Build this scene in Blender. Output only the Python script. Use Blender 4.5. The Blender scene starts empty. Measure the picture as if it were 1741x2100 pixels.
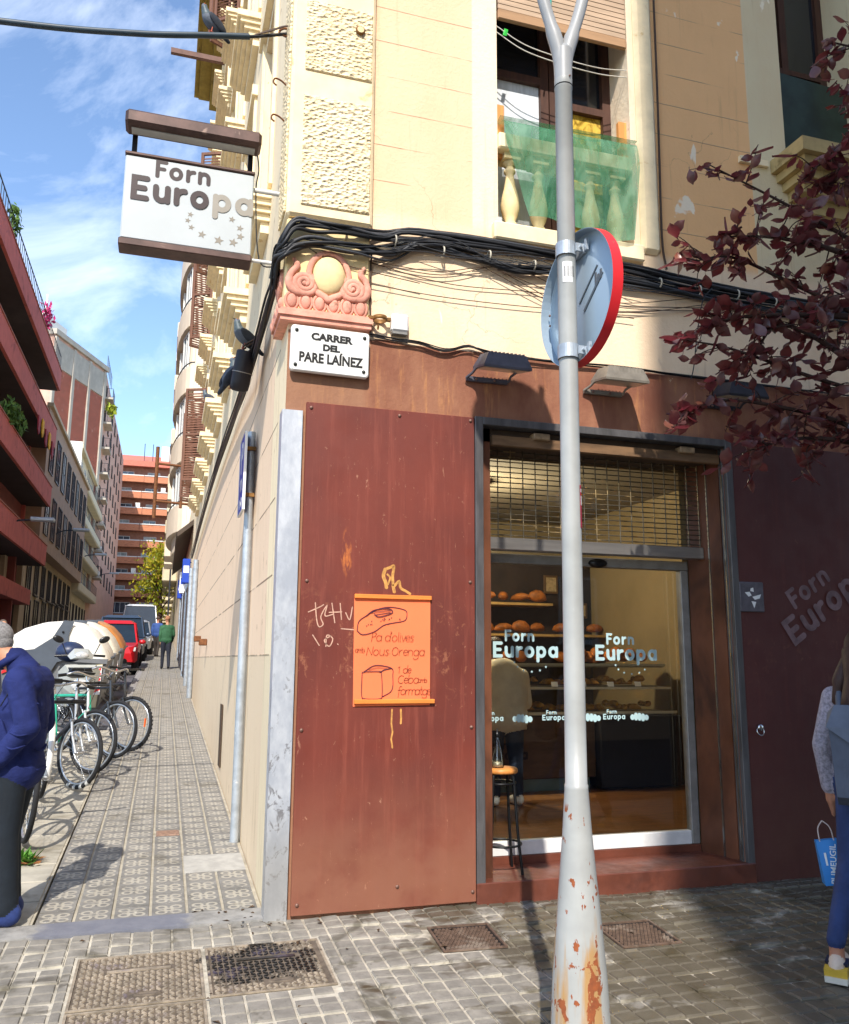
import bpy, bmesh, math, random
import numpy as np
from mathutils import Vector, Matrix, Euler
random.seed(7); np.random.seed(7)
sc = bpy.context.scene
COL = sc.collection
rad = math.radians
# ---------------------------------------------------------------- camera
F_PX, CW, CH = 1726.0, 1741.0, 2100.0
cam_d = bpy.data.cameras.new('camera'); cam = bpy.data.objects.new('camera', cam_d); COL.objects.link(cam)
cam_d.sensor_fit = 'HORIZONTAL'; cam_d.sensor_width = 36.0; cam_d.lens = 36.0*F_PX/CW
cam_d.clip_start = 0.05; cam_d.clip_end = 2000
def _n(v): v = np.array(v, float); return v/np.linalg.norm(v)
_y = _n((333-870.5, 300.0, F_PX)); _x = np.array((5630.0, 340.0, F_PX)); _x = _n(_x-_x.dot(_y)*_y); _z = np.cross(_x, _y)
_R = np.array([_x, _y, _z])
r_, u_, b_ = _R@np.array((1, 0, 0.)), _R@np.array((0, -1., 0)), -(_R@np.array((0, 0, 1.)))
CAM = (-0.676, -5.022, 1.424)
cam.matrix_world = Matrix(((r_[0], u_[0], b_[0], CAM[0]), (r_[1], u_[1], b_[1], CAM[1]), (r_[2], u_[2], b_[2], CAM[2]), (0, 0, 0, 1)))
sc.camera = cam
# ---------------------------------------------------------------- sky and sun
SUN_AZ, SUN_EL = rad(18.8), rad(43.5)
sdir = Vector((math.sin(SUN_AZ)*math.cos(SUN_EL), math.cos(SUN_AZ)*math.cos(SUN_EL), -math.sin(SUN_EL)))
w = bpy.data.worlds.new('World'); sc.world = w; w.use_nodes = True
nt = w.node_tree; nt.nodes.clear()
out = nt.nodes.new('ShaderNodeOutputWorld'); bg = nt.nodes.new('ShaderNodeBackground')
sky = nt.nodes.new('ShaderNodeTexSky'); sky.sky_type = 'NISHITA'; sky.sun_disc = False
sky.sun_elevation = SUN_EL; sky.sun_rotation = math.atan2(-sdir.x, -sdir.y); sky.air_density = 1.0; sky.dust_density = 0.4; sky.ozone_density = 3.0
tc = nt.nodes.new('ShaderNodeTexCoord'); mp = nt.nodes.new('ShaderNodeMapping'); mp.inputs['Scale'].default_value = (1.2, 1.2, 1.7); mp.inputs['Rotation'].default_value = (0.3, 0.2, 0.5)
nz = nt.nodes.new('ShaderNodeTexNoise'); nz.inputs['Scale'].default_value = 2.6; nz.inputs['Detail'].default_value = 9; nz.inputs['Roughness'].default_value = .6; nz.inputs['Distortion'].default_value = 0.9
cr = nt.nodes.new('ShaderNodeValToRGB'); cr.color_ramp.elements[0].position = .49; cr.color_ramp.elements[1].position = .92
cr.color_ramp.elements[0].color = (0, 0, 0, 1); cr.color_ramp.elements[1].color = (.75, .75, .75, 1)
mx = nt.nodes.new('ShaderNodeMix'); mx.data_type = 'RGBA'; mx.inputs[7].default_value = (8.2, 8.6, 9.2, 1)
hsv = nt.nodes.new('ShaderNodeHueSaturation'); hsv.inputs['Saturation'].default_value = 1.0; hsv.inputs['Value'].default_value = 1.0
lk = nt.links.new
lk(tc.outputs['Generated'], mp.inputs[0]); lk(mp.outputs[0], nz.inputs[0]); lk(nz.outputs[0], cr.inputs[0]); lk(cr.outputs[0], mx.inputs[0])
lk(sky.outputs[0], hsv.inputs['Color']); lk(hsv.outputs[0], mx.inputs[6]); lk(mx.outputs[2], bg.inputs[0]); lk(bg.outputs[0], out.inputs[0])
bg.inputs[1].default_value = 0.15
sl = bpy.data.lights.new('sun', 'SUN'); sl.energy = 3.2; sl.angle = rad(.53); sl.color = (1, .935, .855)
so = bpy.data.objects.new('sun', sl); COL.objects.link(so); so.rotation_euler = sdir.to_track_quat('-Z', 'Y').to_euler(); so.location = (-8, -20, 25)
sc.view_settings.view_transform = 'Standard'; sc.view_settings.look = 'None'; sc.view_settings.gamma = 1; sc.view_settings.use_curve_mapping = False
sc.view_settings.exposure = 0.95
sc.render.engine = 'CYCLES'
sc.render.resolution_x, sc.render.resolution_y = 849, 1024
sc.cycles.max_bounces = 5; sc.cycles.diffuse_bounces = 3; sc.cycles.glossy_bounces = 2; sc.cycles.transmission_bounces = 2; sc.cycles.transparent_max_bounces = 12
# ---------------------------------------------------------------- helpers
SL = 0.045
def zg(y): return SL*y
class MB:
    def __init__(s): s.v = []; s.f = []; s.m = []; s.sm = []
    def add(s, vs, fs, smooth=False, mi=0):
        o = len(s.v); s.v += [tuple(map(float, v)) for v in vs]
        for f in fs: s.f.append([i+o for i in f]); s.m.append(mi); s.sm.append(smooth)
        return s
    def quad(s, a, b, c, d, mi=0): return s.add((a, b, c, d), ((0, 1, 2, 3),), False, mi)
    def box(s, x0, y0, z0, x1, y1, z1, mi=0, M=None):
        vs = [Vector(p) for p in ((x0, y0, z0), (x1, y0, z0), (x1, y1, z0), (x0, y1, z0), (x0, y0, z1), (x1, y0, z1), (x1, y1, z1), (x0, y1, z1))]
        if M: vs = [M@v for v in vs]
        return s.add(vs, ((0, 3, 2, 1), (4, 5, 6, 7), (0, 1, 5, 4), (1, 2, 6, 5), (2, 3, 7, 6), (3, 0, 4, 7)), False, mi)
    def bbox(s, x0, y0, z0, x1, y1, z1, b=.01, mi=0, M=None):
        pts = []
        for i in range(8):
            c = [(x0, x1)[i & 1], (y0, y1)[i >> 1 & 1], (z0, z1)[i >> 2 & 1]]; g = [1-2*(i & 1), 1-2*(i >> 1 & 1), 1-2*(i >> 2 & 1)]
            for a in range(3): q = c[:]; q[(a+1) % 3] += g[(a+1) % 3]*b; q[(a+2) % 3] += g[(a+2) % 3]*b; pts.append(q)
        return s.hull(pts, mi, M)
    def hull(s, pts, mi=0, M=None, smooth=False):
        bm = bmesh.new()
        for p in pts: bm.verts.new(M@Vector(p) if M else p)
        r = bmesh.ops.convex_hull(bm, input=bm.verts[:])
        bmesh.ops.delete(bm, geom=list({g for g in r['geom_interior'] if isinstance(g, bmesh.types.BMVert)}), context='VERTS')
        bmesh.ops.dissolve_limit(bm, angle_limit=.02, verts=bm.verts[:], edges=bm.edges[:])
        bm.verts.index_update()
        s.add([v.co[:] for v in bm.verts], [[v.index for v in f.verts] for f in bm.faces], smooth, mi); bm.free(); return s
    def tube(s, pts, r, n=8, mi=0, caps=True, sx=None, smooth=True):
        pts = [Vector(p) for p in pts]; k = len(pts); rs = r if hasattr(r, '__len__') else [r]*k
        t0 = (pts[1]-pts[0]).normalized(); up = Vector((0, 0, 1)) if abs(t0.z) < .9 else Vector((1, 0, 0))
        a = t0.cross(up).normalized(); vs = []
        for i, p in enumerate(pts):
            t = (pts[min(i+1, k-1)]-pts[max(i-1, 0)]).normalized()
            a = (a-t*a.dot(t)).normalized(); b = t.cross(a)
            for j in range(n):
                th = 2*math.pi*j/n; vs.append(p+a*(rs[i]*math.cos(th))+b*(rs[i]*math.sin(th)*(sx or 1)))
        fs = [(i*n+j, i*n+(j+1) % n, (i+1)*n+(j+1) % n, (i+1)*n+j) for i in range(k-1) for j in range(n)]
        s.add(vs, fs, smooth, mi)
        if caps: s.add(vs[:n], [list(range(n))[::-1]], False, mi); s.add(vs[-n:], [list(range(n))], False, mi)
        return s
    def lathe(s, prof, n=16, M=None, mi=0, smooth=True):
        vs = []; k = len(prof)
        for r, z in prof:
            for j in range(n):
                v = Vector((r*math.cos(2*math.pi*j/n), r*math.sin(2*math.pi*j/n), z)); vs.append(M@v if M else v)
        return s.add(vs, [(i*n+j, i*n+(j+1) % n, (i+1)*n+(j+1) % n, (i+1)*n+j) for i in range(k-1) for j in range(n)], smooth, mi)
    def ball(s, c, r, nu=12, nv=8, mi=0, M=None):
        if not hasattr(r, '__len__'): r = (r, r, r)
        T = Matrix.Translation(c)@(M or Matrix())@Matrix.Diagonal((*r, 1))
        return s.lathe([(max(1e-4, math.sin(math.pi*i/nv)), -math.cos(math.pi*i/nv)) for i in range(nv+1)], nu, T, mi)
    def prism(s, poly, axis, a, b, mi=0, M=None):
        def P(u, v, t): q = Vector({'x': (t, u, v), 'y': (u, t, v), 'z': (u, v, t)}[axis]); return M@q if M else q
        n = len(poly); vs = [P(u, v, a) for u, v in poly]+[P(u, v, b) for u, v in poly]
        return s.add(vs, [list(range(n)), list(range(2*n-1, n-1, -1))]+[(i, i+n, (i+1) % n+n, (i+1) % n) for i in range(n)], False, mi)
    def torus(s, c, R, r, n=28, m=8, M=None, mi=0, a0=0, a1=2*math.pi):
        full = abs(a1-a0-2*math.pi) < 1e-4; vs = []; T = Matrix.Translation(c)@(M or Matrix()); k = n if full else n+1
        for i in range(k):
            a = a0+(a1-a0)*i/n
            for j in range(m):
                b = 2*math.pi*j/m; q = R+r*math.cos(b); vs.append(T@Vector((q*math.cos(a), q*math.sin(a), r*math.sin(b))))
        return s.add(vs, [(i*m+j, ((i+1) % k)*m+j, ((i+1) % k)*m+(j+1) % m, i*m+(j+1) % m) for i in range(n) for j in range(m)], True, mi)
    def mesh(s, name, mats):
        me = bpy.data.meshes.new(name); me.from_pydata(s.v, [], s.f)
        for m in (mats if isinstance(mats, (list, tuple)) else [mats]): me.materials.append(m)
        me.polygons.foreach_set('material_index', s.m); me.polygons.foreach_set('use_smooth', s.sm)
        bm = bmesh.new(); bm.from_mesh(me); bmesh.ops.recalc_face_normals(bm, faces=bm.faces[:]); bm.to_mesh(me); bm.free()
        me.update(); return me
    def ob(s, name, mats, parent=None): return link(name, s.mesh(name, mats), parent)
def link(name, data, parent=None, loc=None, rot=None, scl=None):
    o = bpy.data.objects.new(name, data); COL.objects.link(o)
    if parent: o.parent = parent
    if loc is not None: o.location = loc
    if rot is not None: o.rotation_euler = rot
    if scl is not None: o.scale = scl if hasattr(scl, '__len__') else (scl,)*3
    return o
def tag(o, label, cat, group=None):
    o['label'] = label; o['category'] = cat
    if group: o['group'] = group
    return o
def thing(name, label, cat, loc=(0, 0, 0), rz=0, group=None):
    o = link(name, None, None, loc, (0, 0, rz)); o.empty_display_size = .1; return tag(o, label, cat, group)
def struct(o): o['kind'] = 'structure'; return o
def stuff(o): o['kind'] = 'stuff'; return o
def ctree(o, parent=None):
    c = o.copy(); COL.objects.link(c); c.parent = parent
    for ch in list(o.children): ctree(ch, c)
    return c
TZ, RX, RY, RZ = (lambda *a: Matrix.Translation(a)), (lambda a: Matrix.Rotation(a, 4, 'X')), (lambda a: Matrix.Rotation(a, 4, 'Y')), (lambda a: Matrix.Rotation(a, 4, 'Z'))
def bez(pts, n=12):
    """Catmull-Rom through points"""
    P = [Vector(p) for p in pts]; P = [2*P[0]-P[1]]+P+[2*P[-1]-P[-2]]; o = []
    for i in range(1, len(P)-2):
        for k in range(n):
            t = k/n; a, b, c, d = P[i-1:i+3]
            o.append(.5*((2*b)+(c-a)*t+(2*a-5*b+4*c-d)*t*t+(3*b-a-3*c+d)*t**3))
    return o+[P[-2]]
# ---------------------------------------------------------------- materials
def srgb(h):
    h = h.lstrip('#'); return tuple(((c/255+.055)/1.055)**2.4 if c/255 > .04045 else c/255/12.92 for c in (int(h[i:i+2], 16) for i in (0, 2, 4)))+(1,)
class Nt:
    def __init__(s, name):
        s.m = bpy.data.materials.new(name); s.m.use_nodes = True; s.t = s.m.node_tree; s.b = s.t.nodes['Principled BSDF']; s.out = s.t.nodes['Material Output']
        s.pos = s.t.nodes.new('ShaderNodeNewGeometry').outputs['Position']
    def n(s, ty, **k):
        o = s.t.nodes.new('ShaderNode'+ty)
        for a, v in k.items():
            if a.startswith('i_'):
                key = a[2:]; o.inputs[int(key) if key.isdigit() else key].default_value = v
            else: setattr(o, a, v)
        return o
    def l(s, a, b): s.t.links.new(a, b)
    def math(s, op, a, b=None, c=None):
        o = s.n('Math', operation=op)
        for i, q in enumerate((a, b, c)):
            if q is None: continue
            if hasattr(q, 'links'): s.l(q, o.inputs[i])
            else: o.inputs[i].default_value = q
        return o.outputs[0]
    def noise(s, scale=5, detail=4, rough=.55, stretch=None, dist=0, off=(0, 0, 0)):
        mp = s.n('Mapping'); mp.inputs['Scale'].default_value = stretch or (1, 1, 1); mp.inputs['Location'].default_value = off; s.l(s.pos, mp.inputs[0])
        o = s.n('TexNoise'); o.inputs['Scale'].default_value = scale; o.inputs['Detail'].default_value = min(detail, 4); o.inputs['Roughness'].default_value = rough; o.inputs['Distortion'].default_value = dist
        s.l(mp.outputs[0], o.inputs[0]); return o.outputs[0]
    def ramp(s, fac, a, b, ca=0., cb=1.):
        o = s.n('MapRange', interpolation_type='SMOOTHSTEP'); s.l(fac, o.inputs[0]); o.inputs[1].default_value = a; o.inputs[2].default_value = b; o.inputs[3].default_value = ca; o.inputs[4].default_value = cb; return o.outputs[0]
    def mix(s, fac, a, b, mode='MIX'):
        o = s.n('Mix', data_type='RGBA', blend_type=mode)
        for i, q in ((0, fac), (6, a), (7, b)):
            if hasattr(q, 'links'): s.l(q, o.inputs[i])
            else: o.inputs[i].default_value = q
        return o.outputs[2]
    def xyz(s):
        o = s.n('SeparateXYZ'); s.l(s.pos, o.inputs[0]); return o.outputs
    def bump(s, h, st=.3, dist=.01):
        o = s.n('Bump'); o.inputs['Strength'].default_value = st; o.inputs['Distance'].default_value = dist; s.l(h, o.inputs['Height'])
        if s.b.inputs['Normal'].links: s.l(s.b.inputs['Normal'].links[0].from_socket, o.inputs['Normal'])
        s.l(o.outputs[0], s.b.inputs['Normal'])
    def col(s, c): s.l(c, s.b.inputs['Base Color']) if hasattr(c, 'links') else setattr(s.b.inputs['Base Color'], 'default_value', c)
    def rough(s, c):
        if hasattr(c, 'links'): s.l(c, s.b.inputs['Roughness'])
        else: s.b.inputs['Roughness'].default_value = c
def dk(c, k): return (c[0]*k, c[1]*k, c[2]*k, 1)
_mc = {}
def mat(name, col, rough=.7, var=.15, vs=4, bump=0, bs=60, metal=0, stain=None, ss=2.5, st=(.55, .72), stretch=None, spec=.4, streak=0, emit=0, rvar=0):
    if name in _mc: return _mc[name]
    c = srgb(col) if isinstance(col, str) else col
    N = Nt(name); N.b.inputs['Metallic'].default_value = metal; N.b.inputs['Specular IOR Level'].default_value = spec; N.rough(rough)
    cc = N.mix(N.ramp(N.noise(vs, 5, .6, stretch), .3, .7), dk(c, 1-var), dk(c, 1+var))
    if streak: cc = N.mix(N.ramp(N.noise(6, 4, .6, (2.5, 2.5, .18), off=(3, 1, 2)), .5, .75, 0, streak), cc, dk(c, .45))
    if stain: cc = N.mix(N.ramp(N.noise(ss, 6, .65, stretch, .6, (9, 4, 1)), st[0], st[1], 0, .85), cc, srgb(stain))
    N.col(cc)
    if rvar: N.rough(N.ramp(N.noise(vs*2, 4, .6, stretch, off=(1, 7, 3)), .3, .7, max(.02, rough-rvar), min(1, rough+rvar)))
    if bump: N.bump(N.noise(bs, 4, .6), bump, .006)
    if emit: N.b.inputs['Emission Color'].default_value = c; N.b.inputs['Emission Strength'].default_value = emit
    _mc[name] = N.m; return N.m
def glass(name, tint=(.93, .96, .95, 1), gloss=.12, rough=.02):
    if name in _mc: return _mc[name]
    N = Nt(name); tr = N.n('BsdfTransparent'); tr.inputs[0].default_value = tint; g = N.n('BsdfGlossy'); g.inputs['Roughness'].default_value = rough
    fr = N.n('Fresnel'); fr.inputs[0].default_value = 1.45; f = N.math('MULTIPLY_ADD', fr.outputs[0], .8, gloss*.3)
    ms = N.n('MixShader'); N.l(f, ms.inputs[0]); N.l(tr.outputs[0], ms.inputs[1]); N.l(g.outputs[0], ms.inputs[2]); N.l(ms.outputs[0], N.out.inputs[0])
    _mc[name] = N.m; return N.m
# ---------------------------------------------------------------- stroke lettering
def arc(cx, cy, rx, ry, a0, a1, n=10): return [(cx+rx*math.cos(rad(a0+(a1-a0)*i/n)), cy+ry*math.sin(rad(a0+(a1-a0)*i/n))) for i in range(n+1)]
RING = arc(.45, .5, .45, .5, 90, 450, 22)
GL = {
 'o': (1.25, [RING]), 'r': (.8, [[(0, 0), (0, 1)], arc(.5, .45, .5, .52, 180, 85)]), 'n': (1.1, [[(0, 0), (0, 1)], arc(.4, .55, .4, .43, 180, 0)+[(.8, 0)]]),
 'u': (1.1, [[(0, 1)]+arc(.4, .43, .4, .43, 180, 360)+[(.8, 1)], [(.8, 1), (.8, 0)]]), 'p': (1.25, [RING, [(0, 1), (0, -.55)]]), 'a': (1.2, [RING, [(.9, 1), (.9, 0)]]),
 'F': (.95, [[(0, 0), (0, 1.5), (.75, 1.5)], [(0, .78), (.6, .78)]]), 'E': (1.15, [[(.85, 0), (0, 0), (0, 1.5), (.85, 1.5)], [(0, .75), (.7, .75)]]),
 'P': (1.0, [[(0, -.1), (.05, 1.5)], [(-.1, 1.4), (.3, 1.55), (.75, 1.3), (.6, .85), (.05, .7)]]), 'd': (1.15, [RING, [(.9, 1.7), (.9, 0)]]), "'": (.35, [[(.1, 1.6), (.05, 1.3)]]),
 'l': (.4, [[(.05, 1.6), (.1, .15), (.25, 0)]]), 'i': (.4, [[(.05, 1), (.1, .1), (.25, 0)], [(.08, 1.3), (.1, 1.34)]]), 'v': (.9, [[(0, 1), (.35, 0), (.75, 1)]]),
 'e': (1.0, [[(.05, .5), (.8, .6)]+arc(.43, .52, .4, .48, 15, 320, 12)]), 's': (.85, [[(.65, .9), (.35, 1.02), (.1, .8), (.35, .55), (.62, .3), (.4, 0), (.02, .1)]]),
 'm': (1.6, [[(0, 0), (0, 1)], arc(.33, .6, .33, .4, 180, 0)+[(.66, 0)], arc(.99, .6, .33, .4, 180, 0)+[(1.32, 0)]]), 'b': (1.15, [[(0, 1.6), (0, 0)], RING]),
 'N': (1.35, [[(0, 0), (.1, 1.4), (.95, .05), (1.05, 1.5)]]), 'O': (1.5, [arc(.6, .7, .55, .72, 80, 440, 22)]), 'g': (1.15, [RING, [(.9, 1), (.92, -.3)]+arc(.45, -.3, .47, .35, 0, -160, 8)]),
 '1': (.7, [[(.0, 1.1), (.3, 1.4), (.3, 0)]]), 'C': (1.3, [arc(.65, .7, .6, .72, 50, 310, 16)]), 'f': (.8, [[(.7, 1.5), (.45, 1.6), (.25, 1.3), (.2, -.5)], [(0, .85), (.6, .9)]]), 't': (.75, [[(.25, 1.5), (.25, .2), (.45, 0), (.6, .1)], [(0, 1), (.55, 1.02)]]),
 '.': (.5, [[(.1, .35), (.12, .38)]]), ' ': (.7, [])}
def ribbon(mb, pts, t, P, h, mi=0):
    """flat rounded stroke; P maps (u,v,height) to 3-D"""
    pts = [Vector(p) for p in pts]; closed = (pts[0]-pts[-1]).length < 1e-4 and len(pts) > 3; k = len(pts); L = []; Rr = []
    for i, p in enumerate(pts):
        a = pts[i-1] if i else (pts[-2] if closed else p); b = pts[i+1] if i < k-1 else (pts[1] if closed else p)
        d0 = (p-a).normalized() if (p-a).length > 1e-9 else None; d1 = (b-p).normalized() if (b-p).length > 1e-9 else None
        d0 = d0 or d1; d1 = d1 or d0; n0 = Vector((-d0.y, d0.x)); n1 = Vector((-d1.y, d1.x)); m = n0+n1
        m = m.normalized() if m.length > 1e-6 else n0; c = max(.45, m.dot(n0)); L.append(p+m*(t/2/c)); Rr.append(p-m*(t/2/c))
    vs = [P(q.x, q.y, h) for q in L]+[P(q.x, q.y, h) for q in Rr]
    mb.add(vs, [(i, i+1, k+i+1, k+i) for i in range(k-1)], False, mi)
    if not closed:
        for e, nx in ((0, 1), (k-1, k-2)):
            d = (pts[e]-pts[nx]).normalized(); a0 = math.atan2(d.y, d.x)
            mb.add([P(pts[e].x+t/2*math.cos(a0+a), pts[e].y+t/2*math.sin(a0+a), h) for a in [math.pi*(j/8-.5) for j in range(9)]], [list(range(9))], False, mi)
def write(mb, s, u, v, size, t, P, sp=1.0, mi=0, h0=0, slant=0):
    h = h0
    for ch in s:
        wd, st = GL[ch]
        for q in st:
            h += .00035; ribbon(mb, [(u+(x+slant*y)*size, v+y*size) for x, y in q], t, P, h, mi)
        u += (wd+t/size*.80*(ch != ' '))*size*sp if sp == 1 else wd*size*sp
    return u
def logo(mb, u, v, s, P, mi=(0, 0), h0=0.):
    """two-line bakery wordmark; v = baseline of the lower line, s = x-height"""
    t = .40*s
    write(mb, 'Forn', u+1.5*s, v+1.85*s,   .74*s, .29*s, P, 1.0, mi[0], h0)
    e = write(mb, 'Euro', u, v, s, t, P, 1.0, mi[0], h0+.004)
    return write(mb, 'pa', e, v, s, t, P, 1.0, mi[1], h0+.004)
def star(mb, u, v, r, P, h=.001, mi=0, rot=90):
    pts = [(u+(r if i % 2 == 0 else r*.42)*math.cos(rad(rot+36*i)), v+(r if i % 2 == 0 else r*.42)*math.sin(rad(rot+36*i))) for i in range(10)]
    mb.add([P(u, v, h)]+[P(a, b, h) for a, b in pts], [(0, i+1, (i+1) % 10+1) for i in range(10)], False, mi)
def text(name, body, size, m, parent, M, bold=0, ext=.001, align='CENTER', sx=1.0):
    cu = bpy.data.curves.new(name, 'FONT'); cu.body = body; cu.size = size; cu.offset = bold; cu.extrude = ext; cu.align_x = align; cu.resolution_u = 3
    o = bpy.data.objects.new(name, cu); COL.objects.link(o); dg = bpy.context.evaluated_depsgraph_get()
    me = bpy.data.meshes.new_from_object(o.evaluated_get(dg)); bpy.data.objects.remove(o); me.materials.clear(); me.materials.append(m)
    me.transform(M@Matrix.Diagonal((sx, 1, 1, 1))); return link(name, me, parent)
FRONT = RX(rad(90))            # text plane facing -Y
def wall(mb, P, u0, u1, v0, v1, holes, depth=.3, mi=0, mj=0):
    """sheet with rectangular openings and reveals; P(u,v,d) d = depth into the wall"""
    us = sorted({u0, u1, *[h[0] for h in holes], *[h[1] for h in holes]}); vs = sorted({v0, v1, *[h[2] for h in holes], *[h[3] for h in holes]})
    for a, b in zip(us, us[1:]):
        for c, d in zip(vs, vs[1:]):
            if not any(h[0] <= a and b <= h[1] and h[2] <= c and d <= h[3] for h in holes): mb.quad(P(a, c, 0), P(b, c, 0), P(b, d, 0), P(a, d, 0), mi)
    for h in holes:
        a, b, c, d = h[:4]; e = h[4] if len(h) > 4 else depth
        if e <= 0: continue
        for (p, q), (r, s) in (((a, c), (b, c)), ((b, c), (b, d)), ((b, d), (a, d)), ((a, d), (a, c))): mb.quad(P(p, q, 0), P(r, s, 0), P(r, s, e), P(p, q, e), mj)
# ================================================================ ground, road, pavements
def sloped(name, x0, x1, y0, y1, dz, th, m, parent=None):
    b = MB(); a, c = zg(y0)+dz, zg(y1)+dz
    b.add([(x0, y0, a-th), (x1, y0, a-th), (x1, y1, c-th), (x0, y1, c-th), (x0, y0, a), (x1, y0, a), (x1, y1, c), (x0, y1, c)],
          ((0, 3, 2, 1), (4, 5, 6, 7), (0, 1, 5, 4), (1, 2, 6, 5), (2, 3, 7, 6), (3, 0, 4, 7)))
    return b.ob(name, m, parent)
m_asph = mat('asphalt', '#4a484c', .9, .25, 14, .5, 140, stain='#2e2c2e', ss=1.3, st=(.5, .75))
b = MB(); ys = (-80, 0, 175, 1500); zs = [zg(-80), 0, zg(175), zg(175)]
for i in range(3): b.quad((-700, ys[i], zs[i]-.16), (700, ys[i], zs[i]-.16), (700, ys[i+1], zs[i+1]-.16), (-700, ys[i+1], zs[i+1]-.16))
struct(b.ob('ground', m_asph))
m_road = mat('road asphalt', '#565356', .85, .2, 9, .5, 120, stain='#38363a', ss=.8, st=(.5, .75))
struct(sloped('road', -6.3, -1.20, 8.5, 172, -.13, .02, m_road))
def paving_nodes(name, base, mortar=False, wet=True):
    N = Nt(name); c = srgb(base); X = N.xyz()
    oi = N.n('ObjectInfo'); cc = N.mix(N.ramp(N.noise(9, 6, .65), .3, .72), dk(c, .72), dk(c, 1.2))
    cc = N.mix(N.math('MULTIPLY', oi.outputs['Random'], .35), cc, dk(c, .6))
    sp = N.ramp(N.noise(46, 3, .6, off=(2, 2, 0)), .62, .72, 0, .5); cc = N.mix(sp, cc, dk(c, .35))
    gr = N.ramp(N.noise(2.2, 6, .7, None, .8, (4, 8, 0)), .53, .66, 0, .75); cc = N.mix(gr, cc, srgb('#4c4636'))
    if wet:
        reg = N.math('ADD', N.math('MULTIPLY', N.ramp(X[0], .0, 1.9), .27), N.math('MULTIPLY', N.ramp(X[1], -1.0, -1.7), .07))
        wm = N.ramp(N.math('ADD', N.noise(3.1, 5, .62, (1, 1.4, 1), .5), reg), .60, .72)
        cc = N.mix(N.math('MULTIPLY', wm, .72), cc, srgb('#403723'))
        N.rough(N.math('SUBTRACT', .86, N.math('MULTIPLY', wm, .42)))
    else: N.rough(.85)
    N.col(cc); N.bump(N.noise(130, 4, .6), .35, .004); return N.m
m_pad = paving_nodes('panot pad', '#8b857a'); m_mort = paving_nodes('panot mortar', '#bdb5a3')
# --- front pavement with the small-square paving tiles
m_bed = mat('mortar bed', '#a59d8d', .9, .2, 20, .3, 90)
fs = struct(sloped('front_sidewalk', -9, 9.5, -3.2, 0, -.012, .15, m_bed))
ksx = sloped('kerb_strip', -9, -.045, 0.002, .2, .004, .15, None); ksx.data.materials.clear()
N = Nt('kerb concrete'); c = srgb('#8f8c86'); cc = N.mix(N.ramp(N.noise(7, 6, .7), .3, .7), dk(c, .7), dk(c, 1.2)); X = N.xyz()
mk = N.math('MULTIPLY', N.ramp(N.math('ADD', X[0], N.math('MULTIPLY', N.noise(6, 4), .3)), -1.1, -1.02), N.ramp(N.math('ADD', X[0], N.math('MULTIPLY', N.noise(9, 4), .25)), -.30, -.38))
cc = N.mix(N.math('MULTIPLY', mk, .7), cc, srgb('#5c6070')); N.col(cc); N.rough(.8); N.bump(N.noise(90, 4), .4, .004)
ksx.data.materials.append(N.m); struct(ksx); ksx['kind'] = 'structure'
T = .2
def jit_(a): return random.uniform(-a, a)
b = MB(); b.box(-.0985, -.0985, -.02, .0985, .0985, -.0068, 0)
for i in (-1, 1):
    for j in (-1, 1):
        cx, cy = .05*i, .05*j; o = [(cx-.0445, cy-.0445), (cx+.0445, cy-.0445), (cx+.0445, cy+.0445), (cx-.0445, cy+.0445)]; q = [(cx+(x-cx)*.9, cy+(y-cy)*.9) for x, y in o]
        b.add([(x, y, -.0068) for x, y in o]+[(x, y, 0) for x, y in q], [(4, 5, 6, 7)]+[(k, (k+1) % 4, (k+1) % 4+4, k+4) for k in range(4)], False, 1)
tile_me = b.mesh('panot_tile', [m_mort, m_pad])
covers = [(-.99, -.405, -.92, -.335), (-.395, .185, -.92, -.335), (-.99, -.405, -1.55, -.93)]
grates = [(.79, -.53, .345, .35, -3), (1.71, -.70, .345, .35, -2)]
sl_ang = math.atan(SL)
rest = MB(); cnt = 0; pl = []
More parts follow.
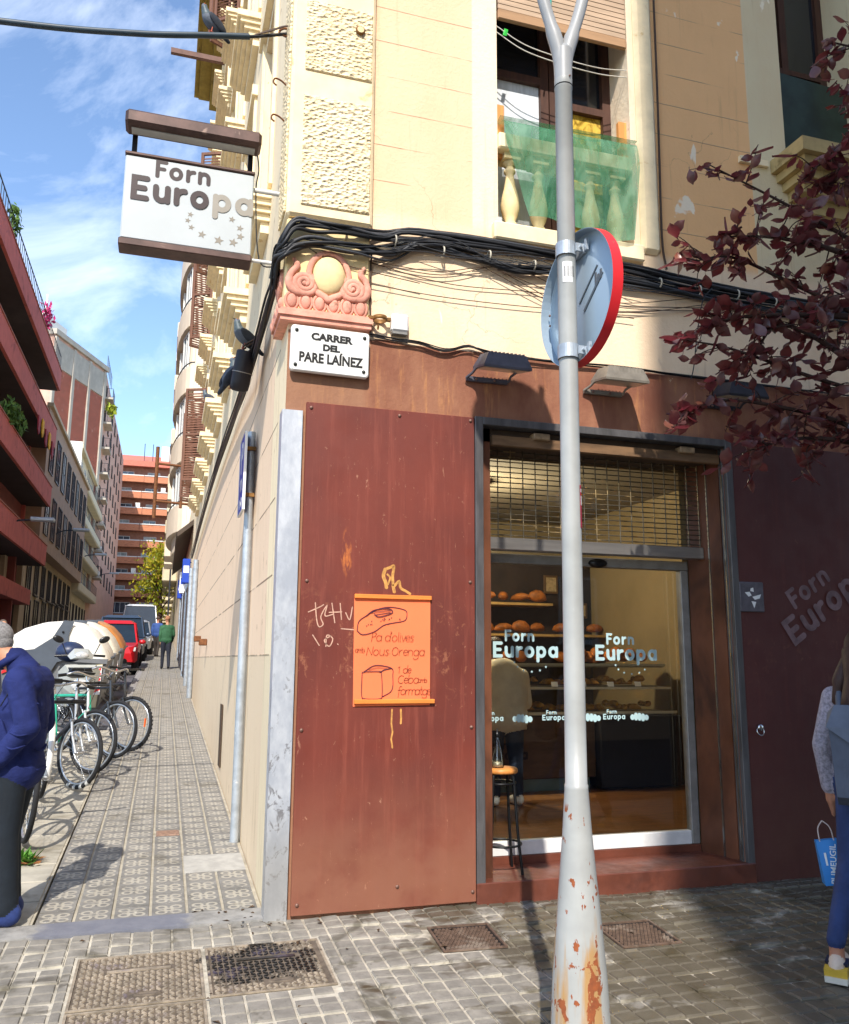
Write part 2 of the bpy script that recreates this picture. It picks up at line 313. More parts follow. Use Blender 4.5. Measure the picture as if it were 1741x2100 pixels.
for j in range(-10, 0):
    for i in range(-12, 24):
        x, y = -.045+T*(i+.5), T*(j+.5)
        if x < -1.75 or x > 3.9: continue
        R4 = covers+[(g[0]+.16-g[2]/2, g[0]+.16+g[2]/2, g[1]+.02-g[3]/2, g[1]+.02+g[3]/2) for g in grates]
        hit = [c for c in R4 if c[0]-.1 < x < c[1]+.1 and c[2]-.1 < y < c[3]+.1]
        if not hit: pl.append((x, y)); continue
        cb = MB()
        for a in (-.05, .05):
            for d in (-.05, .05):
                rs = [(x+a-.0445, x+a+.0445, y+d-.0445, y+d+.0445)]
                for c in hit:
                    nr = []
                    for r in rs:
                        g_ = .008; e_ = (c[0]-g_, c[1]+g_, c[2]-g_, c[3]+g_)
                        if r[1] <= e_[0] or r[0] >= e_[1] or r[3] <= e_[2] or r[2] >= e_[3]: nr.append(r); continue
                        if r[0] < e_[0]: nr.append((r[0], e_[0], r[2], r[3]))
                        elif r[1] > e_[1]: nr.append((e_[1], r[1], r[2], r[3]))
                        elif r[2] < e_[2]: nr.append((r[0], r[1], r[2], e_[2]))
                        elif r[3] > e_[3]: nr.append((r[0], r[1], e_[3], r[3]))
                    rs = nr
                for r in rs:
                    if r[1]-r[0] < .012 or r[3]-r[2] < .012: continue
                    q = [(r[0], r[2]), (r[1], r[2]), (r[1], r[3]), (r[0], r[3])]; t = [(r[0]+.004, r[2]+.004), (r[1]-.004, r[2]+.004), (r[1]-.004, r[3]-.004), (r[0]+.004, r[3]-.004)]
                    cb.add([(u, v, zg(v)-.0068) for u, v in q]+[(u, v, zg(v)) for u, v in t], [(4, 5, 6, 7)]+[(k, (k+1) % 4, (k+1) % 4+4, k+4) for k in range(4)])
        if cb.f: cb.ob('cut_tile', m_pad, fs)
pl.sort(key=lambda p: (p[0]+.676)**2*.4+(p[1]+5)**2)
for k, (x, y) in enumerate(pl):
    link('panot_tile', tile_me, fs, (x, y, zg(y)+random.gauss(0, .0009)), (sl_ang+random.gauss(0, .004), random.gauss(0, .004), random.choice((0, 1, 2, 3))*math.pi/2))
# --- infill around the covers
m_inf = m_mort
bi = MB()
for c in ((-1.247, .355, -1.81, -.20), (.555, 1.355, -.81, -.20), (1.55, 2.17, -1.01, -.40)):
    bi.quad(*[(x, y, zg(y)-.0068) for x, y in ((c[0], c[2]), (c[1], c[2]), (c[1], c[3]), (c[0], c[3]))])
bi.ob('mortar_bed', m_inf, fs)
# --- cast covers
N = Nt('cast iron cover'); c = srgb('#9c8e7a'); cc = N.mix(N.ramp(N.noise(16, 6, .7), .3, .7), dk(c, .6), dk(c, 1.25)); X = N.xyz()
dx = N.math('DIVIDE', N.math('ADD', X[0], .13), .30); dy = N.math('DIVIDE', N.math('ADD', X[1], .58), .24)
e = N.math('ADD', N.math('ADD', N.math('MULTIPLY', dx, dx), N.math('MULTIPLY', dy, dy)), N.math('MULTIPLY', N.math('SUBTRACT', N.noise(4.5, 5, .7, (1, 1.6, 1), .8), .5), 4.6))
sm = N.ramp(e, 1.1, .6); cc = N.mix(sm, cc, srgb('#1d1812')); cc = N.mix(N.ramp(N.noise(5, 5, .6, off=(3, 3, 3)), .55, .7, 0, .6), cc, srgb('#5b5064'))
N.col(cc); N.rough(N.math('SUBTRACT', .75, N.math('MULTIPLY', sm, .35))); N.b.inputs['Metallic'].default_value = .2; m_iron = N.m
m_gro = mat('cover groove', '#62574a', .85, .3, 20, .3, 90)
def cover(c, i, lab):
    x0, x1, y0, y1 = c; o = thing('manhole_cover', lab, 'manhole cover', ((x0+x1)/2, (y0+y1)/2, zg((y0+y1)/2)), 0, 'cast covers set in the pavement'); o.rotation_euler.x = sl_ang
    hw, hh = (x1-x0)/2-.006, (y1-y0)/2-.006
    MB().box(-hw, -hh, -.03, hw, hh, -.004).ob('plate', m_gro, o)
    fr = MB()
    for a in ((-hw, -hh, hw, -hh+.012), (-hw, hh-.012, hw, hh), (-hw, -hh+.012, -hw+.012, hh-.012), (hw-.012, -hh+.012, hw, hh-.012)): fr.box(a[0], a[1], -.006, a[2], a[3], .002)
    fr.ob('rim', m_iron, o)
    lg = MB(); p = .0285; n = int((hw*2-.03)/p); k = int((hh*2-.03)/p)
    for a in range(n):
        for d in range(k):
            u, v = -hw+.02+p*(a+.5), -hh+.02+p*(d+.5)
            if abs(v-hh*.35) < .02 and abs(u) < hw*.55: continue
            if abs(u-hw*.15) < .07 and abs(v+hh*.62) < .022: continue
            w_, h_ = (.0125, .0055) if (a+d) % 2 else (.0055, .0125); an = rad(40)
            q = [(u+sx*w_*math.cos(an)-sy*h_*math.sin(an), v+sx*w_*math.sin(an)+sy*h_*math.cos(an)) for sx, sy in ((-1, -1), (1, -1), (1, 1), (-1, 1))]
            lg.add([(X_, Y_, -.004) for X_, Y_ in q]+[(u+(X_-u)*.75, v+(Y_-v)*.75, .0025) for X_, Y_ in q], [(4, 5, 6, 7)]+[(z, (z+1) % 4, (z+1) % 4+4, z+4) for z in range(4)])
    stuff(lg.ob('tread_lugs', m_iron, o))
    hd = MB(); hd.lathe([(.0, 0), (.05, 0), (.058, .003), (.062, -.004)], 20, TZ(hw*.15, -hh*.62, 0)@Matrix.Diagonal((1, .3, 1, 1))); hd.ob('key_slot', m_gro, o)
    hb = MB(); hb.box(-hw*.5, hh*.35-.012, -.004, hw*.5, hh*.35+.012, .001); hb.ob('name_bar', m_iron, o)
for c, l in zip(covers, ('cast iron manhole cover beside the black spill, left of a pair', 'cast iron manhole cover with a black spill across it', 'cast iron manhole cover nearest the camera, cut by the bottom edge')): cover(c, 0, l)
m_gr = mat('rusty grate', '#6a5648', .75, .3, 30, .3, 120, metal=.3, stain='#9a8c7c', ss=6, st=(.5, .7)); m_hole = mat('dark slot', '#15110e', .95)
for (gx, gy, gw, gh, ga), lab in zip(grates, ('rusty square access grate just left of the grey pole', 'rusty square access grate just right of the grey pole')):
    o = thing('access_grate', lab, 'grate', (gx+.16, gy+.02, zg(gy)+.003), rad(ga), 'rusty grates in front of the shop'); o.rotation_euler.x = sl_ang
    MB().box(-gw/2, -gh/2, -.02, gw/2, gh/2, -.006).ob('pit_plate', m_hole, o)
    fr = MB(); e = .012
    for a in ((-gw/2, -gh/2, gw/2, -gh/2+e), (-gw/2, gh/2-e, gw/2, gh/2), (-gw/2, -gh/2+e, -gw/2+e, gh/2-e), (gw/2-e, -gh/2+e, gw/2, gh/2-e)): fr.box(a[0], a[1], -.006, a[2], a[3], .003)
    fr.ob('frame', m_gr, o)
    lg = MB(); p = .021; n = int((gw-.03)/p)
    for a in range(n):
        for d in range(n):
            u, v = -gw/2+.018+p*(a+.5+(.5 if d % 2 else 0)), -gh/2+.018+p*(d+.5)
            if u > gw/2-.02: continue
            lg.lathe([(.0098, -.006), (.0092, .001), (.0055, .001), (.0045, -.0055)], 6, TZ(u, v, 0), 0, False)
    stuff(lg.ob('grid_cells', m_gr, o))
# --- side pavement with flower tiles
N = Nt('flower tile'); X = N.xyz(); c = srgb('#7c7973')
fu = N.math('FRACT', N.math('DIVIDE', N.math('ADD', X[0], 10.06), .2)); fv = N.math('FRACT', N.math('DIVIDE', N.math('ADD', X[1], 9.8), .2))
pat = None
for cx, cy, r in ((.3, .3, .13), (.7, .3, .13), (.3, .7, .13), (.7, .7, .13), (.5, .5, .1)):
    a = N.math('SUBTRACT', fu, cx); d = N.math('SUBTRACT', fv, cy)
    q = N.math('ABSOLUTE', N.math('SUBTRACT', N.math('SQRT', N.math('ADD', N.math('MULTIPLY', a, a), N.math('MULTIPLY', d, d))), r))
    pat = q if pat is None else N.math('MINIMUM', pat, q)
ln = N.math('MULTIPLY', N.ramp(pat, .055, .025), N.ramp(N.noise(7, 4, .6), .3, .5, .35, 1))
cc = N.mix(N.ramp(N.noise(8, 6, .65), .3, .7), dk(c, .72), dk(c, 1.18)); oi = N.n('ObjectInfo'); cc = N.mix(N.math('MULTIPLY', oi.outputs['Random'], .25), cc, dk(c, .65))
cc = N.mix(N.math('MULTIPLY', ln, .6), cc, srgb('#b9b19f')); cc = N.mix(N.ramp(N.noise(1.7, 6, .7, None, .8, (1, 2, 0)), .55, .68, 0, .6), cc, srgb('#57503f')); cc = N.mix(N.ramp(N.noise(60, 2, .5), .68, .74, 0, .5), cc, srgb('#dcd6c6'))
N.col(cc); N.rough(.85); N.bump(N.math('SUBTRACT', N.noise(120, 3), N.math('MULTIPLY', ln, 1.2)), .5, .004); m_fl = N.m
m_mline = mat('pale mortar', '#a8a08e', .9, .15, 12, .2, 90, stain='#8a826f', ss=4)
ss_ = struct(sloped('side_sidewalk', -1.24, -.045, .203, 172, -.0085, .15, m_mline))
b = MB(); o = [(-.092, -.097), (.092, -.097), (.092, .097), (-.092, .097)]
b.add([(x, y, -.014) for x, y in o]+[(x*.985, y*.99, 0) for x, y in o], [(4, 5, 6, 7)]+[(k, (k+1) % 4, (k+1) % 4+4, k+4) for k in range(4)])
fl_me = b.mesh('flower_tile', m_fl); rest = MB()
skip = [(-.46, -.06, .99, 1.41), (-.66, -.46, 2.0, 2.2)]
for j in range(0, 300):
    for i in range(6):
        x, y = -.06-T*(i+.5), .2+T*(j+.5)
        if any(s[0] < x < s[1] and s[2] < y < s[3] for s in skip): continue
        if j < 49: link('flower_tile', fl_me, ss_, (x, y, zg(y)+random.gauss(0, .0008)), (sl_ang+random.gauss(0, .003), random.gauss(0, .003), 0))
        else: rest.add([(x+u, y+v, zg(y+v)-.01) for u, v in o]+[(x+u*.985, y+v*.99, zg(y+v)) for u, v in o], [(4, 5, 6, 7), (0, 1, 5, 4), (1, 2, 6, 5), (3, 0, 4, 7)])
stuff(rest.ob('far_tiles', m_fl, ss_))
MB().box(-.197, -.207, -.012, .197, .207, .001).ob('patch_slab', mat('patch slab', '#a7a49c', .85, .12, 14, .3, 100), ss_)
bpy.data.objects['patch_slab'].location = (-.262, 1.2, zg(1.2)); bpy.data.objects['patch_slab'].rotation_euler.x = sl_ang
tr = thing('trap_cover', 'small rusty trap cover set among flower tiles beside the man\'s shadow', 'trap cover', (-.56, 2.1, zg(2.1)))
MB().bbox(-.085, -.09, -.01, .085, .09, .003, .004).ob('plate', mat('small trap', '#8a6f5e', .7, .25, 30, .3, 100), tr); q = MB()
for k in range(7): q.box(-.07, -.075+k*.023, .003, .07, -.066+k*.023, .006)
q.ob('ribs', mat('small trap', ''), tr)
kb = MB()
for k in range(64):
    y0 = 8.5+k*1.0; kb.add([(-1.42, y0+.006, zg(y0)-.15), (-1.242, y0+.006, zg(y0)-.15), (-1.242, y0+.006, zg(y0)+.002), (-1.40, y0+.006, zg(y0)+.002), (-1.42, y0+.994, zg(y0+1)-.15), (-1.242, y0+.994, zg(y0+1)-.15), (-1.242, y0+.994, zg(y0+1)+.002), (-1.40, y0+.994, zg(y0+1)+.002)], ((0, 1, 2, 3), (7, 6, 5, 4), (3, 2, 6, 7), (0, 3, 7, 4)))
kb.ob('kerb_stones', mat('granite kerb', '#8d8a87', .8, .15, 20, .3, 120, stain='#5d5a56', ss=3), ss_)
m_slab = mat('corner slab concrete', '#a39d8e', .88, .16, 6, .4, 90, stain='#6d6656', ss=1.6, st=(.5, .7))
bp = struct(sloped('corner_apron', -4.2, -1.265, .203, 8.49, -.004, .15, m_mline)); q = MB(); qm = None
for i in range(7):
    for j in range(20):
        x0, y0 = -1.27-.4*(i+1), .21+.4*j
        link('paving_slab', qm, bp, (x0+.2, y0+.2, zg(y0+.2)+.001), (sl_ang, 0, 0)) if qm else None
        if not qm: qm = MB().bbox(-.192, -.192, -.02, .192, .192, 0, .004).mesh('paving_slab', m_slab); link('paving_slab', qm, bp, (x0+.2, y0+.2, zg(y0+.2)+.001), (sl_ang, 0, 0))
struct(sloped('far_sidewalk', -9.5, -6.3, 8.5, 172, 0, .15, m_slab))

# fallen leaves and scraps near the corner
dl = MB().add([(-.02, 0, 0), (-.004, -.009, .005), (.02, 0, .002), (-.004, .009, .007)], [(0, 1, 2), (0, 2, 3)]).mesh('fallen_leaf', mat('fallen leaf', '#4a3826', .85, .4, 40))
LT = thing('leaf_litter', 'scatter of small dark dry leaves at the foot of the building corner', 'litter')
for k in range(46):
    x, y = (random.gauss(-.15, .16), random.gauss(.12, .12)) if k < 24 else (random.uniform(-1.2, 2.4), random.uniform(-1.5, -.05))
    if x > -.05 and y > -.04: y = -.05-abs(jit_(.1))
    link('fallen_leaf', dl, LT, (x, y, zg(y)+.004), (random.uniform(-.3, .3), random.uniform(-.3, .3), random.uniform(0, 6.3)), random.uniform(.5, 1.3))
# ================================================================ corner building
B = thing('corner_building', 'cream and brown corner apartment building with a ground floor bakery', 'building', (0, 0, 0))
N = Nt('front plaster'); X = N.xyz(); x_, z_ = X[0], X[2]
cream, pink, olive, rust = srgb('#f2dec0'), srgb('#f0c9a4'), srgb('#e0d0a8'), srgb('#9a5634')
def step(v, a, soft=.006): return N.ramp(v, a-soft, a+soft)
def band(v, a, b, soft=.006): return N.math('MULTIPLY', step(v, a, soft), N.math('SUBTRACT', 1, step(v, b, soft)))
zone = N.math('ADD', band(x_, .48, 1.19), band(x_, 2.66, 3.52)); cc = N.mix(zone, cream, pink); cc = N.mix(band(x_, 2.66, 3.52), cc, srgb('#f2be84')); cc = N.mix(step(x_, 3.52), cc, olive)  # right strip coloured more orange to warm the bluish shade on it
up = N.ramp(z_, 4.3, 4.4); cc = N.mix(N.math('MULTIPLY', N.math('SUBTRACT', 1, up), 1), cc, srgb('#f2d7b4'))
fz = N.math('FRACT', N.math('DIVIDE', N.math('ADD', z_, N.math('MULTIPLY', N.noise(2, 3), .01)), .262))
jl = N.math('MULTIPLY', N.math('MULTIPLY', N.ramp(N.math('ABSOLUTE', N.math('SUBTRACT', fz, .5)), .022, .006), N.math('MULTIPLY', zone, up)), N.ramp(N.noise(1.3, 4, .6, off=(5, 0, 2)), .42, .55))
cc = N.mix(N.math('MULTIPLY', jl, .75), cc, dk(pink, .4))
cc = N.mix(N.ramp(N.noise(1.4, 6, .65, (1, 1, .6)), .35, .75, 0, .25), cc, srgb('#cf9f6c')); cc = N.mix(N.ramp(N.noise(7, 5, .65, (2.4, 1, .14), .2, (11, 0, 5)), .56, .76, 0, .3), cc, srgb('#a8825c')); vk = N.n('TexVoronoi', feature='DISTANCE_TO_EDGE'); vk.inputs['Scale'].default_value = 1.1; mpk = N.n('Mapping'); N.l(N.pos, mpk.inputs[0]); wv = N.n('VectorMath', operation='ADD'); nn = N.n('TexNoise'); nn.inputs['Scale'].default_value = 4; nn.inputs['Detail'].default_value = 5; N.l(N.pos, nn.inputs[0]); sc2 = N.n('VectorMath', operation='SCALE'); sc2.inputs[3].default_value = .45; N.l(nn.outputs[1], sc2.inputs[0]); N.l(mpk.outputs[0], wv.inputs[0]); N.l(sc2.outputs[0], wv.inputs[1]); N.l(wv.outputs[0], vk.inputs[0]); ck = N.math('MULTIPLY', N.ramp(vk.outputs[0], .005, .0015), N.ramp(N.noise(.9, 3, .5, off=(2, 8, 1)), .53, .6)); cc = N.mix(N.math('MULTIPLY', ck, .4), cc, srgb('#7a5638'))
cc = N.mix(N.ramp(N.noise(2.3, 5, .6, (1.6, 1, .8), .4, (6, 0, 3)), .66, .69, 0, .85), cc, srgb('#f8ecd2'))
zl = N.math('ADD', z_, N.math('MULTIPLY', N.math('SUBTRACT', N.noise(3, 4, .6), .5), .09)); low = N.math('SUBTRACT', 1, N.ramp(zl, 3.45, 3.462))
rc = N.mix(N.ramp(N.noise(3, 6, .65, (1, 1, .45)), .3, .7), srgb('#7e4c38'), srgb('#9c6c50')); rc = N.mix(N.ramp(N.noise(7, 5, .7, (2.2, 1, .25), 0, (2, 0, 0)), .52, .72, 0, .6), rc, srgb('#bd8350')); rc = N.mix(N.ramp(X[0], .5, .42, 0, .55), rc, srgb('#9a7358'))
cc = N.mix(low, cc, rc); cc = N.mix(N.math('MULTIPLY', N.ramp(N.noise(9, 5, .7, off=(0, 3, 8)), .62, .68, 0, .8), band(zl, 3.41, 3.53, .02)), cc, srgb('#e2cfae'))
cc = N.mix(N.ramp(N.noise(150, 2, .5), .70, .76, 0, .35), cc, dk(rust, .5)); N.col(cc); N.rough(.88); N.bump(N.noise(34, 6, .7), .4, .012); N.bump(jl, .5, .006)
m_front = N.m
N = Nt('side plaster'); X = N.xyz(); y_, z_ = X[1], X[2]
def step(v, a, soft=.006): return N.ramp(v, a-soft, a+soft)
pk = N.math('MULTIPLY', step(y_, .62), N.math('SUBTRACT', 1, step(z_, 3.95, .1))); cc = N.mix(pk, srgb('#f2deb8'), srgb('#edcfae'))
fz = N.math('FRACT', N.math('DIVIDE', N.math('SUBTRACT', z_, 1.2), .5)); jl = N.math('MULTIPLY', N.math('MULTIPLY', N.ramp(N.math('ABSOLUTE', N.math('SUBTRACT', fz, .5)), .017, .006), N.math('MULTIPLY', step(z_, 1.2), N.math('SUBTRACT', 1, step(z_, 4.2)))), N.ramp(N.noise(1.6, 4, .6), .36, .5))
jl = N.math('MULTIPLY', jl, step(y_, .35)); cc = N.mix(N.math('MULTIPLY', jl, .8), cc, srgb('#5d4530'))
cc = N.mix(N.math('MULTIPLY', N.math('SUBTRACT', 1, step(z_, 1.45, .01)), .55), cc, srgb('#d6c6a4'))
cc = N.mix(N.ramp(N.noise(5, 6, .65, (1, 2.5, .3)), .5, .8, 0, .5), cc, srgb('#b49a70')); cc = N.mix(N.ramp(N.noise(9, 5, .7, (1, 1.5, .5), .5, (3, 2, 1)), .64, .7, 0, .8), cc, srgb('#a07c50'))
N.col(cc); N.rough(.88); N.bump(N.noise(30, 5, .65), .25, .008); N.bump(jl, .5, .006); m_side = N.m
m_cream = mat('cream moulding', '#f1ddb4', .85, .1, 5, .15, 40, stain='#c9a566', ss=5, st=(.6, .75)); m_und = mat('olive eave', '#a08c46', .85, .15, 4, stain='#6d5c2c', ss=3)
m_brown = mat('brown joinery', '#4a2e22', .6, .2, 12, stretch=(3, 3, .4)); m_dpane = mat('dark window glass', '#20242a', .08, .3, 2, spec=.7)
b = MB(); HW1 = (1.38, 2.45, 4.36, 8.2, .34); HW2 = (3.86, 4.75, 5.34, 8.6, .5); TOPZ = 17.6
wall(b, lambda u, v, d: (u, d, v), -.04, 9.5, -.3, TOPZ, [(1.19, 3.10, -.3, 3.0, 0), HW1, HW2, (5.8, 6.7, 5.34, 8.6, .4)], .3); b.ob('front_wall', m_front, B)
rows = (5.12, 8.35, 11.6, 14.8); ysl = [1.5+1.95*i for i in range(8)]; hl = []
for r in rows:
    for y in ysl: hl.append((y, y+.95, r+.06, r+2.15, .3))
b = MB(); wall(b, lambda u, v, d: (-.04+d, u, v), 0, 19, -.3, TOPZ, hl); b.ob('side_wall', m_side, B)
b = MB(); b.quad((-.04, 19, -.3), (9.5, 19, -.3), (9.5, 19, TOPZ), (-.04, 19, TOPZ)); b.quad((9.5, 0, -.3), (9.5, 19, -.3), (9.5, 19, TOPZ), (9.5, 0, TOPZ)); b.quad((-.04, 0, TOPZ), (9.5, 0, TOPZ), (9.5, 19, TOPZ), (-.04, 19, TOPZ)); b.ob('rear_wall', m_side, B)
b = MB(); b.box(-.72, -.5, 17.2, -.041, 17.6, 17.5); b.box(-.60, -.4, 17.02, -.041, 17.4, 17.2); b.box(-.3, -.2, 16.75, -.041, 17.4, 17.02); b.ob('eave', m_und, B)
# side windows: joinery, sills, shutters (shared meshes)
b = MB(); 
for a in ((.0, 0, .06, 2.09), (.89, 0, .95, 2.09), (.445, 0, .505, 2.09), (.06, 0, .445, .06), (.505, 0, .89, .06), (.06, 2.03, .445, 2.09), (.505, 2.03, .89, 2.09), (.06, 1.35, .445, 1.39), (.505, 1.35, .89, 1.39)): b.box(.22, a[0], a[1], .27, a[2], a[3])
wf = b.mesh('window_frame', m_brown); b = MB(); b.quad((.26, 0, 0), (.26, .95, 0), (.26, .95, 2.09), (.26, 0, 2.09)); wp = b.mesh('pane', m_dpane)
b = MB()
for k, (o_, z0, z1) in enumerate(((.25, -.07, 0), (.215, -.12, -.072), (.17, -.17, -.122), (.12, -.225, -.172), (.07, -.32, -.227))): b.box(-o_, -.14+.03*k, z0, -.001, 1.09-.03*k, z1)
sill = b.mesh('sill', m_cream)
b = MB()
for y0, y1 in ((-.14, -.02), (.97, 1.09)): b.box(-.03, y0, .06, -.001, y1, 2.2)
b.box(-.06, -.18, 2.2, -.001, 1.13, 2.32); surr = b.mesh('surround', m_cream)
b = MB()
for a in (0, .43): b.box(-.02, a, 0, .02, a+.05, 2.05)
for a in (0, 1.0, 2.0): b.box(-.02, .05, a, .02, .43, a+.05)
for k in range(34):
    z0 = .08+k*.056
    if .96 < z0 < 1.06: continue
    b.box(-.004, .05, -.024, .004, .43, .024, 0, TZ(0, 0, z0)@RY(rad(38)))
shut = b.mesh('shutter', mat('brown shutter', '#6e4a38', .7, .2, 8, stretch=(3, 3, .4)))
for ri, r in enumerate(rows):
    for i, y in enumerate(ysl):
        wo = link('window', wf, B, (-.04, y, r+.06)); link('pane', wp, wo); link('sill', sill, wo, (0, 0, 0)); link('surround', surr, wo, (0, 0, 0))
        if (ri, i) in ((0, 6), (0, 7), (1, 4), (1, 6), (2, 3), (3, 5)):
            for s in (0, 1): link('shutter', shut, wo, (-.03, .0 if s == 0 else .95, 0), (0, 0, rad(62+random.uniform(-12, 12)) if s == 0 else rad(180-62)))
# corner pilaster: stippled panel, cartouche capital
N = Nt('stippled plaster'); cc = N.mix(N.ramp(N.noise(3, 4), .3, .7), srgb('#f3e0b8'), srgb('#ecd5a6')); v = N.n('TexVoronoi', feature='SMOOTH_F1'); v.inputs['Scale'].default_value = 42; v.inputs['Smoothness'].default_value = .4
mp = N.n('Mapping'); mp.inputs['Scale'].default_value = (.8, 1, 1.1); N.l(N.pos, mp.inputs[0]); N.l(mp.outputs[0], v.inputs[0]); N.col(cc); N.rough(.9); N.bump(N.math('ADD', v.outputs[0], N.math('MULTIPLY', N.noise(60, 3), .5)), 1.0, .022); m_stip = N.m
b = MB(); b.bbox(-.085, -.06, 4.2, .475, .3, TOPZ-.9, .02); b.ob('pilaster', m_cream, B)
for z0, z1 in ((4.28, 5.06), (5.24, 5.76), (5.9, 8.0)): MB().bbox(.0, -.072, z0, .45, -.055, z1, .006).ob('stippled_panel', m_stip, B)
MB().bbox(-.098, .0, 4.25, -.083, .28, 9, .005).ob('stippled_panel', m_stip, B)
m_pk = mat('pink cartouche paint', '#de9c86', .85, .2, 9, .5, 45, stain='#9c7058', ss=11, st=(.56, .7)); m_cb = mat('capital ground', '#ecd39c', .85, .12, 6, .3, 70)
b = MB(); b.bbox(-.075, -.035, 3.58, .465, .28, 4.19, .01); b.ob('capital_block', m_cb, B)
b = MB(); b.box(-.10, -.06, 3.496, .478, .3, 3.525); b.box(-.115, -.075, 3.526, .484, .3, 3.558); b.box(-.10, -.06, 3.559, .47, .29, 3.578); b.ob('capital_moulding', m_pk, B)
for i in range(6):
    b = MB(); cx = -.03+.088*i; b.ball((cx, -.045, 3.631), (.032, .03, .048), 12, 8); b.torus((cx, -.042, 3.635), .040, .009, 18, 6, RX(rad(90))@Matrix.Diagonal((1, 1.35, 1, 1))); eo = b.ob('egg_ornament', m_pk, B); eo.scale.y = .7; eo.location.y = -.010
b = MB(); b.ball((.2, -.045, 3.824), (.105, .05, .13), 20, 12); b.ob('cartouche_shield', m_cb, B)
b = MB(); 
b.tube([Vector((.2+.128*math.sin(a)*(1 if math.cos(a) > -.3 else .86), -.05, 3.824-.155*-math.cos(a))) for a in [rad(k*12) for k in range(31)]], .02, 8)
b.tube(bez([(.12, -.05, 3.709), (.18, -.055, 3.676), (.2, -.06, 3.660), (.22, -.055, 3.676), (.28, -.05, 3.709)], 4), [.018]+[.024]*15+[.018], 8); eo = b.ob('cartouche_frame', m_pk, B); eo.scale.y = .7; eo.location.y = -.010
for s in (-1, 1):
    b = MB(); cx = .2+s*.155; pts = []
    for k in range(34):
        a = k/33*2.35*2*math.pi; r = .078*(1-.78*k/33); pts.append((cx+s*r*math.cos(a+2.2), -.05-.02*k/33, 3.754+r*math.sin(a+2.2)))
    b.tube(pts, [.024-.010*k/33 for k in range(34)], 8); b.ball((cx, -.06, 3.754), .018, 10, 6)
    b.tube(bez([(cx-s*.06, -.045, 3.709), (cx+s*.05, -.05, 3.693), (cx+s*.095, -.05, 3.742), (cx+s*.085, -.05, 3.816), (cx+s*.05, -.05, 3.865), (cx+s*.075, -.055, 3.914)], 5), [.012]+[.026]*12+[.022]*10+[.012]*3, 8); eo = b.ob('scroll', m_pk, B); eo.scale.y = .7; eo.location.y = -.010
b = MB()
for k in range(6):
    b.ball((-.082, .03+.08*k, 3.631), (.028, .03, .045), 10, 6)
b.torus((-.08, .16, 3.808), .09, .02, 22, 8, RY(rad(90))); b.ball((-.078, .16, 3.808), (.035, .075, .1), 14, 8); b.ob('side_cartouche', m_pk, B)
# front window 1
win = MB(); WY = .30
for a in ((1.38, 4.36, 1.45, 8), (2.38, 4.36, 2.45, 8), (1.85, 4.36, 1.915, 8), (1.925, 4.36, 1.99, 8), (1.45, 4.36, 1.85, 4.45), (1.99, 4.36, 2.38, 4.45), (1.45, 5.78, 1.85, 5.84), (1.99, 5.62, 2.38, 5.68)): win.box(a[0], WY-.03, a[1], a[2], WY+.03, a[3])
w1 = win.ob('window', m_brown, B)
b = MB(); b.quad((1.45, WY+.014, 5.81), (1.85, WY+.014, 5.81), (1.85, WY+.014, 8), (1.45, WY+.014, 8)); b.quad((1.99, WY+.014, 5.65), (2.38, WY+.014, 5.65), (2.38, WY+.014, 8), (1.99, WY+.014, 8)); b.ob('pane', m_dpane, w1)
b = MB(); b.quad((1.45, WY+.01, 4.45), (1.85, WY+.01, 4.45), (1.85, WY+.01, 5.78), (1.45, WY+.01, 5.78)); b.ob('frosted_pane', mat('frosted film', '#d5dade', .35, .12, 5, stretch=(6, 1, .5)), w1)
N = Nt('yellow curtain behind glass'); cc = N.mix(N.ramp(N.noise(9, 5, .6, (1, 1, .8), 1.6), .38, .62), srgb('#8a6a1c'), srgb('#d9b44a')); N.col(cc); N.rough(.25)
b = MB(); b.quad((1.99, WY+.012, 4.45), (2.38, WY+.012, 4.45), (2.38, WY+.012, 5.62), (1.99, WY+.012, 5.62)); b.ob('curtain_pane', N.m, w1)
b = MB(); b.quad((1.38, .335, 4.36), (2.45, .335, 4.36), (2.45, .335, 8.2), (1.38, .335, 8.2)); b.ob('window_back', m_brown, B)
m_slat = mat('blind slat wood', '#b79c80', .65, .15, 6, stretch=(.3, 3, 3))
b = MB(); b.bbox(1.39, -.015, 6.02, 2.44, .02, 6.10, .006); bl = b.ob('roller_blind', mat('blind rail', '#a5805c', .65, .15, 6, stretch=(.3, 3, 3)), B)
sm_ = MB().hull([(u, v, z) for u in (1.392, 2.438) for v, z in ((.0, 0), (.012, .004), (.016, .02), (.012, .036), (.0, .04))]).mesh('slat', m_slat)
for k in range(26): link('slat', sm_, bl, (0, -.006-.0005*k, 6.106+k*.0425), (rad(-4), 0, 0))
# balustrade
b = MB(); b.bbox(1.382, -.03, 4.98, 2.448, .2, 5.1, .01); rail = b.ob('balustrade_rail', m_cream, B); b = MB(); b.bbox(1.33, -.06, 4.27, 2.50, .05, 4.40, .012); b.box(1.385, .05, 4.28, 2.445, .3, 4.40); b.ob('balustrade_base', m_cream, B)
prof = [(.001, 0), (.062, 0), (.062, .03), (.045, .045), (.045, .06), (.034, .075), (.05, .11), (.064, .16), (.068, .2), (.06, .26), (.044, .33), (.032, .40), (.029, .44), (.042, .455), (.042, .47), (.03, .48), (.03, .50), (.05, .515), (.056, .53), (.001, .53)]
b = MB(); b.lathe(prof, 18); b.box(-.062, -.062, .532, .062, .062, .58); bal = b.mesh('baluster', mat('stone baluster', '#e6cf9c', .85, .12, 7, .2, 50, stain='#b89a63', ss=5))
for x in (1.50, 1.72, 1.93, 2.135, 2.34): link('baluster', bal, B, (x, .07, 4.40))
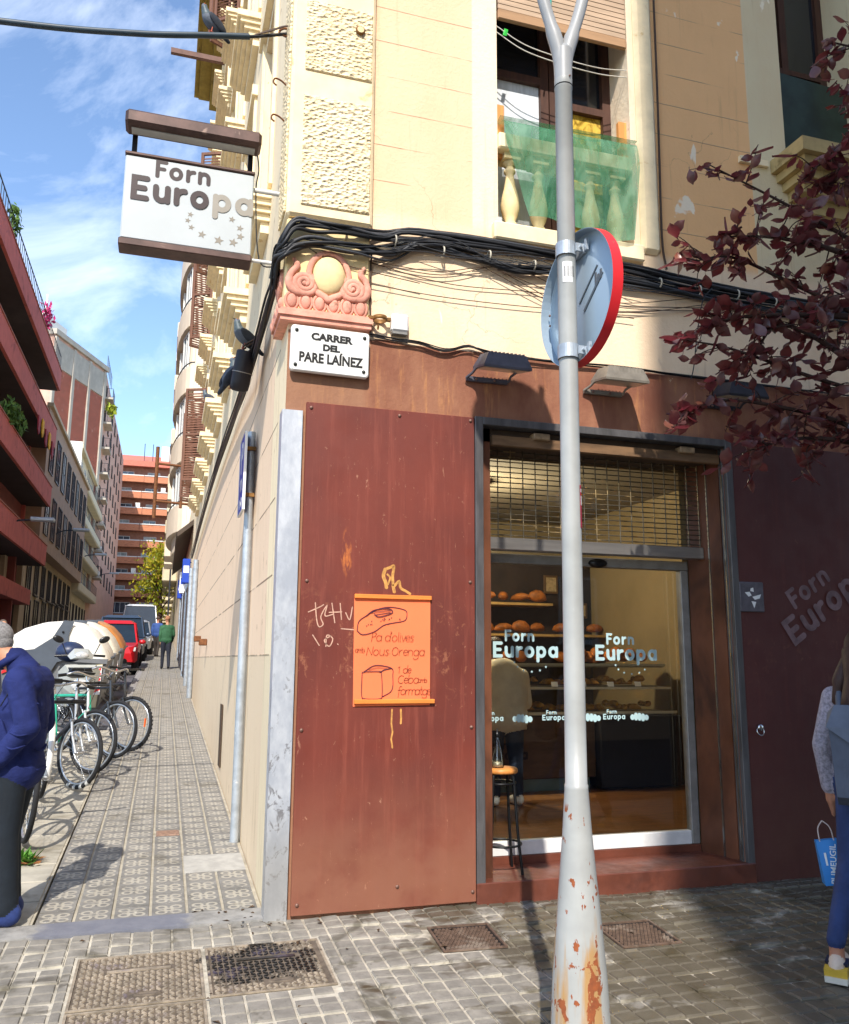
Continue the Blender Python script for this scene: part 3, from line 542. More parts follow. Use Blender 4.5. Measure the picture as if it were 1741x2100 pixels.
for x0, z0 in ((1.385, 4.95), (2.385, 5.02)): MB().bbox(x0, .05, z0, x0+.07, .09, z0+.42, .004).ob('wood_board', mat('raw pine board', '#d9924e', .6, .15, 6, stretch=(4, 4, .4)), B)
# second front window and corbel
b = MB(); b.quad((3.86, .49, 5.34), (4.75, .49, 5.34), (4.75, .49, 8.6), (3.86, .49, 8.6)); b.ob('window_back', m_brown, B)
b = MB()
for a in ((3.86, 5.34, 3.93, 8.6), (4.68, 5.34, 4.75, 8.6), (4.27, 5.34, 4.34, 8.6), (3.93, 6.55, 4.27, 6.6), (4.34, 6.55, 4.68, 6.6), (3.93, 5.34, 4.27, 5.44), (4.34, 5.34, 4.68, 5.44)): b.box(a[0], .42, a[1], a[2], .47, a[3])
w2 = b.ob('window', m_brown, B); b = MB(); b.quad((3.93, .455, 5.44), (4.68, .455, 5.44), (4.68, .455, 8.6), (3.93, .455, 8.6)); b.ob('pane', m_dpane, w2)
b = MB(); b.quad((3.87, .2, 5.34), (4.74, .2, 5.34), (4.74, .24, 6.35), (3.87, .2, 6.35)); b.ob('green_reflection', mat('green glass reflection', '#26382f', .3, .3, 6), B)  # dark green sheet standing in for the reflection in the window glass
b = MB()
for k, (o_, z0, z1) in enumerate(((.36, 5.22, 5.33), (.31, 5.15, 5.218), (.25, 5.08, 5.148), (.18, 5.0, 5.078), (.1, 4.88, 4.998))): b.box(3.70+.05*k, -o_, z0, 4.9-.05*k, -.001, z1)
b.ob('corbel_sill', mat('olive stone', '#b8a06c', .85, .15, 6, .2, 40, stain='#7d6a40', ss=5), B)
MB().box(3.40, -.03, 5.26, 3.66, -.001, 5.31).ob('stone_string', m_cream, B)
# edge strip beside window 1, vertical cable, wires on facade
b = MB(); b.bbox(2.50, -.04, 4.36, 2.66, .1, TOPZ-1, .03); b.ob('edge_pilaster', m_cream, B)
# silver corner guard
N = Nt('aluminium guard'); cc = N.mix(N.ramp(N.noise(7, 6, .7, (1, 1, .5)), .35, .7), srgb('#b9bfc8'), srgb('#d9dde2')); X = N.xyz()
wear = N.math('MULTIPLY', N.ramp(N.noise(16, 6, .72, (1, 1, .6), .6), .55, .63), N.ramp(X[2], 2.1, .6)); cc = N.mix(wear, cc, srgb('#8a8a8e')); cc = N.mix(N.ramp(X[2], .7, .2, 0, .6), cc, srgb('#a9a59c'))
N.col(cc); N.rough(.42); N.b.inputs['Metallic'].default_value = .55; N.bump(N.noise(20, 5, .7), .3, .004)
b = MB(); b.box(-.062, -.028, -.02, .064, -.001, 2.93); b.box(-.0605, -.001, -.02, -.042, .10, 2.93); b.ob('corner_guard', N.m, B)
for yv, zv in ((8.3, 1.62), (10.6, 1.72)): MB().bbox(-.16, yv, zv, -.041, yv+.14, zv+.1, .01).ob('iron_stub', mat('rusty iron', '#6f4526', .8, .3, 20), B)
b = MB(); b.box(-.052, 4.15, .32, -.0405, 4.42, .95); vg = b.ob('vent_frame', mat('vent iron', '#4a3a2a', .8, .3, 20), B)
b = MB()
for k in range(9): b.box(-.05, 4.18, .36+k*.062, -.048, 4.39, .40+k*.062)
b.ob('vent_slots', mat('dark slot', ''), vg); vg.location.x = -.004; 
# ================================================================ bakery front
N = Nt('red brown sheet'); X = N.xyz(); c0, c1 = srgb('#5f2419'), srgb('#722e1f')
cc = N.mix(N.ramp(N.noise(1.5, 5, .6, (1, 1, .7)), .3, .7), c0, c1); cc = N.mix(N.ramp(N.noise(8, 5, .7, (2.5, 1, .16), 0, (4, 0, 1)), .48, .78, 0, .45), cc, srgb('#944a38')); cc = N.mix(N.ramp(N.noise(16, 6, .75, (3, 1, .10), 0, (8, 0, 2)), .56, .76, 0, .3), cc, srgb('#5c241c'))
cc = N.mix(N.math('MULTIPLY', N.ramp(X[2], .95, .1), N.ramp(N.noise(3, 5, .6), .25, .6, .35, .85)), cc, srgb('#865640'))
band_ = N.math('MULTIPLY', N.ramp(N.math('ABSOLUTE', N.math('SUBTRACT', X[2], 1.5)), .42, .1), N.ramp(N.noise(11, 6, .75, (1, 1, .8), .5), .56, .66)); cc = N.mix(N.math('MULTIPLY', band_, .4), cc, srgb('#b07250'))
cc = N.mix(N.ramp(N.noise(28, 5, .8, (1, 1, .45), .8, (3, 3, 3)), .64, .70, 0, .5), cc, srgb('#b58468'))
rx = N.math('DIVIDE', N.math('SUBTRACT', N.math('ADD', X[0], N.math('MULTIPLY', N.math('SUBTRACT', N.noise(14, 4), .5), .05)), .355), .035); rz = N.math('DIVIDE', N.math('SUBTRACT', X[2], 2.06), .16)
e = N.math('ADD', N.math('MULTIPLY', rx, rx), N.math('MULTIPLY', rz, rz)); cc = N.mix(N.math('MULTIPLY', N.ramp(e, 1.2, .1), N.ramp(N.noise(22, 5, .7, (1.5, 1, .4)), .42, .6)), cc, srgb('#b4622a'))
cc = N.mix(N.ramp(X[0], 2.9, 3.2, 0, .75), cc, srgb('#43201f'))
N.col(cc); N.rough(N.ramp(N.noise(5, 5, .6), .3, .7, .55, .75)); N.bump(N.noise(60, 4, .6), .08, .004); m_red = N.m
m_steel = mat('dark steel frame', '#5c5a5a', .4, .25, 10, .1, 90, metal=.3, stretch=(2, 2, .3)); m_bolt = mat('bolt steel', '#7a5c50', .5, .2, 30, metal=.4)
m_corten = mat('corten jamb', '#6e4430', .38, .35, 2.2, .1, 40, stain='#3f2a22', ss=1.8, st=(.45, .7), stretch=(1.2, 1.2, .6), metal=.25, rvar=.1)
p = MB().bbox(.086, -.026, .012, 1.188, -.002, 2.99, .003).ob('cladding_panel', m_red, B)
bm_ = MB(); bm_.lathe([(.011, 0), (.011, .004), (.008, .008), (.0001, .009)], 10, RX(rad(90))); bme = bm_.mesh('bolt', m_bolt)
for x, z in ((.115, 2.955), (.68, 2.955), (1.16, 2.965), (.12, 1.885), (.115, 1.02), (1.16, 1.02), (1.155, 1.91), (.12, .07), (.7, .13), (1.165, .07)): link('bolt', bme, p, (x, -.026, z))
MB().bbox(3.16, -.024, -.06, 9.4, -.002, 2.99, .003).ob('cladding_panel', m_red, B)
# scratched writing and glue stains on the panel
def PF(y): return lambda u, v, h: (u, y-h, v)
b = MB(); P = PF(-.0268)
for st in ([(.135, 1.70), (.2, 1.73), (.225, 1.745)], [(.175, 1.755), (.185, 1.66), (.20, 1.615), (.225, 1.63), (.21, 1.675), (.245, 1.74), (.235, 1.68), (.285, 1.69)], [(.275, 1.755), (.295, 1.64)], [(.26, 1.70), (.335, 1.705)], [(.325, 1.755), (.335, 1.66)], [(.40, 1.735), (.385, 1.66), (.36, 1.70)], [(.335, 1.605), (.41, 1.60)], [(.165, 1.565), (.205, 1.505)], [(.27, 1.56), (.235, 1.535), (.265, 1.50), (.285, 1.545), (.25, 1.565), (.245, 1.5)], [(.315, 1.515), (.318, 1.512)]):
    ribbon(b, bez([(x, y, 0) for x, y in st], 5) and [(q.x, q.y) for q in bez([(x, y, 0) for x, y in st], 5)], .0065, P, .0002+.0003*len(b.f) % .002)
stuff(b.ob('scratched_tag', mat('pale scratch', '#c49a84', .8, .2, 40), p))
b = MB(); m_glue = mat('old glue', '#c08a48', .7, .25, 30, .3, 120)
for st, t in (([(.60, 1.97), (.59, 1.93), (.605, 1.89), (.61, 1.86)], .022), ([(.60, 1.97), (.635, 1.985), (.655, 1.99), (.648, 1.93), (.652, 1.88)], .018), ([(.615, 1.94), (.632, 1.92), (.62, 1.88)], .012), ([(.66, 1.87), (.69, 1.90), (.70, 1.86), (.735, 1.84), (.76, 1.825)], .016), ([(.652, 1.87), (.66, 1.835)], .02)):
    ribbon(b, [(q.x, q.y) for q in bez([(x, y, 0) for x, y in st], 5)], t, P, .0003*(len(b.f) % 7))
b.ob('glue_stain', m_glue, p); b = MB(); ribbon(b, [(.655, 1.13), (.652, 1.05), (.66, 1.0), (.652, .96), (.66, .91)], .010, P, .001); b.ob('glue_drip', m_glue, p); b = MB(); ribbon(b, [(.71, 1.13), (.712, 1.08), (.71, 1.05)], .012, P, .001); b.ob('glue_drip', m_glue, p)
# door frame and recess
fr = MB(); fr.bbox(1.192, -.034, .02, 1.247, .06, 3.0, .003); fr.ob('frame_post', m_steel, B)
MB().bbox(3.105, -.034, .02, 3.158, .06, 3.0, .003).ob('frame_post', m_steel, B); MB().bbox(1.249, -.034, 2.948, 3.103, .06, 3.0, .003).ob('frame_head', m_steel, B)
MB().box(1.192, .062, -.05, 1.33, .36, 3.0).ob('jamb', m_corten, B)
b = MB(); b.hull([(x, y, z) for z in (.10, 2.95) for x, y in ((3.10, .062), (3.16, .062), (3.02, .36), (3.16, .36))]); b.ob('jamb', m_corten, B)
for x0, y0 in ((3.098, .02), (3.065, .16)): MB().box(x0, y0, .1, x0+.012, y0+.014, 2.94).ob('jamb_channel', mat('channel chrome', '#9a9790', .25, .2, 10, metal=.9), B)
MB().bbox(1.19, -.04, -.06, 3.16, .36, .115, .006).ob('step', mat('red stone step', '#683a2c', .45, .2, 5, .08, 60, stain='#4d2b22', ss=2.5, st=(.5, .7), rvar=.12), B)
MB().box(1.25, .062, 2.86, 3.10, .5, 3.05).ob('soffit', mat('soffit', '#4a3a2c', .7, .25, 6), B)
b = MB(); b.bbox(1.332, .02, 2.83, 3.09, .06, 2.90, .004); sb = b.ob('soffit_beam', mat('dusty beam', '#6d5238', .7, .3, 9, stretch=(.5, 3, 3)), B)
for x in (1.62, 2.75): MB().bbox(x, -.01, 2.885, x+.12, .08, 2.93, .006).ob('spot_fitting', mat('old fitting', '#8b7355', .6, .3, 20), B)
# roll grille above the door
m_wire = mat('grille wire', '#5a5346', .5, .25, 20, metal=.6, stain='#b59a6a', ss=6, st=(.5, .65)); g = MB()
for k in range(18): z = 2.265+k*.0365; g.tube([(1.335, .24, z), (3.06, .24, z)], .0042, 5)
for k in range(19):
    x = 1.36+k*.0935; g.tube([(x, .233, 2.25), (x, .233, 2.90)], .0042, 5)
gr = g.ob('roll_grille', m_wire, B); b = MB(); b.bbox(1.335, .21, 2.16, 3.06, .285, 2.245, .006); b.ob('grille_bottom_bar', mat('brushed bar', '#a5a09a', .35, .15, 9, metal=.8, stretch=(.2, 3, 3)), gr)
# sliding glass door
MB().bbox(1.332, .3605, .10, 3.02, .46, .164, .003).ob('threshold', mat('red stone step', ''), B)
m_wht = mat('white aluminium', '#d8d8d6', .45, .08, 8); m_gl = glass('door glass', (.88, .92, .9, 1), .16)
b = MB(); b.bbox(1.332, .365, 2.09, 3.02, .44, 2.155, .005); dr = b.ob('door', mat('grey transom', '#8c8a86', .45, .15, 9, metal=.3), B)
MB().bbox(1.332, .372, .165, 2.955, .43, .255, .004).ob('bottom_rail', m_wht, dr); MB().bbox(2.957, .368, .165, 3.02, .435, 2.088, .004).ob('stile', mat('grey transom', ''), dr)
b = MB(); b.quad((1.332, .40, .255), (2.957, .40, .255), (2.957, .40, 2.09), (1.332, .40, 2.09)); b.quad((1.332, .405, 2.155), (3.02, .405, 2.155), (3.02, .405, 2.86), (1.332, .405, 2.86)); b.ob('glass_pane', m_gl, dr)
b = MB(); b.ball((2.27, .36, 2.115), (.075, .04, .035), 16, 8); b.ob('motion_sensor', mat('black plastic', '#101012', .3), dr)
MB().bbox(1.335, .36, 2.0895, 1.37, .37, 2.0899, .0001).ob('seal', m_steel, dr)
m_lb = mat('pale blue vinyl', '#a9c4c6', .6, .05, 4); P = PF(.3985)
for u, v, s in ((1.485, 1.455, .0575), (2.262, 1.44, .0585), (1.375, 1.026, .0205), (1.835, 1.026, .0205), (2.30, 1.026, .0205)): b = MB(); logo(b, u, v, s, P); stuff(b.ob('glass_lettering', m_lb, dr))
b = MB()
for (u, v) in ((1.485+.20, 1.455-.05), (2.262+.2, 1.44-.05)):
    for k, a in enumerate((190, 215, 242, 270, 298, 325)): star(b, u+.075+.13*math.cos(rad(a)), v+.02+.075*math.sin(rad(a)), .0105, P)
stuff(b.ob('glass_stars', m_lb, dr))
for u in (1.60, 2.12, 2.50):
    b = MB()
    for k in range(5): b.lathe([(.0001, 0), (.028, 0)], 14, TZ(u+.03+k*.028, .3975-.0004*k, 1.035+.004*math.sin(k*1.3))@RX(rad(90))@RZ(0)@Matrix.Diagonal((.62, 1 if 0 < k < 4 else .72, 1, 1)), 0, False)
    b.ob('glass_bread_decal', m_lb, dr)
# things on the wall to the right
pq = thing('wall_plaque', 'small grey square plaque with a white cross mark on the dark red wall', 'plaque', (3.255, -.026, 1.875))
MB().bbox(-.1, -.012, -.105, .1, 0, .105, .006).ob('plate', mat('plaque grey', '#575258', .6, .2, 20), pq); b = MB(); P0 = lambda u, v, h: (u, -.0125-h, v)
b.add([P0(*q, .0004) for q in ((-.06, .03), (-.02, .035), (-.005, .01), (-.03, 0))], [(0, 1, 2, 3)]); b.add([P0(*q, .0004) for q in ((.0, .0), (.075, .02), (.06, -.01), (.02, -.02))], [(0, 1, 2, 3)]); b.add([P0(*q, .0004) for q in ((-.015, .04), (.015, .035), (.012, .065), (-.01, .06))], [(0, 1, 2, 3)]); b.add([P0(*q, .0004) for q in ((-.01, -.03), (.03, -.035), (.012, -.08))], [(0, 1, 2)]); b.ob('cross_mark', mat('white enamel', '#e4e4e2', .4, .05), pq)
kl = thing('lock_ring', 'small chrome lock with a ring on the dark red wall', 'lock', (3.25, -.026, .985)); MB().lathe([(.001, .03), (.018, .03), (.022, .02), (.022, 0)], 16, RX(rad(90))).ob('barrel', mat('chrome', '#c8c8c8', .18, .05, metal=1), kl); MB().torus((0, -.02, -.025), .028, .004, 20, 6, RX(rad(78))).ob('ring', mat('chrome', ''), kl)
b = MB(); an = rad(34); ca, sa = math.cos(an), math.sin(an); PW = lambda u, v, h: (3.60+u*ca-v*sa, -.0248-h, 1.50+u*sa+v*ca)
logo(b, .04, .05, .105, PW); fw = b.ob('reflected_lettering', mat('pale lettering reflection', '#705a5c', .75, .3, 12), B)  # sun reflection of the door lettering, painted on the wall as pale strokes
# ---------------------------------------------------------------- interior
I = thing('bakery_interior', 'dim bakery room with plank floor and cream walls behind the glass door', 'room', (0, 0, 0))
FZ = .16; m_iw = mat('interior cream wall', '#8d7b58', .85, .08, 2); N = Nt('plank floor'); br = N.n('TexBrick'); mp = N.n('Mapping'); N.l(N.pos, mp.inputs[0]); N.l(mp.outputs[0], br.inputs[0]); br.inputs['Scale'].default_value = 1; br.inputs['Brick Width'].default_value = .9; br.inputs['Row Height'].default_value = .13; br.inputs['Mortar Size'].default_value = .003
br.inputs['Color1'].default_value = srgb('#6b4526'); br.inputs['Color2'].default_value = srgb('#4e321c'); br.inputs['Mortar'].default_value = srgb('#22150c'); N.col(N.mix(N.ramp(N.noise(9, 5, .65, (.5, 6, 1)), .3, .7), br.outputs[0], srgb('#855a30'))); N.rough(.35)
b = MB(); b.quad((.9, .36, FZ), (4.7, .36, FZ), (4.7, 5.6, FZ), (.9, 5.6, FZ)); b.ob('floor', N.m, I)
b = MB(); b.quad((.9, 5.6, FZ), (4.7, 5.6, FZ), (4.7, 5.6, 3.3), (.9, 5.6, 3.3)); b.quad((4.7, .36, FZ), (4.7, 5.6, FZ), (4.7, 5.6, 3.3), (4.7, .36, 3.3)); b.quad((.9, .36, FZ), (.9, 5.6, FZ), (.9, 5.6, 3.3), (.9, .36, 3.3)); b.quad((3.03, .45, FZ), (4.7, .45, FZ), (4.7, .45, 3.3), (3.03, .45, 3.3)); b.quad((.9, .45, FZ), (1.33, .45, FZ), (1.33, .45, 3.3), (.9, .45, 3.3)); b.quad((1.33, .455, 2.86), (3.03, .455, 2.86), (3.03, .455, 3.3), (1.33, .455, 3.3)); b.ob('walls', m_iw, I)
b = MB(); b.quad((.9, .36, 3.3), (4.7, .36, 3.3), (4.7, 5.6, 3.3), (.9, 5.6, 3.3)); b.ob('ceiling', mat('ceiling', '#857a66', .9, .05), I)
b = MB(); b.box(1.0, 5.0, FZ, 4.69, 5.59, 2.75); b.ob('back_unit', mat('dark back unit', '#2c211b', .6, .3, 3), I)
SHL = [(x, z) for x in (1.5, 2.75, 4.0) for z in (1.35, 1.72, 2.1)][:8]
for x0, z0 in SHL: MB().box(x0, 4.6, z0, min(4.69, x0+1.2), 5.0, z0+.03).ob('bread_shelf', mat('shelf wood', '#b08d55', .5, .15, 6), I)
m_crust = mat('bread crust', '#a05d22', .6, .3, 14, .3, 60, stain='#5e3212', ss=9, st=(.5, .7)); m_crs = mat('golden pastry', '#c98a35', .55, .3, 18, .3, 60)
b = MB(); b.tube([(-.13, 0, .0), (-.09, 0, .02), (-.03, 0, .035), (.03, 0, .035), (.09, 0, .02), (.13, 0, .0)], [.01, .05, .07, .07, .05, .01], 10); loaf = b.mesh('loaf', m_crust)
b = MB(); b.tube([(-.06, .03, .01), (-.045, 0, .02), (-.02, -.015, .028), (.02, -.015, .028), (.045, 0, .02), (.06, .03, .01)], [.006, .02, .03, .03, .02, .006], 8); croi = b.mesh('croissant', m_crs)
lf = thing('bread_display', 'loaves lined up on the wall shelves behind the counter', 'bread', (0, 0, 0))
for x0, z0 in SHL:
    for k in range(5 if x0 < 3.9 else 3): link('loaf', loaf, lf, (x0+.12+k*.23, 4.72, z0+.09), (0, random.uniform(-.15, .15), random.uniform(-1.3, 1.3)), (random.uniform(.7, 1.25), random.uniform(.75, 1.2), random.uniform(.65, 1.15)))
ct = thing('bakery_counter', 'long bakery counter with glass display case behind the customer', 'counter', (0, 0, FZ))
m_wood = mat('counter wood', '#5a4330', .5, .2, 5, stretch=(1, 1, 3)); MB().bbox(1.0, 2.85, .12, 3.55, 3.5, .72, .01).ob('base', m_wood, ct); MB().box(1.05, 2.9, 0, 3.5, 3.45, .12).ob('plinth', mat('teal plinth', '#6c7f7c', .4, .1), ct)
MB().bbox(3.56, 2.75, .02, 4.5, 3.5, .72, .01).ob('base_end', mat('black cloth', '#171519', .8, .2), ct)
for z0, d0 in ((.725, 2.85), (.98, 2.95), (1.2, 3.05)): MB().box(1.0, d0, z0, 4.5, 3.5, z0+.02).ob('shelf', mat('counter steel', '#a49d90', .35, .1, metal=.5), ct)
b = MB(); b.quad((1.0, 2.84, .74), (4.5, 2.84, .74), (4.5, 3.02, 1.24), (1.0, 3.02, 1.24)); b.ob('case_glass', glass('case glass', (.9, .93, .92, 1), .1), ct)
for z0, y0 in ((.975, 2.935), (1.215, 3.035), (.735, 2.838)): MB().box(1.0, y0-.008, z0, 4.5, y0, z0+.024).ob('shelf_edge', mat('pale shelf edge', '#d8d0ba', .4, .05), ct)
P = PF(2.847); b = MB(); P2 = lambda u, v, h: (u, 2.8475-h, v-FZ); logo(b, 2.35, .48, .055, P2); b.ob('counter_lettering', mat('counter dark lettering', '#2a1e16', .6, .1), ct)
MB().bbox(2.72, 2.8, .6, 2.78, 2.845, 1.05, .005).ob('card_holder', mat('pale shelf edge', ''), ct)
cr_ = thing('pastry_trays', 'croissants and pastries on trays inside the display case', 'pastries', (0, 0, FZ))
for z0, y0 in ((.745, 3.0), (1.0, 3.1)):
    MB().box(1.3, y0-.08, z0+.002, 4.4, y0+.2, z0+.012).ob('tray', mat('tray', '#8d8474', .4, .1, metal=.5), cr_)
    for k in range(22):
        for d in range(2): link('croissant', croi, cr_, (1.4+k*.135+random.uniform(-.02, .02), y0+d*.09, z0+.022+.03*(k % 3 == 0)), (0, 0, random.uniform(0, 6)), random.uniform(.8, 1.15))
bk = thing('bread_bags', 'bagged loaves piled on top of the right end of the counter', 'bread', (3.95, 3.3, FZ+1.225))
for k in range(9): link('loaf', loaf, bk, (-.42+.105*k, random.uniform(-.1, .1), .06+.035*(k % 2)), (0, 0, 1.2+random.uniform(-.4, .4)), (random.uniform(.8, 1.3), .9, random.uniform(.7, 1)))
m_tag = mat('white enamel', '#e4e4e2', .4, .05)
for k in range(9):
    pt = thing('price_card', ('first', 'second', 'third', 'fourth', 'fifth', 'sixth', 'seventh', 'eighth', 'ninth')[k]+' small white price card from the left on the bakery counter shelf', 'price card', (1.55+k*.32, 2.93, FZ+1.005), 0, 'price cards on the counter'); b = MB(); b.prism([(-.035, 0), (.035, 0), (.035, .05), (-.035, .05)], 'y', -.002, .002, 0, RX(rad(-15))); b.ob('card', m_tag, pt)
fg = thing('drinks_fridge', 'dark tall drinks cabinet behind the customer at the left of the bakery', 'fridge', (1.45, 4.3, FZ)); MB().bbox(-.4, -.3, 0, .4, .3, 2.0, .02).ob('cabinet', mat('fridge dark', '#2a2628', .4, .1), fg); MB().box(-.33, -.308, .3, .33, -.302, 1.8).ob('glass_front', mat('fridge glass', '#39323a', .1, .3, 6), fg)
for lab, x0, z0, w_, h_ in (('small framed picture on the back wall of the bakery', 4.0, 1.95, .2, .24), ('small unframed card lower on the bakery wall', 4.45, 1.62, .13, .2)):
    pc = thing('wall_picture', lab, 'picture', (x0+.1, 4.985, z0+.45)); MB().bbox(-w_/2, -.03, -h_/2, w_/2, 0, h_/2, .005).ob('frame', mat('picture frame', '#5d4326', .6, .2), pc); MB().box(-w_/2+.03, -.034, -h_/2+.03, w_/2-.03, -.031, h_/2-.03).ob('print', mat('print', '#a58f6a', .7, .3, 20), pc)
lfm = mat('dry leaf orange', '#8c4a20', .7, .2, 20); lw = thing('leaf_garland', 'orange dried maple leaves pinned to the right bakery wall', 'garland', (4.685, 2.6, 1.75))
for k in range(6):
    b = MB(); pts = [(.09*(1 if i % 2 == 0 else .45)*math.cos(i*.628), .09*(1 if i % 2 == 0 else .45)*math.sin(i*.628)) for i in range(10)]; b.prism(pts, 'x', -.012-.004*k, -.006-.004*k, 0, TZ(0, random.uniform(-.06, .06), .25-k*.1)@RX(k*.8)); b.ob('maple_leaf', lfm, lw)
lp = thing('ceiling_lamp', 'lit round yellow ceiling lamp inside the bakery', 'lamp', (2.35, 3.2, 3.06)); b = MB(); b.lathe([(.001, 0), (.12, 0), (.15, .03), (.15, .08), (.06, .11)], 24); b.ob('shade', mat('lamp shade', '#caa25a', .5, .05), lp); b = MB(); b.lathe([(.001, -.012), (.08, -.010), (.11, -.002)], 20); b.ob('diffuser', mat('lit diffuser', (1, .62, .18, 1), .5, 0, emit=6), lp)
pl_ = bpy.data.lights.new('lamp_bulb', 'POINT'); pl_.energy = 85; pl_.color = (1, .85, .62); pl_.shadow_soft_size = .1; plo = link('lamp_bulb', pl_, lp, (0, 0, -.1))
# bar stool with the oil bottle
stl = thing('bar_stool', 'tall black metal bar stool with round orange wood seat in the doorway', 'stool', (1.44, .2, .115)); b = MB(); b.lathe([(.001, .60), (.105, .60), (.112, .608), (.112, .622), (.105, .632), (.001, .632)], 26); b.ob('seat', mat('orange wood seat', '#c98440', .45, .2, 8, stretch=(1, 5, 1)), stl)
m_bm = mat('black metal', '#17181a', .4, .1, metal=.3)
for a in (40, 130, 220, 310):
    c, s = math.cos(rad(a)), math.sin(rad(a)); MB().tube(bez([(.075*c, .075*s, .6), (.095*c, .095*s, .56), (.12*c, .12*s, .25), (.15*c, .15*s, .002)], 5), .0095, 8).ob('leg', m_bm, stl)
MB().torus((0, 0, .17), .128, .0075, 26, 8).ob('foot_ring', m_bm, stl); MB().torus((0, 0, .54), .096, .007, 24, 8).ob('upper_ring', m_bm, stl)
bt = thing('glass_bottle', 'clear conical glass bottle with black stopper on the bar stool', 'bottle', (1.42, .2, .749)); b = MB(); b.lathe([(.001, 0), (.042, 0), (.044, .01), (.04, .06), (.028, .12), (.014, .17), (.012, .19)], 20); b.ob('body', glass('bottle glass', (.95, .97, .97, 1), .3), bt); MB().lathe([(.013, .188), (.015, .192), (.013, .215), (.006, .22), (.005, .24), (.001, .242)], 12).ob('stopper', mat('black plastic', ''), bt); MB().lathe([(.001, .004), (.036, .004), (.036, .03), (.001, .031)], 16).ob('oil', mat('pale oil', '#cfc8a8', .2, .05), bt)
# ================================================================ signs, lamps, cables on the corner
SG = thing('shop_sign', 'white hanging box sign with brown lettering and stars below a lamp housing', 'sign', (0, .45, 0)); m_sbr = mat('brown sign metal', '#54403a', .5, .25, 9, metal=.3, stain='#8a7468', ss=7, st=(.6, .7)); m_sw = mat('white sign face', '#b4babb', .4, .04, 3)
x0, x1, z0, z1 = -1.095, -.26, 4.075, 4.715
MB().bbox(x0, -.06, z0+.03, x1, .06, z1-.02, .008).ob('face_box', m_sw, SG); MB().bbox(x0-.008, -.075, z0-.02, x1+.004, .075, z0+.028, .006).ob('bottom_rail', m_sbr, SG); MB().bbox(x0-.004, -.07, z1-.018, x1+.004, .07, z1+.004, .005).ob('top_rail', m_sbr, SG)
b = MB(); P = lambda u, v, h: (u, -.0605-h, v); s = .098; m_pl = mat('sign pale letters', '#8f897e', .5, .08); m_db = mat('sign dark letters', '#2c1a1a', .5, .1)
logo(b, x0+.065, 4.40, .0935, P, (0, 1)); b.ob('lettering', [m_db, m_pl], SG); b = MB()
for k, (u, v, r) in enumerate(((-.665, 4.335, .022), (-.68, 4.29, .021), (-.655, 4.245, .022), (-.585, 4.205, .029), (-.475, 4.18, .035), (-.38, 4.18, .033), (-.335, 4.23, .028), (-.34, 4.29, .025), (-.395, 4.345, .024))): star(b, u, v, r, P, .0008+.0001*k, 0, 78)
b.ob('stars', mat('sign stars', '#837c70', .5, .08), SG)
MB().bbox(x0-.01, -.20, 4.84, x1+.03, -.04, 4.945, .02).ob('lamp_housing', m_sbr, SG); MB().box(x0+.03, -.15, 4.833, x1-.01, -.08, 4.8395).ob('lamp_diffuser', mat('lamp louvre', '#b9b9b4', .5), SG)
for x in (x0+.05, x1-.03): b = MB(); b.box(x-.016, -.05, 4.70, x+.016, -.02, 4.88); b.ob('hanger', mat('black metal', ''), SG)
b = MB(); b.tube([(x1, 0, 4.62), (-.041, 0, 4.62)], .017, 8); b.ob('wall_bracket', mat('white aluminium', ''), SG); b = MB(); b.tube([(x1, 0, 4.10), (-.041, 0, 4.10)], .014, 8); b.ob('wall_bracket', mat('white aluminium', ''), SG)
MB().tube(bez([(x1+.01, -.05, 4.9), (x1+.03, -.04, 4.75), (x1+.02, 0, 4.6), (-.2, 0, 4.12), (-.09, -.02, 4.06)], 6), .005, 6).ob('power_cable', mat('cable black', '#17181b', .5, .2, 20), SG)
# street name plate
NP = thing('street_name_plate', 'white enamel street name plate with black capitals on the corner', 'street sign', (.218, -.03, 3.32)); NP.rotation_euler = (0, rad(.6), 0)
b = MB(); w_, h_, r_c = .248, .148, .022; pts = []
for cx, cz, a0 in ((w_-r_c, h_-r_c, 0), (-w_+r_c, h_-r_c, 90), (-w_+r_c, -h_+r_c, 180), (w_-r_c, -h_+r_c, 270)): pts += [(cx+r_c*math.cos(rad(a0+t)), cz+r_c*math.sin(rad(a0+t))) for t in (0, 22, 45, 68, 90)]
b.prism(pts, 'y', -.028, -.002); b.hull([(x*.975, -.034, z*.96) for x, z in pts]+[(x, -.028, z) for x, z in pts]); b.ob('plate', mat('enamel white', '#e4e3dd', .35, .05, 6, stain='#b8a98c', ss=6, st=(.66, .74)), NP)
m_ink = mat('black enamel', '#20201f', .45, .1)
for body, sz, z, sx in (('CARRER', .062, .062, 1.12), ('DEL', .056, -.002, 1.1), ('PARE LAÍNEZ', .085, -.085, .80)): text('lettering', body, sz, m_ink, NP, TZ(.005, -.0352, z)@FRONT, .0032, .0008, 'CENTER', sx)
b = MB(); b.lathe([(.011, 0), (.0115, .004), (.008, .009), (.0001, .010)], 12, RX(rad(90))); bo = b.mesh('screw', mat('dark screw', '#2a2d26', .5, .2))
for x in (-.215, .215):
    for z in (-.112, .112): link('screw', bo, NP, (x, -.034, z))
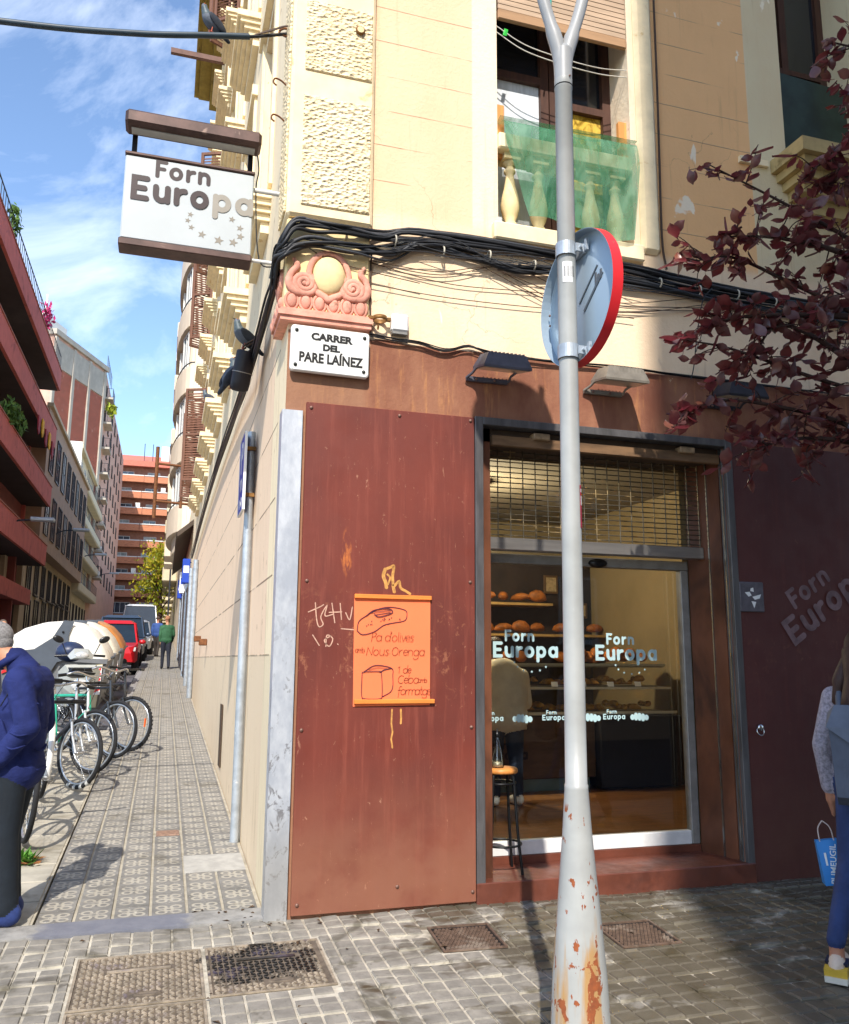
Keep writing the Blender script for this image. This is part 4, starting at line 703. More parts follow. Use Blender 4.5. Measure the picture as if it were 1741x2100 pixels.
# poster
PO = thing('orange_poster', 'orange handwritten bread poster with wooden battens on the red panel', 'poster', (.655, -.03, 1.48)); b = MB(); b.quad((-.24, 0, -.33), (.235, -.004, -.325), (.235, -.003, .325), (-.245, 0, .325)); b.ob('paper', mat('orange paper', '#f0794a', .75, .04, 3), PO)
m_bat = mat('orange batten', '#e08236', .6, .15, 8, stretch=(.4, 3, 3))
MB().bbox(-.245, -.02, .308, .24, .002, .334, .003).ob('batten', m_bat, PO); MB().bbox(-.235, -.02, -.315, .262, .002, -.289, .003).ob('batten', m_bat, PO)
b = MB(); P = lambda u, v, h: (u, -.0052-h, v); hw_ = (.003)
for tx, u, v, s, sp in (('Pa d\'olives', -.135, .055, .034, .84), ('amb', -.235, -.012, .018, .8), ('Nous.', -.165, -.03, .034, .9), ('Orenga', -.01, -.03, .034, .92), ('1 de', .03, -.135, .028, .85), ('Ceba', .03, -.195, .032, .9), ('amb', .16, -.19, .017, .8), ('formatge', .03, -.262, .031, .78)): write(b, tx, u, v, s, hw_, P, sp, 0, 0, .12)
stuff(b.ob('handwriting', mat('brown marker', '#7a2e18', .7, .1), PO)); b = MB(); m_mk = mat('dark marker', '#4e2030', .7, .1)
def crv(pts, t=.005): ribbon(b, [(q.x, q.y) for q in bez([(x, y, 0) for x, y in pts], 5)], t, P, .0004+.0003*(len(b.f) % 9))
crv([(-.225, .115), (-.215, .17), (-.17, .205), (-.10, .245), (-.02, .26), (.07, .245), (.085, .215), (.07, .18), (.0, .165), (-.06, .15), (-.12, .11), (-.19, .092), (-.225, .115)]); crv([(-.17, .205), (-.12, .24), (-.03, .25), (-.01, .225), (-.09, .20), (-.12, .215)], .006); crv([(-.14, .225), (-.06, .235), (-.02, .24)], .004); crv([(-.11, .212), (-.05, .222), (-.02, .228)], .004)
for k in range(16): u = random.uniform(-.19, .05); v = .13+.35*(u+.2)*.45+random.uniform(-.01, .04); ribbon(b, [(u, v), (u+.002, v+.002)], .005, P, .0006)
crv([(-.19, -.145), (-.18, -.128), (-.085, -.125), (-.07, -.145), (-.065, -.26), (-.08, -.285), (-.165, -.285), (-.19, -.265), (-.19, -.145)]); crv([(-.18, -.128), (-.11, -.09), (-.01, -.105), (.0, -.15), (-.005, -.235), (-.065, -.275)]); crv([(-.08, -.13), (-.05, -.115), (-.01, -.107)], .006); crv([(-.15, -.115), (-.09, -.103), (-.03, -.11)], .003)
stuff(b.ob('drawings', m_mk, PO))
# floodlights
def flood(x, z, tilt, lab, col, yaw=0):
    o = thing('floodlight', lab, 'floodlight', (x, -.0, z), rad(yaw), 'floodlights over the shop front'); m = mat('flood '+col, col, .45, .15, 14, metal=.4)
    M = TZ(.05, -.17, .085)@RX(rad(tilt)); b = MB(); b.hull([(sx*u, sy*v, zz) for sx in (-1, 1) for sy in (-1, 1) for u, v, zz in ((.165, .105, -.02), (.165, .105, -.005), (.13, .075, .075))], 0, M); b.ob('housing', m, o); b = MB()
    for k in range(9): xx = -.11+k*.0275; b.hull([(u, v, z) for u in (xx, xx+.007) for v, z in ((-.09, .03), (.09, .03), (-.076, .084), (.076, .084))], 0, M)
    b.ob('cooling_fins', m, o); b = MB(); b.box(-.15, -.09, -.0235, .15, .09, -.0205, 0, M); b.ob('lens', mat('flood lens', '#b8b09a', .25, .05), o)
    b = MB(); b.box(-.145, -.03, .02, .145, -.006, .05)
    for s in (-.15, .15): b.tube([(s, -.03, .035), (s+.03*(s < 0), -.07, .06), (s+.05-.0*s, -.15, .10)], .009, 6)
    b.ob('bracket', m, o); b = MB(); [b.lathe([(.009, 0), (.009, .006), (.001, .007)], 8, TZ(q, -.03, .035)@RX(rad(90))) for q in (-.08, .05)]; b.ob('bolts', m_bolt, o); return o
flood(1.28, 3.22, 14, 'grey floodlight with black fins nearest the street plate', '#5c5c66'); flood(2.14, 3.22, 10, 'pale dusty floodlight right of the grey pole', '#8b8478'); flood(3.10, 3.21, 12, 'dark floodlight half hidden behind the purple leaves', '#3c3a40')
# junction box, pipe clamp
jb = thing('junction_box', 'small white plastic junction box above the brown band', 'box', (.67, 0, 3.57)); MB().bbox(-.058, -.06, -.06, .058, -.002, .06, .012).ob('case', m_wht, jb); MB().box(-.05, -.05, -.075, .05, -.004, -.0605).ob('cable_gland', mat('grey transom', ''), jb)
rc_ = thing('pipe_clamp', 'rusty empty pipe clamp ring beside the white junction box', 'clamp', (.535, -.05, 3.58)); MB().lathe([(.04, -.014), (.046, -.014), (.046, .014), (.04, .014), (.04, -.014)], 22).ob('ring', mat('brass rust', '#8a6436', .6, .3, 20, metal=.5), rc_)
for s in (-1, 1): MB().bbox(s*.046, -.012, -.012, s*.072, .012, .012, .003).ob('lug', mat('brass rust', ''), rc_)
MB().tube([(0, .04, -.02), (0, .05, -.05)], .006, 6).ob('stud', mat('brass rust', ''), rc_)
# pipe clamp hook, little wall lamp
wl = thing('wall_fixture', 'small round rusty cap high on the cream pilaster', 'fixture', (.36, -.074, 5.60)); MB().lathe([(.03, 0), (.034, .012), (.024, .02), (.0001, .02)], 18, RX(rad(90))).ob('ring', mat('brass rust', ''), wl); MB().lathe([(.023, .021), (.0001, .0215)], 16, RX(rad(90))).ob('lens', mat('cap lens', '#e2cf9c', .4), wl)
# cables
CB = thing('cable_bundle', 'bundle of black cables crossing the facade and wrapping the corner', 'cables'); m_cab = mat('cable black', ''); m_cab2 = mat('cable grey', '#34363a', .55, .2, 20); m_wirebr = mat('brown wire', '#4a3626', .6, .2, 20)
main = [(-.10, 4.02), (-.03, 4.12), (.10, 4.14), (.28, 4.13), (.55, 4.15), (.72, 4.205), (1.16, 4.22), (1.82, 4.22), (2.4, 4.19), (2.93, 4.16), (3.53, 4.14), (4.4, 4.12), (6.5, 4.12)]
sec = [(-.10, 3.93), (-.03, 4.0), (.09, 4.04), (.35, 4.03), (.61, 4.06), (.83, 4.15), (1.16, 4.14), (1.48, 4.07), (1.81, 4.10), (2.39, 4.12), (3.05, 4.09), (4.4, 4.05), (6.5, 4.05)]
ladder = [(.04, 3.92), (.49, 3.99), (1.0, 3.88), (1.63, 3.76), (2.0, 3.80), (2.6, 3.88), (4.2, 3.99), (8, 4.02), (12, 4.02), (16.8, 3.98)]
left_pts = [(-.12, .14, 3.86), (-.13, .45, 3.80), (-.13, .9, 3.79), (-.13, 1.7, 3.76), (-.13, 2.3, 3.77), (-.12, 3.3, 3.86), (-.12, 4.5, 3.93), (-.12, 6.5, 4.0), (-.12, 9, 4.02), (-.12, 12.5, 4.0), (-.12, 16.6, 3.92)]
def jit(a): return random.uniform(-a, a)
for k in range(15):
    base = main if k < 8 else sec; a = .020 if k < 8 else .028; dz = jit(.035); r = random.choice((.006, .0075, .009, .0115, .013)); pts = [(x, -.03-abs(jit(.03))-(.05 if x < .5 else 0), z+dz+jit(a)) for x, z in base]
    pts = [(-.135+jit(.02), .12+jit(.03), 3.82+jit(.06)), (-.125+jit(.02), .01, 3.95+dz+jit(.03))]+pts
    MB().tube(bez(pts, 5), r, 7).ob('cable', m_cab if random.random() < .75 else m_cab2, CB)
for k in range(14):
    dz, dx = jit(.055), jit(.025); pts = [(-.125+jit(.02), .03, 3.97+jit(.04))]+[(x+dx, y, z+dz*(1 if y > .3 else .4)+jit(.018)) for x, y, z in left_pts]
    MB().tube(bez(pts, 5), random.choice((.006, .008, .010, .013)), 6).ob('cable', m_cab if k % 3 else m_wirebr, CB)
for k, pts in enumerate(([(.30, 4.02), (.6, 3.95), (1.05, 3.90), (1.7, 3.93), (2.4, 3.91), (3.6, 4.05)], [(.48, 3.82), (1.0, 3.80), (1.7, 3.82), (2.4, 3.88), (3.0, 4.02)], [(.49, 3.98), (.9, 3.97), (1.2, 4.04), (1.4, 4.08)], [(.48, 3.96), (.95, 3.95), (1.3, 4.06)], [(1.3, 4.08), (1.6, 3.95), (1.9, 3.84), (2.4, 3.83)], [(1.25, 4.05), (1.7, 3.88), (2.1, 3.80)], [(1.5, 4.08), (1.9, 3.96), (2.3, 3.93), (2.9, 4.05)], [(1.35, 4.04), (1.8, 3.93), (2.2, 3.9), (3.3, 4.02)], [(.05, 4.0), (.2, 3.93), (.4, 3.9), (.8, 3.86)])):
    MB().tube(bez([(x, -.02-.004*k, z) for x, z in pts], 6), .0032, 5).ob('thin_wire', m_wirebr, CB)
for k in range(12):
    x = .3+k*.33; MB().torus((x, -.05, 4.13+jit(.03)), .035, .006, 14, 6, RY(rad(90))@Matrix.Diagonal((1, 1, 1, 1))).ob('cable_tie', mat('cable tie', '#b9b2a0', .6), CB)
for k in range(12):
    a, z = random.uniform(.2, 2.2), 4.1+jit(.06); l = random.uniform(.5, 1.6); MB().tube(bez([(a, -.075, z), (a+l*.3, -.085, z+jit(.07)), (a+l*.65, -.08, z+jit(.08)), (a+l, -.06, 4.1+jit(.08))], 6), .003, 5).ob('thin_wire', m_cab2, CB)
LC = thing('low_cables', 'thin black wires running along the top of the brown band', 'cables')
for k in range(4): MB().tube(bez([(x, -.02-.007*k, z+jit(.014)) for x, z in ((.475, 3.47), (.62, 3.46), (.80, 3.45), (.98, 3.425), (1.15, 3.47), (1.35, 3.44), (1.8, 3.435), (2.3, 3.45), (2.9, 3.45), (4.5, 3.44))], 5), .0055-.0006*k, 6).ob('wire', m_cab, LC)
MB().tube(bez([(.478, -.02, 4.1), (.476, -.018, 3.8), (.48, -.02, 3.47)], 5), .006, 6).ob('wire', m_wirebr, LC)
VC = thing('vertical_cable', 'thin black cable running down the facade right of the balustrade', 'cable'); MB().tube(bez([(2.70, -.02, 9), (2.69, -.02, 6.1), (2.68, -.02, 5.2), (2.67, -.02, 4.5), (2.69, -.03, 4.25)], 6), .008, 6).ob('cable', m_wirebr, VC)
DR = thing('hanging_wire', 'loose wire loop hanging from the cables beside the purple leaves', 'wire'); MB().tube(bez([(3.02, -.1, 4.12), (2.92, -.12, 4.0), (2.86, -.12, 3.75), (2.83, -.1, 3.5), (2.80, -.1, 3.4)], 6), .004, 5).ob('strand', m_cab, DR); MB().tube(bez([(3.0, -.12, 4.05), (2.95, -.13, 3.9), (2.84, -.12, 3.6)], 6), .003, 5).ob('strand', m_cab, DR)
# splice canister on the left wall
SC = thing('splice_canister', 'black cylindrical cable splice canister on the side wall cables', 'canister', (-.2, 1.45, 3.66)); SC.rotation_euler = (rad(16), rad(8), 0)
b = MB(); b.lathe([(.001, -.17), (.05, -.17), (.07, -.15), (.075, -.10), (.075, .14), (.07, .15), (.06, .15), (.055, .12), (.001, .11)], 20); b.ob('case', mat('canister plastic', '#221d22', .5, .2, 10), SC); MB().torus((0, 0, -.02), .077, .004, 22, 6).ob('wire_tie', mat('tie wire', '#a39e98', .5, metal=.6), SC)
for k in range(6): MB().tube(bez([(jit(.04), jit(.04), .1), (jit(.05)+.02, jit(.05), .18), (.07+jit(.02), -.05+jit(.08), .26)], 4), .007, 6).ob('tail_cable', m_cab if k % 2 else m_wirebr, SC)
# overhead cable over the street
OC = thing('overhead_cable', 'thick dark cable spanning the street with a pigeon on it', 'cable'); oc = [(-.055, .2, 5.70), (-.15, .2, 5.665), (-.35, .2, 5.60), (-.61, .2, 5.545), (-1.1, .2, 5.44), (-1.9, .2, 5.33), (-4, .2, 5.15), (-8, .2, 5.05), (-14, .2, 5.2), (-26, .2, 5.9)]
MB().tube(bez(oc[2:], 6), .021, 10).ob('sheath', mat('overhead sheath', '#33424c', .45, .15, 9), OC); MB().tube(bez(oc[:4], 6), .011, 8).ob('messenger', m_cab, OC)
for k in range(3): MB().tube(bez([(-.35, .2, 5.6), (-.2, .17+.02*k, 5.66+.02*k), (-.09, .12, 5.68), (-.06, .06+.02*k, 5.55), (-.075, .05, 5.2)], 5), .004, 5).ob('tail_wire', m_wirebr, OC)
MB().tube(bez([(-.041, .2, 5.72), (-.12, .2, 5.72), (-.15, .2, 5.68), (-.1, .2, 5.66)], 5), .008, 6).ob('hook', mat('rusty iron', ''), OC)
for k, (yy, zz) in enumerate(((.12, 5.22), (.16, 4.98))): hk = thing('wall_hook', ('upper' if k == 0 else 'lower')+' small bent iron hook on the corner edge above the sign', 'hook', (-.085, yy, zz)); MB().tube(bez([(0, 0, 0), (-.05, -.01, .03), (-.09, -.02, .03), (-.10, -.02, -.0), (-.08, -.02, -.02)], 5), .006, 6).ob('rod', mat('rusty iron', ''), hk)
# parking sign on its post against the side wall
PS = thing('parking_sign', 'blue P parking sign on a galvanised post against the side wall', 'sign', (-.085, 1.73, zg(1.73))); m_galv = mat('galvanised steel', '#a9b1b8', .45, .15, 12, .05, 60, metal=.45, stain='#d8d8d4', ss=9, st=(.66, .72))
MB().tube([(0, 0, -.02), (0, 0, 3.16)], .033, 16).ob('post', m_galv, PS); m_blue = mat('sign blue', '#2344a8', .4, .06)
b = MB(); b.bbox(-.062, -.16, 2.50, -.046, .26, 3.12, .004); b.ob('plate', m_blue, PS); b = MB()
b.box(-.066, -.165, 2.495, -.044, -.161, 3.125); b.box(-.066, .261, 2.495, -.044, .265, 3.125); b.box(-.066, -.161, 3.121, -.044, .261, 3.125); b.box(-.066, -.161, 2.495, -.044, .261, 2.499); b.ob('edge', mat('white enamel', ''), PS)
text('letter', 'P', .36, mat('white enamel', ''), PS, TZ(-.0632, .05, 2.83)@RZ(rad(-90))@RX(rad(90)), .006, .0005); text('letter', 'm', .2, mat('white enamel', ''), PS, TZ(-.0632, .05, 2.68)@RZ(rad(-90))@RX(rad(90)), .004, .0005); text('letter', 'o-o', .16, mat('white enamel', ''), PS, TZ(-.0632, .05, 2.54)@RZ(rad(-90))@RX(rad(90)), .004, .0005)
for z in (2.62, 3.0): MB().box(-.05, -.05, z, .036, .05, z+.03).ob('clamp', mat('brass rust', ''), PS)
# downpipes
for i, y in enumerate((13.6, 16.9, 20.6, 25.0, 30.0)):
    dp = thing('downpipe', ('nearest', 'second', 'third', 'fourth', 'farthest')[i]+' grey downpipe on the side wall beyond the parking sign', 'pipe', (-.10, y, zg(y)), 0, 'downpipes along the side wall'); MB().tube([(0, 0, 0), (0, 0, 2.9)], .055, 10).ob('pipe', m_galv, dp)
    for z in (.5, 1.6, 2.7): MB().tube([(0, 0, z), (0, 0, z+.04)], .062, 10).ob('collar', m_galv, dp)
# the grey Y-pole with its signs
PX, PY, PK, PB = .778, -2.15, .92, .114; PZ = (zg(PY)-PB)/PK
N = Nt('pole paint'); X = N.xyz(); c = srgb('#a2a39f'); cc = N.mix(N.ramp(N.noise(4, 4, .6), .3, .7), dk(c, .85), dk(c, 1.08)); zz = X[2]
lowm = N.ramp(zz, .95, .2); n1 = N.noise(22, 5, .6, (1, 1, .6), .3); rm = N.ramp(N.math('ADD', n1, N.math('MULTIPLY', lowm, .075)), .64, .665)
rm = N.math('MULTIPLY', rm, N.ramp(zz, .93, .90)); st_ = N.math('MULTIPLY', N.ramp(N.math('ADD', N.noise(9, 5, .6, (1.6, 1.6, .16), 0, (2, 2, 2)), N.math('ADD', N.math('MULTIPLY', N.ramp(zz, .7, .05), .17), N.math('MULTIPLY', N.ramp(X[0], .90, 1.0), .17))), .58, .72), N.ramp(zz, .75, .4))
ch = N.ramp(N.noise(13, 5, .7, (1, 1, .5), .5, (5, 5, 5)), .70, .72); ch = N.math('MULTIPLY', ch, N.ramp(zz, 2.2, 1.9)); cc = N.mix(N.math('MULTIPLY', ch, .8), cc, srgb('#dadbd8'))
cc = N.mix(N.math('MULTIPLY', st_, .8), cc, srgb('#a87a30')); cc = N.mix(rm, cc, N.mix(N.noise(60, 3), srgb('#5a2f1c'), srgb('#a5582a'))); N.col(cc); N.rough(N.math('MULTIPLY_ADD', rm, .4, .42)); N.bump(rm, .3, .003); m_pole = N.m
PL = thing('sign_pole', 'tall grey forked steel pole with a rusty flared base', 'pole', (PX, PY, PB)); PL.scale = (PK,)*3; PL.rotation_euler = (0, rad(.35), 0)
b = MB(); b.lathe([(.116, PZ-.02), (.111, .10), (.103, .25), (.089, .42), (.072, .60), (.058, .76), (.050, .88), (.0465, .93), (.0465, .945), (.0435, .947), (.0425, 1.2), (.0405, 2.5), (.039, 3.99), (.041, 3.992), (.041, 4.04)], 32); b.ob('shaft', m_pole, PL)
m_pt = mat('pole paint top', '#9a9b9a', .42, .08, 4); b = MB(); b.lathe([(.0395, 4.005), (.040, 4.04), (.042, 4.12), (.044, 4.19)], 24)
for s, xx in ((-1, -.245), (1, .235)): b.tube(bez([(0, 0, 4.06), (s*.012, 0, 4.15), (s*.035, 0, 4.24), (s*.10, 0, 4.46), (s*.145, 0, 4.72), (s*.155, 0, 5.0), (s*.155, 0, 5.75)], 5), [.036]*6+[.034]*6+[.028]*6+[.024]*13, 14)
b.ball((0, 0, 4.18), (.047, .04, .05), 16, 10); b.ob('fork', m_pt, PL); b = MB(); [b.lathe([(.005, 0), (.005, .004), (.001, .005)], 8, TZ(.012, -.041, z)@RX(rad(90))) for z in (4.04,)]; b.ob('fork_screw', m_bolt, PL)
b = MB(); b.torus((0, 0, 4.005), .0405, .003, 28, 6); b.ob('joint', mat('dark slot', ''), PL)
stk = thing('pole_sticker', 'torn red sticker on the right side of the grey pole', 'sticker', (PX+.0115, PY, PB)); stk.scale = (PK,)*3; b = MB()
def curved(z0, z1, a0, a1, r, mi=0, n=8): return [b.quad(*[(r*math.cos(t), r*math.sin(t), z) for t, z in ((rad(a0+(a1-a0)*i/n), z0), (rad(a0+(a1-a0)*(i+1)/n), z0), (rad(a0+(a1-a0)*(i+1)/n), z1), (rad(a0+(a1-a0)*i/n), z1))], mi) for i in range(n)]
curved(1.965, 2.145, -58, 10, .0432); b.ob('paper', mat('red sticker', '#a61f3a', .6, .2, 40, stain='#2a1414', ss=20, st=(.55, .7)), stk); b = MB(); curved(2.06, 2.10, -50, -20, .0436); curved(2.115, 2.13, -50, -10, .0436); b.ob('print', mat('white enamel', ''), stk)
b = MB(); bar = thing('barcode_label', 'white barcode label on the pole between the two sign clamps', 'label', (PX+.015, PY, PB)); bar.scale = (PK,)*3; curved(3.04, 3.135, -140, -40, .0405); b.ob('paper', mat('white enamel', ''), bar); b = MB()
for k in range(16): a = -132+k*5.1; curved(3.065, 3.115, a, a+random.choice((1.4, 2.2, 3)), .0409, 0, 1)
b.ob('bars', m_ink, bar)
def disc(z, cx, yaw, lab, R=.30):
    o = thing('round_sign', lab, 'traffic sign', (cx, PY, z), yaw); A = RY(rad(90)); m_bk = mat('sign back grey', '#9fb0bc', .4, .06, 4, metal=.35); m_rd = mat('sign red', '#d02a30', .4, .08)
    b = MB(); b.lathe([(.001, 0), (R-.07, 0), (R-.045, .012), (R-.012, .012), (R-.006, .008)], 56, A); b.ob('back_plate', m_bk, o)
    b = MB(); b.lathe([(R-.006, .008), (R-.004, -.033), (R-.001, -.034)], 56, A, 0, False); b.ob('flange', m_bk, o); b = MB(); b.lathe([(R-.001, -.034), (R+.001, .014)], 56, A); b.lathe([(R+.001, .014), (R-.06, .016), (R-.061, .0165)], 56, A, 0, False); b.ob('rim', m_rd, o); b = MB(); b.lathe([(.001, .017), (R-.06, .0165)], 48, A); b.ob('front_face', mat('sign white', '#e6e6e4', .4), o)
    return o, m_bk
o, m_bk = disc(PB+PK*2.985, PX+.078, rad(4), 'round traffic sign seen from its grey back, red rimmed'); o.scale = (PK,)*3
b = MB(); [b.lathe([(.006, 0), (.006, .004), (.001, .005)], 8, TZ(-.001, yy, zz)@RY(rad(-90))) for yy, zz in ((.27, -.02), (.27, .03), (-.26, .09), (-.26, .14))]; b.ob('rivets', m_bolt, o)
b = MB(); b.box(-.004, -.17, -.012, -.001, .02, -.004, 0, RX(rad(-38))); b.box(-.004, -.17, -.075, -.001, .02, -.062, 0, RX(rad(-38))); b.ob('back_channel', mat('dark seam', '#4c545c', .5), o)
text('stamp', 'SIGN', .001, m_ink, o, TZ(0, 0, 0)) if False else None
b = MB(); [b.box(-.0035, -.17+.02*k, .03-.012*(k % 3), -.0015, -.157+.02*k, .07-.014*(k % 2)) for k in range(3)]; b.ob('back_stamp', mat('faded stamp', '#55585c', .6), o)
for z in (2.73, 3.20):
    zl_ = z-2.985
    c_ = MB(); c_.lathe([(.0425, -.03), (.0455, -.03), (.0455, .03), (.0425, .03)], 26, TZ((PX-o.location.x+.013)/PK, 0, zl_), 0, False); c_.box(-.05, -.055, -.018, -.012, -.045, .018, 0, TZ(0, 0, zl_)); c_.box(-.05, .045, -.018, -.002, .055, .018, 0, TZ(0, 0, zl_)); c_.box(-.015, -.06, -.022, -.002, .06, .022, 0, TZ(0, 0, zl_)); c_.tube([(-.03, -.07, zl_), (-.03, -.04, zl_)], .007, 6); c_.tube([(-.012, -.085, zl_+.01), (-.012, -.04, zl_+.01)], .006, 6); c_.box(-.02, -.085, -.02, -.006, -.07, .03, 0, TZ(0, 0, zl_)); c_.ob('clamp', m_galv, o)
o2, _ = disc(5.12, PX-.03, rad(-90), 'round traffic sign on the left fork arm above the picture', .29)
# green netting on the balustrade
N = Nt('green netting'); N.col(N.mix(N.ramp(N.noise(5, 4, .6, (1, 1, .4), 1.5), .35, .65), srgb('#2f7a55'), srgb('#6fa886'))); N.rough(.7); tr = N.n('BsdfTransparent'); ms = N.n('MixShader'); tl = N.n('BsdfTranslucent'); tl.inputs[0].default_value = srgb('#3f8a5a'); m2 = N.n('MixShader'); m2.inputs[0].default_value = .3; N.l(N.b.outputs[0], m2.inputs[1]); N.l(tl.outputs[0], m2.inputs[2])
f = N.ramp(N.noise(7, 4, .6, (1, 1, .3), 1.2), .35, .7, .46, .26); N.l(f, ms.inputs[0]); N.l(m2.outputs[0], ms.inputs[1]); N.l(tr.outputs[0], ms.inputs[2]); N.l(ms.outputs[0], N.out.inputs[0])
NG = thing('green_netting', 'green mesh netting draped over the balcony balustrade', 'netting', (0, 0, 0)); b = MB(); nu, nv = 26, 16; vs = []
for j in range(nv+1):
    for i in range(nu+1):
        u, v = i/nu, j/nv; xl = 1.41+.20*max(0, v-.28)*1.2; xr = 2.47-.10*max(0, v-.3); x = xl+(xr-xl)*u; zt = 5.22+.02*u; zb = 4.46+.05*math.sin(u*5)-.07*math.sin(u*3.1); z = zt+(zb-zt)*v
        y = -.035-.045*math.sin(min(1, v/.25)*1.57)+.012*math.sin(x*19+v*4)*v; y = y if v > 0 else .02; vs.append((x, y, z))
b.add(vs, [(j*(nu+1)+i, j*(nu+1)+i+1, (j+1)*(nu+1)+i+1, (j+1)*(nu+1)+i) for j in range(nv) for i in range(nu)], True)
b.add([(1.39, -.03, 5.225), (2.49, -.03, 5.245), (2.49, .16, 5.205), (1.39, .16, 5.19)], [(0, 1, 2, 3)]); b.ob('net', N.m, NG)
CLN = thing('clothes_lines', 'pair of sagging white clothes lines across the balcony window', 'clothes line')
for k in range(2): MB().tube(bez([(1.38, .02, 5.98-.05*k), (1.6, .0, 5.86-.05*k), (1.9, -.01, 5.81-.05*k), (2.2, -.01, 5.80-.05*k), (2.45, .02, 5.86-.06*k)], 5), .004, 5).ob('line', mat('clothes line', '#d8d2c4', .6), CLN)
pg = thing('clothes_peg', 'green plastic peg on the balcony clothes line', 'peg', (1.45, .01, 5.93)); MB().hull([(-.02, -.006, -.03), (.012, -.006, -.03), (.0, .006, .04), (.03, .006, .035), (.0, -.006, 0), (.02, .006, 0)]).ob('peg_body', mat('green plastic', '#2fae3a', .4), pg)
tcd = thing('teal_cord', 'short teal cord hanging down the wooden roller blind', 'cord'); MB().tube(bez([(1.77, -.03, 7.0), (1.78, -.04, 6.4), (1.80, -.04, 6.25), (1.785, -.04, 6.1), (1.77, -.04, 6.0)], 5), .006, 6).ob('cord_strand', mat('teal cord', '#1f9a8c', .6), tcd)
# ================================================================ the street behind
_wm = {}
def gwin(parent, w_, h_, loc, rz, fm, pm, mull=1, bars=(.55,), sill=True, name='window'):
    key = (w_, h_, fm.name, pm.name, mull, bars, sill)
    if key not in _wm:
        b = MB(); t = .07
        b.box(-w_/2, -.09, 0, -w_/2+t, -.001, h_); b.box(w_/2-t, -.09, 0, w_/2, -.001, h_); b.box(-w_/2+t, -.09, h_-t, w_/2-t, -.001, h_); b.box(-w_/2+t, -.09, 0, w_/2-t, -.001, t)
        for k in range(mull): x = -w_/2+w_*(k+1)/(mull+1); b.box(x-.03, -.07, t, x+.03, -.002, h_-t)
        for q in bars: b.box(-w_/2+t, -.068, h_*q-.02, w_/2-t, -.003, h_*q+.02)
        if sill: b.box(-w_/2-.08, -.16, -.08, w_/2+.08, -.001, -.003)
        p = MB(); p.quad((-w_/2+t, -.03, t), (w_/2-t, -.03, t), (w_/2-t, -.03, h_-t), (-w_/2+t, -.03, h_-t)); _wm[key] = (b.mesh('window', fm), p.mesh('pane', pm))
    o = link(name, _wm[key][0], parent, loc, (0, 0, rz)); link('pane', _wm[key][1], o); return o
E_, W_ = rad(90), rad(-90)
m_wf = mat('white frame', '#d5d5d0', .5, .05); m_df = mat('dark frame', '#3a3230', .5, .1); m_pn = mat('street glass', '#39424c', .1, .4, .7, spec=.8); m_pl2 = mat('curtained glass', '#9a9c98', .25, .3, .9)
m_rail = mat('iron rail', '#3b3f46', .5, .1, metal=.3)
def railing(parent, pts, h, n, m=None, name='railing', r=.02):
    b = MB(); P = [Vector(p) for p in pts]
    for a, c in zip(P, P[1:]):
        b.tube([a+Vector((0, 0, h)), c+Vector((0, 0, h))], r*1.4, 5); b.tube([a+Vector((0, 0, .08)), c+Vector((0, 0, .08))], r, 4)
        k = max(2, int((c-a).length/n))
        for i in range(k+1): q = a.lerp(c, i/k); b.tube([q, q+Vector((0, 0, h))], r*.8, 4, caps=False)
    return b.ob(name, m or m_rail, parent)
# ---- red balcony block on the left
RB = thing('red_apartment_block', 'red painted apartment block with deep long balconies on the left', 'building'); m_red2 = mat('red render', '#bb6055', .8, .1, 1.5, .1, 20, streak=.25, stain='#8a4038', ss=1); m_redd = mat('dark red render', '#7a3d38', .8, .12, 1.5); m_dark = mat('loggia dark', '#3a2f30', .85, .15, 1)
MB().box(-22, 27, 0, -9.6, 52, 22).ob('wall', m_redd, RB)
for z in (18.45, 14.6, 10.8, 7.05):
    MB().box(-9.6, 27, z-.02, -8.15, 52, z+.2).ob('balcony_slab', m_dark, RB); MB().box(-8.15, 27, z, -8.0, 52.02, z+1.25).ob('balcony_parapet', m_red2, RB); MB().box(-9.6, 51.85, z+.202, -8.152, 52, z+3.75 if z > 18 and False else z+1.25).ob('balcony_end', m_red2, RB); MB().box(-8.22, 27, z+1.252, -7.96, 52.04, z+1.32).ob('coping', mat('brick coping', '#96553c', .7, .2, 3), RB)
    for y in (29, 32.5, 36, 39.5, 43, 46.5, 49.8): gwin(RB, 2.0, 2.3, (-9.6, y, z+.25), E_, m_df, m_pn, 1, (), False)
MB().box(-9.6, 51.6, 7.25, -9.4, 52, 22).ob('pier', m_red2, RB)
for y in (33, 40, 47): MB().box(-9.6, y-.15, zg(y), -8.9, y+.15, 7.02).ob('pillar', m_redd, RB)
MB().box(-9.6, 27, 4.6, -8.7, 52, 5.5).ob('fascia', m_red2, RB)
for y in (30, 36.5, 43.5, 50): gwin(RB, 3.2, 2.9, (-9.6, y, zg(y)+.1), E_, m_df, mat('shop dark glass', '#1c1c20', .15, .3), 2, (), False, 'shop_window')
for y in (31, 36, 41, 46): MB().box(-9.55, y, 5.6, -9.3, y+2.2, 7.0).ob('roller_shutter', mat('beige shutter', '#a89880', .7, .1, 3, stretch=(1, 1, 12)), RB)
railing(RB, [(-8.1, 27, 19.77), (-8.1, 52, 19.77)], 1.0, .5)
for i, (y, z) in enumerate(((47.6, 10.8), (39.5, 14.6), (50, 14.6))):
    b = MB(); b.add([(-9.3, y, z+3.4), (-9.3, y+2.0, z+3.4), (-8.05, y+2.0, z+1.5), (-8.05, y, z+1.5)], [(0, 1, 2, 3)]); b.ob('drop_awning', mat('pale awning', '#b9b099', .8, .1, 2), RB)
m_leafg = mat('balcony green', '#4f6d2c', .7, .4, 6); m_leafp = mat('bougainvillea pink', '#c0356e', .7, .3, 6)
